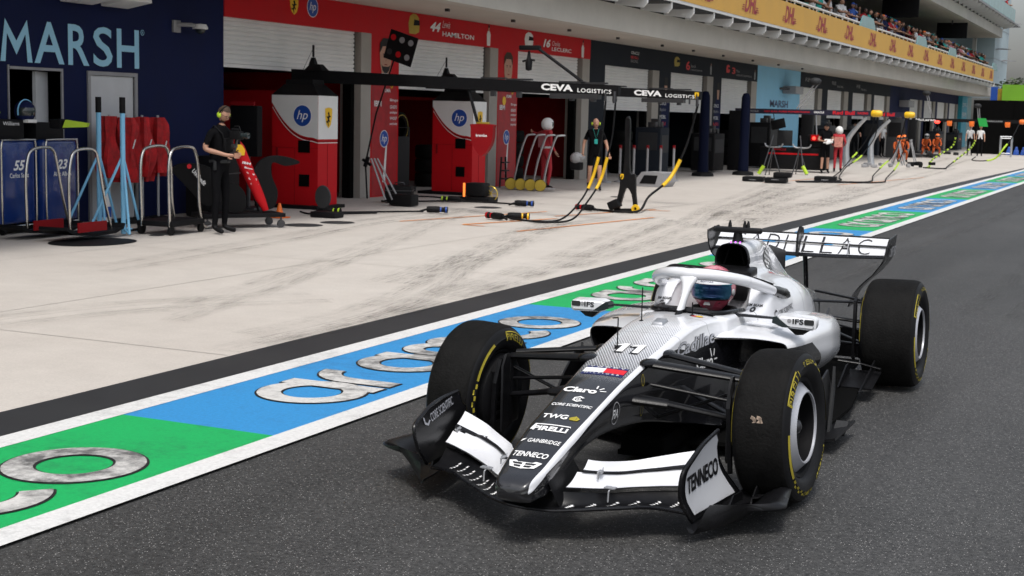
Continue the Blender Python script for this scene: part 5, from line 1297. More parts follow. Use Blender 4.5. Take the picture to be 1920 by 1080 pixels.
# checkered crest on the engine cover
crest = [(0, .125), (.29, .155), (.31, .06), (.17, 0), (.02, .035)]
side_text(poly_shape([crest]), -2.26, .848, .15, .16, 'decal_black', b=EB, par=eng, off=.003)
inner = []
for i in range(5):
    for j in range(6):
        if (i+j) % 2 == 0:
            x, y = .025+i*.052, .028+j*.018+i*.004-(.012 if j == 0 else 0)*0; inner.append([(x, y), (x+.048, y+.003), (x+.048, y+.020), (x, y+.017)])
side_text(poly_shape(inner), -2.26, .848, .15, .16, 'decal_white', b=EB, par=eng, off=.006)
side_text(poly_shape([[(0, 0), (.012, -.006), (.024, 0), (.012, .006)]]), -2.17, .862, .02, .01, 'decal_red', b=EB, par=eng)
put(halo, poly_shape([[(0, .02), (.04, .026), (.08, .02), (.07, 0), (.04, -.006), (.01, 0)]]), (-1.015, -.04, 1.1), (0, 1, 0), (-1, 0, 0), 'decal_black', bvh=HB, d=(0, 0, -1), off=.003, name='emblem')
put(halo, poly_shape([[(.008, .018), (.038, .022), (.038, .004), (.012, .003)], [(.042, .022), (.072, .018), (.068, .003), (.042, .004)]]), (-1.015, -.04, 1.1), (0, 1, 0), (-1, 0, 0), 'grey', bvh=HB, d=(0, 0, -1), off=.005, name='emblem')
# rear wing word, letter by letter over plane and flap, laid on the chord
def rw_fn(a0, z0, a1, z1, droop, th, t0, t1, y0_, camber=-.018, hw=.63):
    def fn(x, y):
        t_ = t0+(t1-t0)*y; e = (x/hw)**2
        return (a0+(a1-a0)*t_, x, z0+(z1-z0)*t_+camber*4*t_*(1-t_)+droop*e*(1-t_)+(th*math.sqrt(t_+.01)*(1.02-t_)*2.4+.002)/2+.003)
    return fn
for i, ch_ in enumerate('CADILLAC'):
    x0 = -.52+i*.134; w_ = .092 if ch_ != 'I' else .012
    for par_, args, lo, hi in ((rw1, (-3.58, .850, -3.69, .928, .02, .02, .36, 1.0), 0, .48), (rw2, (-3.675, .942, -3.765, 1.002, 0, .010, .14, .80), .48, 1)):
        vs, fs = flat_shape(ch_, w_, 1.0, bold=-.012); bm2 = bmn(); V = [bm2.verts.new((p[0]+x0, p[1], 0)) for p in vs]
        for f in fs: face(bm2, [V[k] for k in f])
        for yy, fl_ in ((lo, True), (hi, False)): bmesh.ops.bisect_plane(bm2, geom=list(bm2.verts)+list(bm2.edges)+list(bm2.faces), plane_co=(0, yy, 0), plane_no=(0, 1, 0), clear_inner=fl_, clear_outer=not fl_)
        if len(bm2.faces) == 0: bm2.free(); continue
        bm2.verts.index_update(); v2 = np.array([(v.co.x, (v.co.y-lo)/(hi-lo)) for v in bm2.verts]); f2 = [tuple(v.index for v in f.verts) for f in bm2.faces]; bm2.free()
        put(par_, (v2, f2), None, None, None, 'decal_black', fn=rw_fn(*args, 0), cut=.09)
# inner face of the right endplate
put(car, flat_shape('CORE SCIENTIFIC', .26, .036, bold=.01), (.80, -.628, .30), (-1, 0, .35), (.35, 0, 1), 'grey', off=-.012) if False else None
# ================================================================== people
def skin_mesh(nodes, edges, sub=1):
    """nodes: name->(pos, radius); edges list of pairs. returns verts, faces"""
    names = list(nodes); me = bpy.data.meshes.new('sk'); me.from_pydata([tuple(nodes[n][0]) for n in names], [(names.index(a), names.index(b)) for a, b in edges], [])
    o = bpy.data.objects.new('sk', me); COL.objects.link(o)
    md = o.modifiers.new('s', 'SKIN'); md.use_smooth_shade = True
    for i, n in enumerate(names):
        r = nodes[n][1]; r = r if isinstance(r, tuple) else (r, r); me.skin_vertices[0].data[i].radius = r
    me.skin_vertices[0].data[0].use_root = True
    if sub: sm = o.modifiers.new('b', 'SUBSURF'); sm.levels = sub; sm.render_levels = sub
    dg = bpy.context.evaluated_depsgraph_get(); dg.update()
    m2 = bpy.data.meshes.new_from_object(o.evaluated_get(dg))
    vs = [v.co.copy() for v in m2.vertices]; fs = [tuple(p.vertices) for p in m2.polygons]
    bpy.data.objects.remove(o); bpy.data.meshes.remove(me); bpy.data.meshes.remove(m2)
    return vs, fs
def segd(p, a, b):
    ab = b-a; t = max(0, min(1, (p-a).dot(ab)/max(1e-9, ab.length_squared))); return (p-(a+ab*t)).length, t
def human(root, J, mats=('black_cloth', 'black_cloth', 'skin', 'black', 'skin'), sleeve=.6, shorts=None, fingers=True, sub=1, fat=1.0, head=True, look=0, tilt=0):
    """J: joint overrides. person faces +X. mats: shirt, trousers, skin, shoes, hand"""
    D = dict(pelvis=(0, 0, .96), waist=(0, 0, 1.09), chest=(0, 0, 1.30), neck0=(0, 0, 1.46), neck=(.015, 0, 1.54), headc=(.03, 0, 1.66),
             shL=(0, .165, 1.43), elL=(0, .22, 1.15), wrL=(.05, .24, .90), hdL=(.06, .24, .82), shR=(0, -.165, 1.43), elR=(0, -.22, 1.15), wrR=(.05, -.24, .90), hdR=(.06, -.24, .82),
             hiL=(0, .09, .90), knL=(.01, .10, .49), anL=(-.01, .11, .09), toL=(.15, .12, .035), hiR=(0, -.09, .90), knR=(.01, -.10, .49), anR=(-.01, -.11, .09), toR=(.15, -.12, .035))
    D.update(J); D = {k: Vector(v) for k, v in D.items()}
    f = fat
    rad = dict(pelvis=(.135*f, .115*f), waist=(.13*f, .105*f), chest=(.155*f, .115*f), neck0=(.085, .07), neck=(.055, .055), shL=.062, elL=.044, wrL=.027, hdL=(.032, .02), shR=.062, elR=.044, wrR=.027, hdR=(.032, .02),
               hiL=.088, knL=.058, anL=.042, toL=(.038, .03), hiR=.088, knR=.058, anR=.042, toR=(.038, .03))
    N_ = {k: (D[k], rad[k]) for k in rad}
    ed = [('pelvis', 'waist'), ('waist', 'chest'), ('chest', 'neck0'), ('neck0', 'neck'), ('chest', 'shL'), ('shL', 'elL'), ('elL', 'wrL'), ('wrL', 'hdL'), ('chest', 'shR'), ('shR', 'elR'), ('elR', 'wrR'), ('wrR', 'hdR'),
          ('pelvis', 'hiL'), ('hiL', 'knL'), ('knL', 'anL'), ('anL', 'toL'), ('pelvis', 'hiR'), ('hiR', 'knR'), ('knR', 'anR'), ('anR', 'toR')]
    vs, fs = skin_mesh(N_, ed, sub)
    bm = bmn(); V = [bm.verts.new(v) for v in vs]
    S_ = [(a, b) for a, b in ed]
    for q in fs:
        c_ = sum((vs[i] for i in q), Vector())/len(q)
        best = None
        for a, b in S_:
            dd, t = segd(c_, D[a], D[b]); ra = rad[a] if not isinstance(rad[a], tuple) else max(rad[a]); rb = rad[b] if not isinstance(rad[b], tuple) else max(rad[b])
            q_ = dd-(ra+(rb-ra)*t) if a != 'chest' or b == 'neck0' else dd-rb
            if best is None or q_ < best[0]: best = (q_, t, a, b)
        _, t, a, b = best
        m_ = 0
        if a in ('pelvis',) and b != 'waist': m_ = 1
        elif a == 'pelvis': m_ = 1 if t < .4 else 0
        elif a.startswith('hi'): m_ = 1 if (shorts is None or t < shorts) else 2
        elif a.startswith('kn'): m_ = (1 if t < .88 else 3) if (shorts is None) else (2 if t < .80 else 3)
        elif a.startswith('an'): m_ = 3
        elif a == 'neck0': m_ = 2 if t > .35 else 0
        elif a.startswith('sh'): m_ = 0 if t < sleeve else 2
        elif a.startswith('el'): m_ = 0 if sleeve > 1 and t < .92 else 2
        elif a.startswith('wr'): m_ = 4
        face(bm, [V[i] for i in q], m_)
    if fingers:
        for s, w_, h_ in ((1, 'wrL', 'hdL'), (-1, 'wrR', 'hdR')):
            d = (D[h_]-D[w_]).normalized(); side = d.cross(Vector((1, 0, 0)) if abs(d.x) < .8 else Vector((0, 0, 1))).normalized()
            nrm = side.cross(d).normalized(); c_ = D[h_]+d*.015
            for k, l_ in enumerate((.062, .072, .068, .052)):
                o_ = c_+side*(.027-.018*k); p1 = o_+d*l_*.5+nrm*.006; p2 = p1+(d*.8+nrm*.6).normalized()*l_*.3; p3 = p2+(d*.4+nrm*.9).normalized()*l_*.28
                tube(bm, [o_-d*.015, p1, p2, p3], [.0095, .0088, .008, .006], 6, mi=4)
            o_ = D[w_]+d*.03+side*.028; tube(bm, [o_, o_+(d+side*.9).normalized()*.03+nrm*.008, o_+(d*1.4+side*.5).normalized()*.062+nrm*.02], [.0115, .010, .007], 6, mi=4)
    if head:
        hc = D['headc']
        hv = bmesh.ops.create_uvsphere(bm, u_segments=20, v_segments=16, radius=1)['verts']
        Rm = Matrix.Rotation(look, 3, 'Z') @ Matrix.Rotation(tilt, 3, 'Y')
        for v in hv:
            x, y, z = v.co; w = 1.0
            if z < -.15: w = 1-.30*((-z-.15)/.85)          # narrowing jaw
            X_ = x*.096*(w if x > 0 else 1-.25*max(0, -z)) + (.008 if x > .5 and z < -.45 else 0); Y_ = y*.077*w; Z_ = z*.118
            if x > .85 and -.35 < z < .15: X_ += .016*(1-abs(y)*3 if abs(y) < .33 else 0)
            if x > .7 and .0 < z < .3 and .2 < abs(y) < .6: X_ -= .006
            v.co = hc+Rm @ Vector((X_, Y_, Z_))
            for f_ in v.link_faces: f_.material_index = 2
        for s in (-1, 1):
            sphere(bm, hc+Rm @ Vector((-.005, s*.078, -.01)), .02, 8, 2, (.8, .4, 1.4)); sphere(bm, hc+Rm @ Vector((.084, s*.032, .012)), .010, 8, 3, (.6, 1, .7))
        tube(bm, [hc+Rm @ Vector((.088, 0, .01)), hc+Rm @ Vector((.106, 0, -.022)), hc+Rm @ Vector((.094, 0, -.032))], [.007, .013, .007], 8, 2)
        box(bm, hc+Rm @ Vector((.088, 0, -.058)), (.010, .04, .007), Rm, mi=5)
        J['_head'] = (hc, Rm)
    o = obj('body', bm, list(mats)+['red_dark'], root, angle=180)
    return o, D, (hc, Rm) if head else None
def hair(root, hd, m='hair_brown', full=1.0, beard=False, name='hair'):
    hc, Rm = hd; bm = bmn(); bmesh.ops.create_uvsphere(bm, u_segments=20, v_segments=16, radius=1)
    dele = []
    for v in bm.verts:
        x, y, z = v.co
        keep = z > .5 or (x < .0 and z > -.4) or (x < .35 and z > .25)
        if not keep: dele.append(v)
        v.co = hc+Rm @ Vector((x*.104-.004, y*.086, z*.128*full+.003))
    bmesh.ops.delete(bm, geom=dele, context='VERTS'); obj(name, bm, m, root)
    if beard:
        bm = bmn(); bmesh.ops.create_uvsphere(bm, u_segments=20, v_segments=16, radius=1); dele = []
        for v in bm.verts:
            x, y, z = v.co
            if not (x > .15 and z < -.48): dele.append(v)
            w = 1-.3*((-z-.15)/.85) if z < -.15 else 1
            v.co = hc+Rm @ Vector((x*.106*w+.004, y*.083*w, z*.126))
        bmesh.ops.delete(bm, geom=dele, context='VERTS'); obj('beard', bm, m, root)
def cap(root, hd, m, peak=True, name='cap'):
    hc, Rm = hd; bm = bmn(); bmesh.ops.create_uvsphere(bm, u_segments=14, v_segments=10, radius=1); dele = []
    for v in bm.verts:
        if v.co.z < .28: dele.append(v)
        v.co = hc+Rm @ Vector((v.co.x*.108, v.co.y*.092, v.co.z*.135))
    bmesh.ops.delete(bm, geom=dele, context='VERTS')
    if peak: box(bm, hc+Rm @ Vector((.13, 0, .045)), (.09, .13, .012), Rm @ Matrix.Rotation(R(12), 3, 'Y'), bev=.004)
    obj(name, bm, m, root)
def helmet(root, hd, m='white_wall', r=.14, name='helmet'):
    hc, Rm = hd; bm = bmn(); bmesh.ops.create_uvsphere(bm, u_segments=24, v_segments=18, radius=1)
    for f in bm.faces:
        c_ = f.calc_center_median(); f.material_index = 1 if (c_.x > .35 and -.30 < c_.z < .30) else 0
    for v in bm.verts:
        x, y, z = v.co; v.co = hc+Rm @ Vector((x*r*1.08, y*r*.92, z*r*1.05*(1 if z > 0 else 1.0)))
    obj(name, bm, [m, 'glass_dark'], root)
def Rz(x, y): return math.atan2(y, x)

# ---- the driver, seated in the car
drv = thing('person', 'driver in a pink and teal crash helmet seated in the racing car', 'person', (CARX, CARY, 0), R(-90))
body, D_, _ = human(drv, dict(pelvis=(-1.72, 0, .36), waist=(-1.72, 0, .46), chest=(-1.66, 0, .56), neck0=(-1.60, 0, .67), neck=(-1.58, 0, .71), headc=(-1.56, 0, .80), shL=(-1.62, .14, .62), elL=(-1.42, .155, .55), wrL=(-1.22, .10, .61), hdL=(-1.16, .08, .63),
    shR=(-1.62, -.14, .62), elR=(-1.42, -.155, .55), wrR=(-1.22, -.10, .61), hdR=(-1.16, -.08, .63), hiL=(-1.62, .08, .34), knL=(-1.25, .09, .40), anL=(-.95, .06, .28), toL=(-.90, .06, .34), hiR=(-1.62, -.08, .34), knR=(-1.25, -.09, .40), anR=(-.95, -.06, .28), toR=(-.90, -.06, .34)),
    ('black_cloth', 'black_cloth', 'black_cloth', 'black', 'black_cloth'), sleeve=2, head=False, fat=.95)
m, t, b, c, N, L = nodes_mat('helmet_paint')
sx = N('ShaderNodeSeparateXYZ'); L(c.outputs['Object'], sx.inputs[0])
pat = ramp(N, L, noise(N, L, c, 9, 4, .7), [(.38, (.30, .04, .07)), (.46, (.50, .14, .18)), (.60, (.58, .26, .29)), (.68, (.26, .04, .07))])
stripe = mathn(N, L, 'LESS_THAN', mathn(N, L, 'ABSOLUTE', mathn(N, L, 'ADD', mathn(N, L, 'ADD', sx.outputs[1], mathn(N, L, 'MULTIPLY', sx.outputs[2], -.7)), -.075)), .022)
col = mixc(N, L, stripe, pat, (.03, .38, .36))
low = mathn(N, L, 'LESS_THAN', sx.outputs[2], -.035)
col = mixc(N, L, mathn(N, L, 'MULTIPLY', low, .8), col, (.40, .05, .09))
L(col, b.inputs['Base Color']); b.inputs['Roughness'].default_value = .25; b.inputs['Coat Weight'].default_value = .6
HC = Vector((-1.56, -.015, .812))
def hs_(lat_, lon, k=1.0):   # helmet surface: lat/lon degrees, x forward
    x, y, z = math.cos(R(lat_))*math.cos(R(lon)), math.cos(R(lat_))*math.sin(R(lon)), math.sin(R(lat_))
    jaw = 1.0 if z > -.2 else 1-.22*((-z-.2)/.8)
    return Vector((x*.150*jaw*k+(.012 if z < -.2 and x > 0 else 0), y*.131*(1 if z > -.2 else jaw)*k, z*.142*k))
bm = bmn(); G_ = [[hs_(la, lo) for lo in np.linspace(-180, 180, 49)[:-1]] for la in np.linspace(-80, 90, 30)]; grid(bm, G_, True, caps=(True, False)); hel = obj('helmet', bm, 'helmet_paint', drv, loc=HC)
def hpatch(name, l0, l1, o0, o1, k, m_, n=18, sh_=0):
    bm = bmn(); grid(bm, [[hs_(la+sh_*abs(lo)/90, lo, k) for lo in np.linspace(o0, o1, n)] for la in np.linspace(l0, l1, 8)], False); return obj(name, bm, m_, hel)
m, t, b, c, N, L = nodes_mat('visor'); lw = N('ShaderNodeLayerWeight'); lw.inputs[0].default_value = .4
L(ramp(N, L, lw.outputs['Facing'], [(.0, (.006, .02, .07)), (.35, (.02, .10, .16)), (.65, (.10, .03, .16)), (1, (.02, .12, .09))]), b.inputs['Base Color']); b.inputs['Roughness'].default_value = .05; b.inputs['Metallic'].default_value = .6
hpatch('visor', -20, 15, -70, 70, 1.025, 'visor'); hpatch('visor_band', 16, 33, -66, 66, 1.02, 'car_white'); hpatch('visor_seal', -23, -20.5, -70, 70, 1.022, 'black'); hpatch('crest_band', 40, 47, -60, 60, 1.008, 'teal_cloth')
def hfn(lo0, la0, k):
    return lambda x, y: hs_(la0+y*400, lo0+x*430, k)
put(hel, flat_shape('CADILLAC', .125, .012, bold=.01), None, None, None, 'decal_black', fn=hfn(-30, 26.5, 1.028), cut=.012); put(hel, flat_shape('BOTTAS', .085, .009, bold=.01), None, None, None, 'decal_navy', fn=hfn(-20, 20.2, 1.028), cut=.012)
put(hel, poly_shape([[(0, 0), (.018, 0), (.018, .016), (0, .016)]]), None, None, None, 'decal_navy', fn=hfn(30, 23, 1.028), name='emblem'); put(hel, poly_shape([[(0.018, 0), (.036, 0), (.036, .016), (0.018, .016)]]), None, None, None, 'decal_red', fn=hfn(30, 23, 1.028), name='emblem')
for s in (1, -1):
    bm = bmn(); sphere(bm, hs_(-5, s*80, 1.0), .022, 12, sc=(1, .5, 1)); obj('visor_pivot', bm, 'grey', hel)
    bm = bmn(); prism(bm, [(0, 0), (.05, .01), (.045, .03), (.005, .022)], hs_(-38, s*28, .99)+Vector((0, -s*.02, 0)), (-.2, s, 0), (-.3, 0, 1), .012); obj('chin_vent', bm, 'black', hel)
bm = bmn(); prism(bm, [(-.02, 0), (.02, 0), (.013, .022), (-.013, .022)], hs_(-33, 0, 1.0)+Vector((.002, 0, -.01)), (0, 1, 0), (-.2, 0, 1), .01); obj('chin_vent', bm, 'grey', hel)
bm = bmn(); tube(bm, [(-1.54, .12, .68), (-1.58, .11, .68), (-1.66, .0, .68), (-1.58, -.11, .68), (-1.54, -.12, .68)], .03, 10); obj('neck_brace', bm, 'black', drv)

# ---- camera operator
op = thing('person', 'bearded camera operator in black clothes wearing yellow-green ear defenders', 'person', (-12.42, 16.72, 0), R(2))
pose = dict(pelvis=(0, 0, .99), waist=(.0, 0, 1.13), chest=(.0, 0, 1.35), neck0=(.02, 0, 1.53), neck=(.05, .0, 1.60), headc=(.075, 0, 1.715), shL=(.0, .20, 1.47), elL=(-.03, .28, 1.22), wrL=(.22, .10, 1.16), hdL=(.29, .03, 1.15),
            shR=(.0, -.20, 1.47), elR=(-.06, -.29, 1.22), wrR=(.20, -.13, 1.14), hdR=(.28, -.05, 1.13), hiL=(0, .10, .95), knL=(.02, .13, .52), anL=(-.02, .14, .09), hiR=(0, -.10, .95), knR=(.03, -.12, .52), anR=(.0, -.13, .09), toL=(.16, .18, .035), toR=(.18, -.17, .035))
_, D_, hd = human(op, pose, ('black_cloth', 'black_cloth', 'skin', 'black', 'skin'), sleeve=.75, fat=1.2, sub=2, tilt=R(30), look=R(-12))
hair(op, hd, 'hair_brown', beard=True)
bm = bmn(); hc, Rm = hd
for s in (1, -1): sphere(bm, hc+Rm @ Vector((0, s*.092, -.01)), .036, 14, sc=(1, .55, 1.15))
obj('ear_defenders', bm, 'neon', op)
bm = bmn(); tube(bm, [hc+Rm @ Vector((0, .10*math.cos(a), .13*math.sin(a))) for a in np.linspace(0, math.pi, 12)], .008, 6); obj('headband', bm, 'black', op)
bm = bmn()
for s in (1, -1):
    tube(bm, [hc+Rm @ Vector((.108, s*(.032+.022*math.cos(a)), .014+.018*math.sin(a))) for a in np.linspace(0, 2*math.pi, 12)], .0025, 5); tube(bm, [hc+Rm @ Vector((.106, s*.055, .018)), hc+Rm @ Vector((.0, s*.088, .01))], .0025, 5)
obj('glasses', bm, 'black', op)
bm = bmn()
for s in (1, -1): tube(bm, [(-.1, s*.12, 1.45), (.0, s*.13, 1.55), (.13, s*.12, 1.44), (.16, s*.09, 1.2)], .022, 8, flat=.5)
box(bm, (.15, 0, 1.28), (.05, .22, .2), bev=.02); tube(bm, [(0, .0, 1.06), (.15, 0, 1.06)], .03); obj('harness', bm, 'black', op)
bm = bmn(); bx(bm, -.02, .06, .15, .19, .98, 1.1, bev=.01); obj('belt_pouch', bm, 'black', op)
bm = bmn(); bx(bm, .02, .06, -.19, -.16, .92, 1.05, bev=.01); obj('radio', bm, 'grey_dark', op)
bm = bmn(); tube(bm, [(.0, 0, 1.04+.01)]*1+[(.01, 0, 1.05)], .15, 16, flat=1) if False else None
lathe(bm, [(.145, 0), (.152, .012), (.152, .035), (.145, .045)], (0, 0, 1.02), 'z', 24); obj('belt', bm, 'grey_dark', op)
t_ = thing('video_camera', 'black video camera rig held at the chest of the bearded operator', 'camera', (-12.42, 16.72, 0), R(2))
bm = bmn(); box(bm, (.29, .0, 1.42), (.17, .12, .12), bev=.015); box(bm, (.27, .05, 1.34), (.08, .05, .10), bev=.01); box(bm, (.26, 0, 1.50), (.10, .06, .04), bev=.01); tube(bm, [(.22, 0, 1.5), (.26, 0, 1.55), (.33, 0, 1.55), (.36, 0, 1.48)], .008); obj('camera_body', bm, 'black', t_)
bm = bmn(); lathe(bm, [(0, 0), (.035, 0), (.035, .06), (.045, .07), (.045, .12), (.03, .12), (.0, .1)], (.37, 0, 1.42), 'x', 20); obj('lens', bm, 'glass_dark', t_)
bm = bmn(); tube(bm, [(.30, 0, 1.36), (.26, 0, 1.2), (.18, 0, 1.15)], .018); box(bm, (.25, .0, 1.27), (.06, .09, .05), bev=.01); obj('support_arm', bm, 'dark_metal', t_)

# ---- marshal in red, man in shorts, far pair, orange crew
mk('shirt_red', (.42, .02, .03), .8, var=.2, vscale=6)
ms = thing('person', 'marshal in red overalls and a white helmet reaching out beside the metal sack trucks', 'person', (-13.75, 31.5, 0), R(60))
_, D_, hd = human(ms, dict(pelvis=(0, 0, .93), chest=(.0, 0, 1.27), neck0=(.01, 0, 1.42), neck=(.02, 0, 1.49), headc=(.03, 0, 1.58), shL=(0, .18, 1.38), elL=(.05, .42, 1.32), wrL=(.08, .66, 1.38), hdL=(.09, .74, 1.40), elR=(-.05, -.26, 1.12), wrR=(.1, -.25, .92), hdR=(.15, -.24, .85), knR=(.05, -.12, .5)),
    ('shirt_red', 'shirt_red', 'skin', 'black', 'skin'), sleeve=2, fat=1.05); helmet(ms, hd, 'white_wall', .15)
bm = bmn(); prism(bm, [(-.13, 0), (.13, 0), (.15, .34), (-.15, .34)], (-.13, 0, 1.02), (0, -1, 0), (0, 0, 1), .012); obj('vest_panel', bm, 'pink_cloth', ms, smooth=False)
bm = bmn(); lathe(bm, [(.14, 0), (.145, .03), (.14, .05)], (0, 0, 1.0), 'z', 20); obj('belt', bm, 'white_cloth', ms)
mn = thing('person', 'bald man in a black polo shirt and black shorts walking forward by the dark garage', 'person', (-12.65, 31.95, 0), R(-62))
_, D_, hd = human(mn, dict(headc=(.03, 0, 1.63), elL=(-.02, .27, 1.15), wrL=(.05, .33, .92), hdL=(.08, .35, .84), elR=(-.04, -.27, 1.15), wrR=(.08, -.30, .93), hdR=(.1, -.3, .86), knL=(.10, .11, .5), anL=(.06, .12, .10), toL=(.22, .13, .035), knR=(-.02, -.11, .49), anR=(-.16, -.12, .12), toR=(-.02, -.12, .03)),
    ('black_cloth', 'black_cloth', 'skin', 'black', 'skin'), sleeve=.65, shorts=.78, fat=1.1)
bm = bmn(); hc, Rm = hd
for s in (1, -1): sphere(bm, hc+Vector((0, s*.095, -.01)), .036, 10, sc=(1, .6, 1.2))
obj('ear_defenders', bm, 'neon', mn)
bm = bmn(); prism(bm, [(-.04, 0), (.04, 0), (.04, .11), (-.04, .11)], (.155, 0, 1.14), (0, 1, 0), (0, 0, 1), .006); tube(bm, [(.1, -.07, 1.5), (.15, 0, 1.26), (.1, .07, 1.5)], .005, 5); obj('lanyard', bm, 'teal_cloth', mn)
t_ = thing('helmet_bag', 'grey and black crash helmet hanging at the hand of the man in shorts', 'helmet', (-12.98, 31.6, .78)); bm = bmn(); sphere(bm, (0, 0, 0), .15, 16, sc=(1.1, .95, 1)); bx(bm, .05, .2, -.1, .1, -.02, .06, bev=.02); obj('shell', bm, 'grey', t_)
bm = bmn(); bx(bm, -.15, .15, -.1, .1, -.28, -.08, bev=.05); obj('padding', bm, 'black', t_)
m2_ = thing('person', 'man in black shirt and shorts with a black cap holding papers by the far console', 'person', (-10.9, 49.2, 0), R(-60))
_, D_, hd = human(m2_, dict(elL=(.0, .26, 1.15), wrL=(.24, .16, 1.14), hdL=(.31, .12, 1.14), elR=(.0, -.26, 1.15), wrR=(.22, -.16, 1.12), hdR=(.30, -.12, 1.12), headc=(.03, 0, 1.60), neck=(.015, 0, 1.5)), ('black_cloth', 'black_cloth', 'skin', 'black', 'skin'), sleeve=.6, shorts=.8, fat=1.12); cap(m2_, hd, 'black')
t_ = thing('papers', 'sheaf of white papers held by the man in black by the far console', 'papers', (-10.75, 48.93, 1.12)); bm = bmn(); box(bm, (0, 0, 0), (.3, .22, .02), Matrix.Rotation(R(35), 3, 'X')); box(bm, (.05, -.05, -.06), (.2, .18, .04), Matrix.Rotation(R(-20), 3, 'Y')); obj('sheets', bm, 'white_wall', t_, smooth=False)
m3_ = thing('person', 'marshal in red overalls and orange vest, seen from behind by the man with papers', 'person', (-10.75, 50.6, 0), R(100))
_, D_, hd = human(m3_, dict(headc=(.03, 0, 1.48), neck=(.015, 0, 1.40), neck0=(0, 0, 1.34), shL=(0, .165, 1.31), shR=(0, -.165, 1.31), chest=(0, 0, 1.2), elL=(-.02, .24, 1.06), elR=(-.02, -.24, 1.06), wrL=(.15, .2, .95), wrR=(.15, -.2, .95), hdL=(.2, .16, .94), hdR=(.2, -.16, .94)), ('shirt_red', 'shirt_red', 'skin', 'black', 'skin'), sleeve=2, fat=1.1); helmet(m3_, hd, 'white_wall', .15)
bm = bmn(); prism(bm, [(-.14, 0), (.14, 0), (.15, .36), (-.15, .36)], (-.135, 0, .90), (0, -1, 0), (0, 0, 1), .012); obj('vest_panel', bm, mat('vest', (.6, .25, .2), .8, var=.4, vscale=14), m3_, smooth=False)
cp = [('crouching crew member in orange overalls and grey helmet nearest the dark pillar', -11.9, 77.6, 1.15, 'grey'), ('crew member in orange overalls bending over the equipment pile', -11.5, 78.6, .95, 'orange'), ('crew member in orange overalls behind the neon-striped hoses', -10.9, 63.5, 1.3, 'orange'), ('crew member in orange sleeves half hidden by the far tripods', -11.2, 66.5, 1.2, 'orange')]
for lab, x, y, h, hm in cp:
    p_ = thing('person', lab, 'person', (x, y, 0), R(-70), 'crew in orange'); k = h/1.75
    _, D_, hd = human(p_, dict(pelvis=(-.1, 0, .55), waist=(-.05, 0, .66), chest=(.12, 0, .86), neck0=(.22, 0, .98), neck=(.26, 0, 1.03), headc=(.31, 0, 1.12), shL=(.18, .17, .94), shR=(.18, -.17, .94), elL=(.30, .22, .72), elR=(.3, -.22, .72), wrL=(.5, .14, .6), wrR=(.5, -.14, .6), hdL=(.56, .12, .56), hdR=(.56, -.12, .56), hiL=(-.1, .1, .52), hiR=(-.1, -.1, .52), knL=(.28, .16, .48), knR=(.24, -.16, .30), anL=(.2, .16, .09), anR=(-.15, -.16, .12), toL=(.35, .16, .03), toR=(0, -.16, .03)),
        ('orange_cloth', 'orange_cloth', 'skin', 'black', 'black'), sleeve=2, fingers=False); helmet(p_, hd, hm, .14)
for lab, x, y, top_, hm in (('person in a white shirt and orange cap standing before the far black wall', -9.95, 84.6, 'white_cloth', 'orange'), ('person in a pale shirt beside the one with the orange cap', -10.6, 85.4, 'white_cloth', 'grey')):
    p_ = thing('person', lab, 'person', (x, y, 0), R(-80), 'people before the far black wall')
    _, D_, hd = human(p_, dict(), (top_, 'black_cloth', 'skin', 'black', 'skin'), sleeve=.6, fingers=False); cap(p_, hd, hm)

# ---- spectators on the terrace
protos = {}
def spect_mesh(kind):
    P_ = {'lean': dict(chest=(.08, 0, 1.28), neck0=(.16, 0, 1.42), neck=(.19, 0, 1.48), headc=(.23, 0, 1.58), shL=(.12, .18, 1.38), shR=(.12, -.18, 1.38), elL=(.30, .25, 1.16), elR=(.30, -.25, 1.16), wrL=(.50, .12, 1.14), wrR=(.50, -.12, 1.14), hdL=(.56, .05, 1.14), hdR=(.56, -.05, 1.14)),
          'phone': dict(elL=(.2, .22, 1.25), wrL=(.33, .08, 1.5), hdL=(.36, .05, 1.57), elR=(.2, -.22, 1.2), wrR=(.4, -.15, 1.15), hdR=(.46, -.1, 1.15)), 'stand': dict(wrL=(.2, .2, 1.0), hdL=(.26, .18, 1.0)),
          'turn': dict(headc=(.0, .04, 1.66), elL=(.1, .3, 1.2), wrL=(.35, .3, 1.12), hdL=(.42, .28, 1.12))}[kind]
    return P_
cols = [('white_cloth', 'white'), ('black_cloth', 'black'), ('blue_cloth', 'blue'), ('red_cloth', 'red'), ('pink_cloth', 'pink'), ('grey', 'grey'), ('teal_cloth', 'teal'), ('navy', 'navy')]
skins = ['skin', 'skin_tan', 'skin_dark']; hats = [(None, 'hair_black', 'dark hair'), (None, 'hair_brown', 'brown hair'), ('navy', None, 'a navy cap'), ('hp_blue', None, 'a bright blue cap'), ('white_wall', None, 'a white cap'), ('orange', None, 'an orange cap'), ('teal_cloth', None, 'a teal cap')]
base_p = {}; HDS = {}
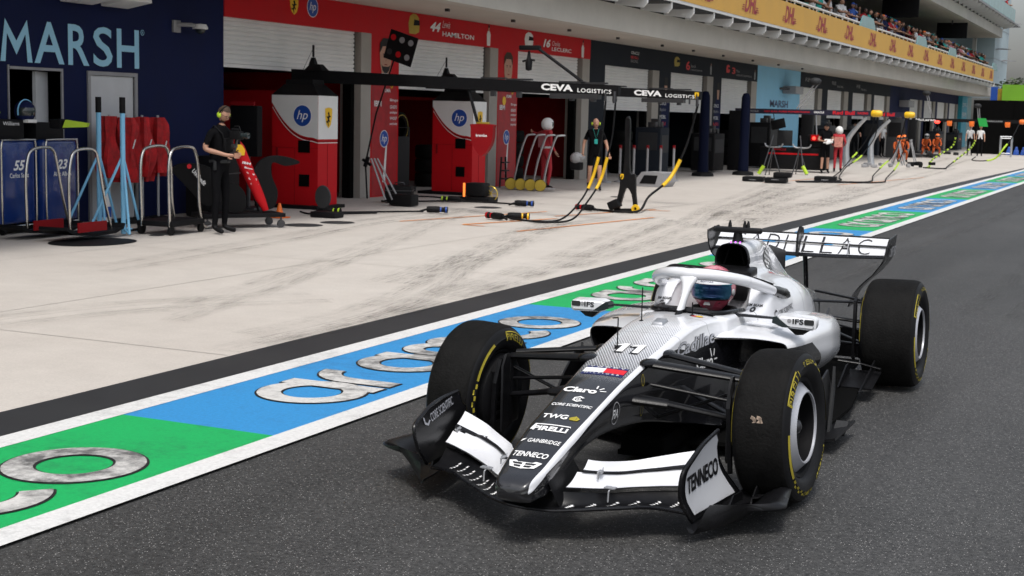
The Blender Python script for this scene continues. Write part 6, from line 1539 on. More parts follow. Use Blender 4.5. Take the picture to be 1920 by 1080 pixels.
def get_proto(kind, ci, si, hi):
    key = (kind, ci, si, hi)
    if key in base_p: return copy_tree(base_p[key])
    same = next((v for k_, v in base_p.items() if k_[0] == kind), None)
    r_ = bpy.data.objects.new('person', None); COL.objects.link(r_)
    if same is None:
        _, D_, hd = human(r_, spect_mesh(kind), (cols[ci][0], 'black_cloth', skins[si], 'black', skins[si]), sleeve=.55, fingers=False, sub=0); HDS[r_.name] = Vector(hd[0])
    else:
        b0 = next(ch for ch in same.children if ch.name.startswith('body')); bo_ = b0.copy(); bo_.data = b0.data.copy(); COL.objects.link(bo_); bo_.parent = r_
        for i_, mm in enumerate((cols[ci][0], 'black_cloth', skins[si], 'black', skins[si])): bo_.data.materials[i_] = K[mm]
        HDS[r_.name] = HDS[same.name]
    hd = (HDS[r_.name], Matrix.Identity(3)); cm, hm, _l = hats[hi]
    (cap(r_, hd, cm) if cm else hair(r_, hd, hm))
    base_p[key] = r_; return r_
rnd = random.Random(11)
zones = [(43, 60, 24, 'on the terrace before the first pale glass panel'), (61, 74.5, 20, 'on the terrace between the first and second pale glass panels'), (75, 86.5, 19, 'on the terrace between the second and third pale glass panels'), (87.2, 107.5, 36, 'on the terrace beyond the third pale glass panel')]
used = {}; ordn = ['nearest the camera', 'second along', 'third along', 'fourth along', 'fifth along', 'sixth along', 'seventh along']
def add_spect(x, y, z, where, rz, grp):
    kind = rnd.choice(['lean', 'lean', 'phone', 'stand', 'turn']); ci = rnd.choice([0, 0, 0, 1, 1, 2, 3, 4, 5, 6, 7]); si = rnd.choice([0, 0, 1, 1, 2]); hi = rnd.choice([0, 0, 0, 1, 1, 2, 3, 4, 5, 6])
    p_ = get_proto(kind, ci, si, hi); p_.location = (x, y, z); p_.rotation_euler = (0, 0, rz)
    k_ = (ci, hi, where); n_ = used.get(k_, 0); used[k_] = n_+1
    lab = 'spectator in a %s top with %s %s%s' % (cols[ci][1], hats[hi][2], where, '' if n_ == 0 else ', the %s of those dressed alike' % ordn[min(n_, 6)])
    if len(lab.split()) > 16: lab = ' '.join(lab.replace('on the terrace ', '').replace(', the', ',').replace(' of those dressed alike', ' alike').split()[:16])
    tag(p_, lab, 'person', grp)
    return p_
_pending = []
for y0, y1, n, where in zones:
    for i in range(n):
        y = y0+(y1-y0)*(i+.5)/n+rnd.uniform(-.25, .25); _pending.append((-12.72-rnd.choice([0, 0, .0, .75])-rnd.uniform(0, .15), y, 5.03, where, rnd.uniform(-.7, .3), 'spectators on the terrace'))
for i in range(9): _pending.append((-12.1-rnd.uniform(0, .2), 99+1.7*i+rnd.uniform(-.3, .3), 9.52, 'on the upper balcony', rnd.uniform(-.6, .2), 'spectators on the upper balcony'))
hdkeep = {}
for q_ in _pending:
    p_ = add_spect(*q_)
# ================================================================== team cabinets on the left
def cabinet(y, num, nm, label):
    t_ = thing('tool_cabinet', label, 'cabinet', (-14.45, y, 0), R(8), 'blue cabinets by the navy wall')
    bm = bmn(); bx(bm, -.62, 0, -.395, .395, .14, 1.30, bev=.05); obj('body', bm, 'navy_gloss', t_, angle=60)
    bm = bmn(); tube(bm, catm([(.012, -.38, .16), (.012, -.385, 1.0), (.012, -.37, 1.27), (.012, -.30, 1.30), (.012, .3, 1.30), (.012, .37, 1.27), (.012, .385, 1.0), (.012, .38, .16), (.012, .33, .12), (.012, -.33, .12)], 4, True), .013, 8); obj('frame', bm, 'chrome', t_)
    bm = bmn(); bx(bm, -.6, -.02, -.37, .37, .06, .13); obj('base', bm, 'black', t_, smooth=False)
    for yy in (-.3, .3):
        bm = bmn(); lathe(bm, [(0, -.02), (.05, -.02), (.05, .02), (0, .02)], (-.05, yy, .05), 'y', 16); obj('wheel', bm, 'black', t_)
    put(t_, flat_shape(num, .26, .14, bold=.03, shear=.3), (.002, -.12, .88), (0, 1, 0), (0, 0, 1), 'decal_white'); put(t_, flat_shape(nm, .42, .065, bold=.01), (.002, -.2, .78), (0, 1, 0), (0, 0, 1), 'decal_white')
    return t_
cabinet(15.72, '23', 'Alex Albon', 'blue cabinet numbered 23 in a chrome frame, nearer the white doors'); cabinet(14.88, '55', 'Carlos Sainz', 'blue cabinet numbered 55 in a chrome frame, at the left edge')
cabinet(14.05, '', ' ', 'x') if False else None
t_ = thing('equipment_case', 'plain black case on the blue cabinet nearer the white doors', 'case', (-14.72, 15.55, 1.30)); bm = bmn(); box(bm, (0, 0, .12), (.45, .55, .24), bev=.015); obj('body', bm, 'black', t_)
t_ = thing('equipment_case', 'black case with white lettering on the leftmost blue cabinet', 'case', (-14.72, 14.75, 1.30)); bm = bmn(); box(bm, (0, 0, .14), (.45, .6, .28), bev=.015); obj('body', bm, 'black', t_)
put(t_, flat_shape('Williams', .3, .05), (.228, -.1, .2), (0, 1, 0), (0, 0, 1), 'decal_white')
t_ = thing('crash_helmet', 'dark blue crash helmet with a pale blue rim on top of the black case', 'helmet', (-14.55, 15.12, 1.69)); hm_ = (Vector((0, 0, 0)), Matrix.Rotation(R(-25), 3, 'Z'))
helmet(t_, hm_, 'navy', .155, name='shell'); bm = bmn(); tube(bm, [(.02+0*a, .152*math.cos(a), .165*math.sin(a)) for a in np.linspace(-.3, math.pi+.3, 20)], .010, 8); obj('rim', bm, 'light_blue', t_); bm = bmn(); box(bm, (.08, 0, -.13), (.14, .18, .05), bev=.02); obj('chin_guard', bm, 'white_wall', t_)
for i, (x, y, z, a, lab) in enumerate([(-14.05, 15.35, 1.53, 5, 'black lamp with a glowing neon edge sticking out over the blue cabinets'), (-14.9, 14.55, 1.66, 0, 'black lamp with a glowing neon edge at the far left on the cases')]):
    t_ = thing('signal_lamp', lab, 'lamp', (x, y, z), R(a)); bm = bmn(); box(bm, (-.1, 0, 0), (.2, .16, .14), bev=.03); obj('body', bm, 'black', t_); bm = bmn(); prism(bm, [(-.02, -.05), (.30, -.035), (.32, .02), (.02, .06)], (0, .05, 0), (0, 1, 0) if False else (1, .3, 0), (0, 0, 1), .1); obj('reflector', bm, 'neon', t_, smooth=False)
    bm = bmn(); prism(bm, [(.03, -.035), (.28, -.022), (.30, .01), (.05, .04)], (0.003, .04, 0), (1, .3, 0), (0, 0, 1), .008); obj('lens', bm, 'white_wall', t_, smooth=False)
t_ = thing('stool', 'grey folding stool leg at the left edge of the apron', 'stool', (-13.6, 13.3, 0)); bm = bmn(); tube(bm, [(0, 0, 0), (-.05, -.12, .5)], .012); tube(bm, [(.0, -.5, 0), (-.05, -.38, .5)], .012); obj('leg', bm, 'grey', t_); bm = bmn(); bx(bm, -.2, .1, -.4, -.1, .5, .52); obj('seat', bm, 'black', t_)
# drag trolleys with hoops
def trolley(x, y, lab, rz=0, w=.5):
    t_ = thing('hoop_trolley', lab, 'trolley', (x, y, 0), rz, 'low trolleys with tall chrome hoops')
    pr_ = [(-.62, .16), (-.45, .09), (0, .05), (.42, .06), (.60, .11), (.64, .18), (.60, .19), (.55, .13), (.40, .10), (0, .09), (-.45, .13), (-.60, .2)]
    bm = bmn(); prism(bm, pr_, (-w/2, 0, 0), (0, 1, 0), (0, 0, 1), w); obj('sled', bm, 'black', t_, smooth=False)
    bm = bmn(); bx(bm, w/2, w/2+.02, -.40, .20, .12, .25); obj('panel', bm, 'red_dark', t_, smooth=False)
    bm = bmn(); tube(bm, catm([(.1, -.38, .1), (.1, -.40, .7), (.1, -.36, 1.05), (.1, -.26, 1.19), (.1, 0, 1.22), (.1, .16, 1.18), (.1, .24, 1.0), (.1, .36, .5), (.1, .50, .1)], 5), .02, 10); obj('hoop', bm, 'chrome', t_)
    return t_
trolley(-13.95, 14.75, 'low black trolley with tall chrome hoop before the cabinet numbered 55', R(4), .42); trolley(-13.30, 14.85, 'low black trolley with tall chrome hoop and red front panel beside the blue stands', R(4), .46)
t_ = thing('floor_mat', 'round black mat on the concrete under the hoop trolleys', 'mat', (-12.9, 14.6, .001)); bm = bmn(); lathe(bm, [(0, .006), (.45, .006), (.5, 0)], (0, 0, 0), 'z', 32); t_b = obj('disc', bm, 'black', t_); t_b.scale = (1.0, 1.3, 1)
def manhole(x, y, r, lab):
    bm = bmn(); lathe(bm, [(0, .006), (r*.9, .006), (r, .002), (r*1.05, 0)], (0, 0, 0), 'z', 40); o = obj('manhole_cover', bm, 'grey_dark'); o.location = (x, y, 0); tag(o, lab, 'manhole cover', 'manhole covers in the concrete')
manhole(-12.33, 18.75, .30, 'round dark cover in the concrete, the left of two before the first red cabinet'); manhole(-12.2, 19.56, .27, 'round dark cover in the concrete, the right of two before the first red cabinet'); manhole(-11.95, 24.63, .26, 'round dark cover in the concrete near the second red cabinet')
manhole(-12.9, 15.9, .1, 'small round dark cover between the blue stands and the wheeled cage'); manhole(-11.3, 30, .16, 'small round dark cover beyond the impact guns')
# light blue stands
def stand(x, y, lab, whl):
    t_ = thing('tyre_stand', lab, 'stand', (x, y, 0), R(20), 'light blue tripod stands with black grips')
    bm = bmn(); tube(bm, [(0, 0, .02), (0, 0, 1.72)], .035, 12); obj('post', bm, 'light_blue', t_); bm = bmn(); tube(bm, [(0, 0, 1.70), (0, 0, 1.92)], .042, 12); obj('grip', bm, 'black', t_)
    for a, l_ in ((200, .48), (75, .42), (320, .16)):
        bm = bmn(); c_, s_ = math.cos(R(a)), math.sin(R(a)); tube(bm, [(0, 0, 1.12), (c_*l_, s_*l_, .03)], .02, 8); tube(bm, [(0, 0, .10), (c_*l_, s_*l_, .03)], .016, 8); obj('leg', bm, 'light_blue', t_)
    if whl: bm = bmn(); tube(bm, [(0, 0, .06), (.1, .36, .06)], .02); lathe(bm, [(0, -.03), (.10, -.03), (.10, .03), (0, .03)], (.12, .40, .10), 'x', 20); obj('wheel', bm, 'black', t_)
stand(-13.92, 15.9, 'light blue tripod stand with black grip before the closed white door', False); stand(-13.25, 15.62, 'light blue tripod stand with black grip and a small wheel, nearer the red cloths', True)
t_ = thing('fire_extinguisher', 'white and blue fire extinguisher between the light blue stands', 'fire extinguisher', (-14.6, 16.8, 0))
bm = bmn(); lathe(bm, [(0, 0), (.085, 0), (.09, .03), (.09, .42), (.07, .48), (.03, .50), (0, .50)], (0, 0, 0), 'z', 24); obj('cylinder', bm, 'white_wall', t_); bm = bmn(); lathe(bm, [(.0915, .12), (.0915, .28)], (0, 0, 0), 'z', 24); obj('label_band', bm, 'hp_blue', t_); bm = bmn(); tube(bm, [(0, 0, .5), (0, 0, .55), (.08, 0, .56)], .015); obj('valve', bm, 'dark_metal', t_)
# furled red parasols
rnd = random.Random(5)
for k in range(7):
    y = 17.05+.19*k; x = -14.72+(.16 if k % 2 else 0)
    t_ = thing('furled_parasol', 'furled red parasol on a grey pole, %s of seven from the left' % ('first', 'second', 'third', 'fourth', 'fifth', 'sixth', 'last')[k], 'parasol', (x, y, 0), 0, 'furled red parasols')
    bm = bmn(); tube(bm, [(0, 0, 0), (0, 0, 1.66)], .018, 8); obj('pole', bm, 'silver', t_)
    bm = bmn(); n = 20; rows = []
    for j in range(9):
        z = .70+.93*j/8+rnd.uniform(-.01, .01) - (.08*math.sin(k*2.1) if j == 0 else 0); rb = (.155+.035*math.sin(k*1.7+j*.9)-.03*abs(j-3)/5)*(1 if j < 8 else .75)
        rows.append([((rb*(1+.22*math.sin(i*2*math.pi/n*5+k+j*.25)+.12*math.sin(i*2*math.pi/n*3+j*.8+k)))*math.cos(2*math.pi*i/n), (rb*(1+.28*math.sin(i*2*math.pi/n*5+k+j*.2)))*math.sin(2*math.pi*i/n), z) for i in range(n)])
    grid(bm, rows, True, caps=(True, True)); obj('canopy', bm, 'red_cloth', t_)
    if k % 2: put(t_, poly_shape([[(0, 0), (.03, 0), (.09, .14), (.06, .14)]]), (.16, -.05, 1.15), (0, 1, 0), (0, 0, 1), 'white_cloth', name='strap')
    bm = bmn(); lathe(bm, [(.16, 0), (.15, .05), (.03, .07)], (0, 0, 0), 'z', 14); obj('base', bm, 'black', t_)
# wheeled cage with hoops
t_ = thing('hoop_cart', 'flat black wheeled cart with two chrome hoop frames beside the red parasols', 'cart', (-13.0, 16.35, 0), R(5))
bm = bmn(); bx(bm, -.30, .30, -.42, .42, .12, .2, bev=.02); obj('deck', bm, 'black', t_)
for x in (-.22, .24):
    bm = bmn(); tube(bm, catm([(x, -.40, .12), (x, -.42, .9), (x, -.36, 1.16), (x, -.2, 1.23), (x, .1, 1.24), (x, .25, 1.18), (x, .34, .9), (x, .36, .4), (x, .46, .10), (x, .66, .07)], 5), .022, 10); obj('hoop', bm, 'chrome', t_)
for x in (-.25, .25):
    for y in (-.38, .38):
        bm = bmn(); lathe(bm, [(0, -.02), (.065, -.02), (.065, .02), (0, .02)], (x, y, .065), 'x', 16); obj('wheel', bm, 'black', t_)
# spare red nose with its wing on a wheeled frame
t_ = thing('spare_nose', 'spare red car nose with black front wing propped upright on a wheeled frame', 'car nose', (-12.95, 17.75, 0), R(-35))
bm = bmn(); bx(bm, -.30, .30, -.55, .75, .16, .22, bev=.01); tube(bm, [(-.2, -.3, .2), (-.2, -.1, 1.0), (.1, .1, 1.1)], .025); tube(bm, [(-.2, .5, .2), (-.1, .2, 1.0)], .02); obj('frame', bm, 'black', t_)
for x in (-.25, .28):
    for y in (-.48, .68):
        bm = bmn(); lathe(bm, [(0, -.02), (.06, -.02), (.06, .02), (0, .02)], (x, y, .06), 'x', 16); tube(bm, [(x, y, .1), (x, y, .17)], .015); obj('wheel', bm, 'dark_metal', t_)
bm = bmn(); rg = []
for (y, z, w_, d_) in ((-.02, 1.33, .06, .08), (.03, 1.22, .095, .10), (.14, .95, .10, .10), (.26, .70, .095, .09), (.38, .44, .08, .07), (.47, .26, .05, .04)):
    rg.append([(.18+d_*math.sin(2*math.pi*k/20)*.9, y+w_*math.cos(2*math.pi*k/20)*.95, z+w_*.25*math.cos(2*math.pi*k/20)) for k in range(20)])
grid(bm, rg, True, caps=(True, True)); obj('nose_cone', bm, 'red', t_, angle=60)
put(t_, sc([(0, .45), (.15, .85), (.5, 1), (.85, .85), (1, .45), (.78, 0), (.22, 0)], .16, .18), (.275, -.03, 1.10), (0, 1, 0), (0, -.3, 1), 'yellow', name='emblem')
for k, (s_, z) in enumerate([('IBM', .98), ('Bingo', .90), ('Whoop', .82), ('GENESYS', .74), ('ambipar', .66)]): put(t_, flat_shape(s_, .13, .035, bold=.02), (.275-.008*k, .06+.035*k, z), (0, 1, -.2), (0, .2, 1), 'decal_white')
for k, (pts, txt) in enumerate([([(-1.0, .88), (-.82, .98), (-.42, .92), (-.28, .62), (-.38, .36), (-.52, .38), (-.75, .62)], 'UniCredit'), ([(-.35, .62), (-.1, .70), (.1, .55), (.12, .3), (-.06, .24), (-.25, .38)], ''), ([(.55, 1.0), (.75, .95), (.95, .98), (.98, 1.02), (.8, 1.08), (.55, 1.1), (.35, 1.02), (.25, .8), (.4, .5), (.5, .3), (.62, .32), (.66, .55), (.55, .8)], '')]):
    P2 = [tuple(p) for p in catm(pts, 4, True)]; bm = bmn(); prism(bm, P2, (.06+.09*(k % 2), 0, 0), (0, 1, 0), (.15, 0, 1), .05); obj('wing_element', bm, 'black', t_, smooth=False)
put(t_, flat_shape('UniCredit', .30, .07, bold=.02), (.265, -.72, .86), (0, .62, -.72), (0, .72, .62), 'decal_white'); put(t_, disc(.035), (.27, -.79, .90), (0, 1, 0), (0, 0, 1), 'decal_red', name='emblem')
put(t_, flat_shape('UniCredit', .26, .06, bold=.02), (.318, .02, .95), (0, .45, -.88), (0, .88, .45), 'decal_white') if False else None
for yy, zz in ((-.2, .30), (.35, .27)): put(t_, flat_shape('RB', .12, .05, shear=.5), (.36, yy, zz), (0, 1, -.3), (0, .3, 1), 'decal_white') if False else None
t_ = thing('traffic_cone', 'small orange traffic cone on the concrete beside the first red cabinet', 'traffic cone', (-13.45, 19.75, 0)); bm = bmn(); lathe(bm, [(.11, .0), (.11, .02), (.075, .022), (.022, .24), (0, .24)], (0, 0, 0), 'z', 24); obj('cone', bm, 'orange', t_); bm = bmn(); bx(bm, -.13, .13, -.13, .13, 0, .018, bev=.005); obj('base', bm, 'orange', t_)

# ================================================================== red hp consoles with their booms
def gantry(x1, y0, yb, bx0, bx1, z0, z1, lab, second):
    t_ = thing('pit_gantry', lab, 'gantry', (x1, y0, 0), 0, 'red consoles carrying black booms'); w, d, h = 1.0, .66, 2.06
    bm = bmn(); ch = .0
    prism(bm, [(-w, 0), (-.0, 0), (0.0, d), (-w, d)], (0, 0, .06), (1, 0, 0), (0, 1, 0), h-.06); obj('cabinet', bm, 'red', t_, smooth=False)
    # white upper panel with curved lower edge, on the front and the lane side
    cv = [(-w, 1.92)]+[(-w+.02+ (w*.86)*u, 1.30+.60*(1-u)**2.2) for u in np.linspace(0, 1, 14)]+[(0.0, 1.27), (0.0, h), (-w, h)]
    bm = bmn(); prism(bm, cv, (0, -.004, 0), (1, 0, 0), (0, 0, 1), .003); bx(bm, .001, .006, .001, d, 1.27, h); cab = t_.children[0]; obj('front_panel', bm, 'white_wall', t_, smooth=False)
    for off, wd in ((.025, .016), (.06, .014)):
        top = [(-w+.02+(w*.86)*u, 1.30+.60*(1-u)**2.2-off) for u in np.linspace(0, 1, 14)]+[(0.0, 1.27-off)]; low = [(x_, z_-wd) for x_, z_ in top[::-1]]
        bm = bmn(); prism(bm, top+low, (0, -.0065, 0), (1, 0, 0), (0, 0, 1), .003); bx(bm, .001, .008, .0, d, 1.27-off-wd, 1.27-off); obj('trim_line', bm, 'red_dark' if off < .05 else 'white_wall', t_, smooth=False)
    hp(t_, (-.52, -.008, 1.50), (1, 0, 0), (0, 0, 1), .19); shield(t_, (.0075, .22, 1.47), (0, 1, 0), (0, 0, 1), .24, .38)
    bm = bmn(); bx(bm, -.42, -.17, -.012, .05, 1.02, 1.24); obj('hatch', bm, 'black_matt', t_, smooth=False); bm = bmn(); bx(bm, -.40, -.18, -.012, .05, .40, .62); obj('hatch', bm, 'black_matt', t_, smooth=False)
    bm = bmn(); bx(bm, -.9, -.86, -.02, 0, .9, 1.1, bev=.005); bx(bm, -w-.001, -.0, -.006, 0, 1.10, 1.106); bx(bm, -.50, -.494, -.006, 0, .08, 1.1); bx(bm, .0, .006, .32, .326, .08, 1.2); obj('panel_seam', bm, 'red_dark', t_, smooth=False)
    bm = bmn(); bx(bm, -w-.25, .12, -.2, d+.1, 0, .06, bev=.01); obj('plinth', bm, 'black', t_)
    bm = bmn(); c_ = Vector((-w/2, d/2, 0))
    box(bm, (-w/2, d/2, 2.16), (w+.02, d+.02, .20), taper=.62); box(bm, (-w/2, d/2, 2.30), (.6, .4, .10), taper=.95); box(bm, (-w/2+.02, yb-y0, 2.585), (.42, .24, .12), taper=.5); box(bm, (-w/2-.05, yb-y0, 2.70), (.13, .13, .14), taper=.45); obj('boom_mount', bm, 'black', t_)
    bm = bmn(); tube(bm, [(-w/2-.05, yb-y0, 2.78), (-w/2-.05, yb-y0, 3.0)], .022, 8); tube(bm, [(-w/2-.05, yb-y0, 2.95), (-w/2-.5, yb-y0+.3, 2.5)], .004, 5); obj('aerial', bm, 'black', t_)
    bm = bmn(); a, b_ = bx0-x1, bx1-x1; th = .17
    v = [bm.verts.new(p) for p in ((a, yb-y0-.06, z0-.24), (a, yb-y0+.06, z0-.24), (a, yb-y0+.06, z0), (a, yb-y0-.06, z0), (b_, yb-y0-.06, z1-th), (b_, yb-y0+.06, z1-th), (b_, yb-y0+.06, z1), (b_, yb-y0-.06, z1))]
    for q in ((3, 2, 1, 0), (4, 5, 6, 7), (0, 1, 5, 4), (1, 2, 6, 5), (2, 3, 7, 6), (3, 0, 4, 7)): face(bm, [v[i] for i in q])
    boom = obj('boom', bm, 'black', t_, smooth=False)
    sl = (z1-z0)/(b_-a); U = Vector((1, 0, sl)).normalized(); zt = lambda x_: z0+sl*(x_-a)
    xt = b_-1.42
    put(boom, flat_shape('CEVA', .60, .115, bold=.045), (xt, yb-y0-.062, zt(xt)-.145), U, (0, 0, 1), 'decal_white'); put(boom, flat_shape('LOGISTICS', .62, .07, bold=.02, spacing=1.15), (xt+.68, yb-y0-.062, zt(xt+.68)-.150), U, (0, 0, 1), 'decal_white')
    if second: shield(boom, (b_-.12, yb-y0-.062, zt(b_)-.165), (1, 0, 0), (0, 0, 1), .09, .15)
    bm = bmn(); bx(bm, b_-1.25, b_-.35, yb-y0-.08, yb-y0+.08, zt(b_-1)-.27, zt(b_-1)-.185); 
    for xx in (-2.4, -1.9, -.9, -.5): bx(bm, b_+xx, b_+xx+.07, yb-y0-.05, yb-y0+.05, zt(b_+xx)-.30, zt(b_+xx)-.17); bx(bm, b_+xx-.2, b_+xx+.28, yb-y0-.04, yb-y0+.04, zt(b_+xx), zt(b_+xx)+.03)
    obj('boom_fitting', bm, 'dark_metal', boom, smooth=False)
    bm = bmn(); tube(bm, [(b_-.06, yb-y0-.07, zt(b_)-.1), (b_-.06, yb-y0-.07, zt(b_)-.3)], .03, 8); tube(bm, [(b_-.22, yb-y0-.07, zt(b_)-.1), (b_-.22, yb-y0-.07, zt(b_)-.26)], .02, 8); obj('hose_reel', bm, 'dark_metal', boom)
    return t_
gantry(-14.10, 21.92, 22.6, -15.1, -8.54, 2.555, 2.335, 'red and white console with a blue disc carrying a long black boom, nearest the camera', False)
gantry(-13.97, 27.95, 27.7, -15.0, -8.70, 2.56, 2.35, 'red and white console with a blue disc carrying a black boom, the farther one', True)
# hoses
def hose(name, pts, yel, lab, grp, r=.017, colr='black', y2='yellow', stripes=False):
    P_ = catm(pts, 6); t_ = thing(name, lab, 'hose', tuple(P_[-1]), 0, grp); o_ = Vector(P_[-1])
    bm = bmn(); tube(bm, [Vector(p)-o_ for p in P_], r, 8); obj('hose', bm, colr, t_)
    if yel:
        a, b_ = yel; n = len(P_)-1; i0, i1 = int(a*n), int(b_*n)
        if not stripes: bm = bmn(); tube(bm, [Vector(p)-o_ for p in P_[i0:i1+1]], r*1.6, 10); obj('sleeve', bm, y2, t_)
        else:
            bm = bmn()
            for i in range(i0, i1, 2): tube(bm, [Vector(P_[i])-o_, (Vector(P_[i])*.3+Vector(P_[i+1])*.7)-o_], r*1.7, 8)
            obj('sleeve', bm, y2, t_)
    return t_
hose('air_hose', [(-8.60, 22.6, 2.1), (-8.64, 22.6, 1.5), (-8.72, 22.6, 1.12), (-8.84, 22.6, .70), (-8.95, 22.3, .35), (-9.05, 21.9, .08), (-9.4, 21.6, .03), (-9.9, 21.8, .03), (-10.2, 21.9, .04)], (.25, .42), 'black air hose with yellow sleeve hanging from the nearest boom, on the right', 'air hoses of the red team')
hose('air_hose', [(-8.78, 22.6, 2.1), (-8.82, 22.6, 1.5), (-8.88, 22.6, 1.12), (-9.0, 22.6, .70), (-9.12, 22.4, .35), (-9.3, 22.0, .06), (-9.7, 21.75, .03), (-10.1, 21.9, .03), (-10.35, 22.1, .04)], (.25, .42), 'black air hose with yellow sleeve hanging from the nearest boom, on the left', 'air hoses of the red team')
hose('air_hose', [(-8.76, 27.7, 2.1), (-8.90, 27.7, 1.5), (-9.02, 27.6, 1.05), (-9.22, 27.4, .56), (-9.35, 26.6, .25), (-9.1, 25.4, .05), (-9.3, 25.0, .03), (-9.9, 25.2, .03), (-10.1, 25.1, .04)], (.28, .42), 'black air hose with a thick yellow sleeve hanging from the farther boom', 'air hoses of the red team', r=.024)
for i, pts in enumerate([[(-13.4, 20.9, .03), (-13.1, 21.2, .03), (-12.6, 21.9, .03), (-12.1, 22.3, .04)], [(-14.2, 24.4, .03), (-13.6, 24.9, .03), (-13.2, 25.4, .03), (-12.2, 25.6, .03), (-11.6, 25.3, .04)], [(-13.6, 20.6, .05), (-13.3, 20.5, .03), (-12.9, 21.0, .03), (-12.6, 21.5, .03)], [(-14.6, 25.6, .05), (-14.2, 26.4, .03), (-13.5, 26.1, .03), (-13.0, 26.4, .03)]]):
    hose('air_hose', pts, None, ('black hose on the ground from the nearest red cabinet to an impact gun', 'black hose on the ground crossing before the second garage opening', 'short black hose lying beside the disc-shaped cover', 'black hose lying at the foot of the farther red cabinet')[i], 'hoses on the ground')
def gun(x, y, rz, lab, tip='hp_blue'):
    t_ = thing('impact_gun', lab, 'impact gun', (x, y, .07), rz, 'impact guns on the ground')
    bm = bmn(); lathe(bm, [(0, -.17), (.05, -.17), (.06, -.12), (.06, .05), (.045, .07), (.045, .14), (.055, .15), (.055, .21), (0, .21)], (0, 0, 0), 'x', 16); obj('body', bm, 'black', t_)
    bm = bmn(); lathe(bm, [(.0485, .075), (.0485, .10)], (0, 0, 0), 'x', 16); lathe(bm, [(.0565, .17), (.0565, .20)], (0, 0, 0), 'x', 16); obj('ring', bm, tip, t_)
    bm = bmn(); box(bm, (-.08, -.03, .0), (.06, .14, .05), Matrix.Rotation(R(15), 3, 'Z'), bev=.01); tube(bm, [(-.17, 0, 0), (-.3, .02, -.04)], .02); obj('handle', bm, 'black', t_)
gun(-11.95, 22.5, R(20), 'impact gun with blue band at the end of the ground hose by the first cabinet'); gun(-11.5, 25.3, R(10), 'impact gun with blue band on the ground near the second cabinet')
gun(-10.45, 21.85, R(160), 'impact gun with red band at the left end of the nearest boom hoses', 'red'); gun(-10.15, 22.1, R(20), 'impact gun with yellow band just right of the red-banded one', 'yellow')
gun(-10.1, 25.1, R(170), 'impact gun with red band at the end of the farther boom hose', 'red'); gun(-13.2, 25.5, R(200), 'impact gun with green band lying in the second garage mouth', 'neon'); gun(-13.2, 20.9, R(10), 'impact gun with green band behind the disc-shaped cover', 'neon')
# brembo shield holder
t_ = thing('hanging_holder', 'red shield-shaped holder hanging under the nearest boom on a black strut', 'holder', (-11.09, 22.6, 1.06))
bm = bmn(); tube(bm, [(-.32, 0, 1.22), (-.10, 0, .55)], .03, 8); obj('strut', bm, 'black', t_)
bm = bmn(); pl = catm([(-.22, .50), (-.20, .56), (.2, .56), (.22, .50), (.20, .26), (.10, .08), (0, 0), (-.10, .08), (-.20, .26)], 3, True); prism(bm, [tuple(p) for p in pl], (0, .06, 0), (1, 0, 0), (0, 0, 1), .12); obj('body', bm, 'red_dark', t_, angle=40)
bm = bmn(); bx(bm, -.12, .12, -.04, .04, .55, .60, bev=.01); obj('valve_row', bm, 'gold', t_); put(t_, flat_shape('brembo', .22, .05, bold=.02), (-.11, -.06, .34), (1, 0, 0), (0, 0, 1), 'decal_white')
# sign board on a leaning pole
t_ = thing('signal_board', 'black board of six round holes on a tall leaning pole by the driver poster', 'board', (-15.0, 25.3, 0))
bm = bmn(); tube(bm, [(-.03, -.05, 0), (-.08, -.05, .72), (.16, -.05, 1.75), (.62, -.05, 3.0)], .018, 8); obj('pole', bm, 'black', t_); bm = bmn(); tube(bm, [(-.09, -.05, .66), (-.02, -.05, .86)], .045, 8); box(bm, (-.05, -.05, .75), (.22, .05, .05), Matrix.Rotation(R(30), 3, 'Y')); obj('grip', bm, 'black', t_)
rt_ = Matrix.Rotation(R(17), 3, 'Y')
bm = bmn(); box(bm, (.72, -.05, 3.08), (.66, .03, .60), rt_, bev=.01); bd = obj('board', bm, 'black', t_, smooth=False)
for i in range(3):
    for j in range(2):
        p = Vector((.72, -.07, 3.08))+rt_ @ Vector((-.22+.21*i, 0, -.14+.30*j)); mm = 'red' if (i, j) in ((0, 1), (1, 0)) else ('grey_dark' if i == 0 else 'grey')
        put(bd, disc(.062), p-Vector((.062, 0, .062)), (1, 0, 0), (0, 0, 1), mm, name='hole', off=.002)
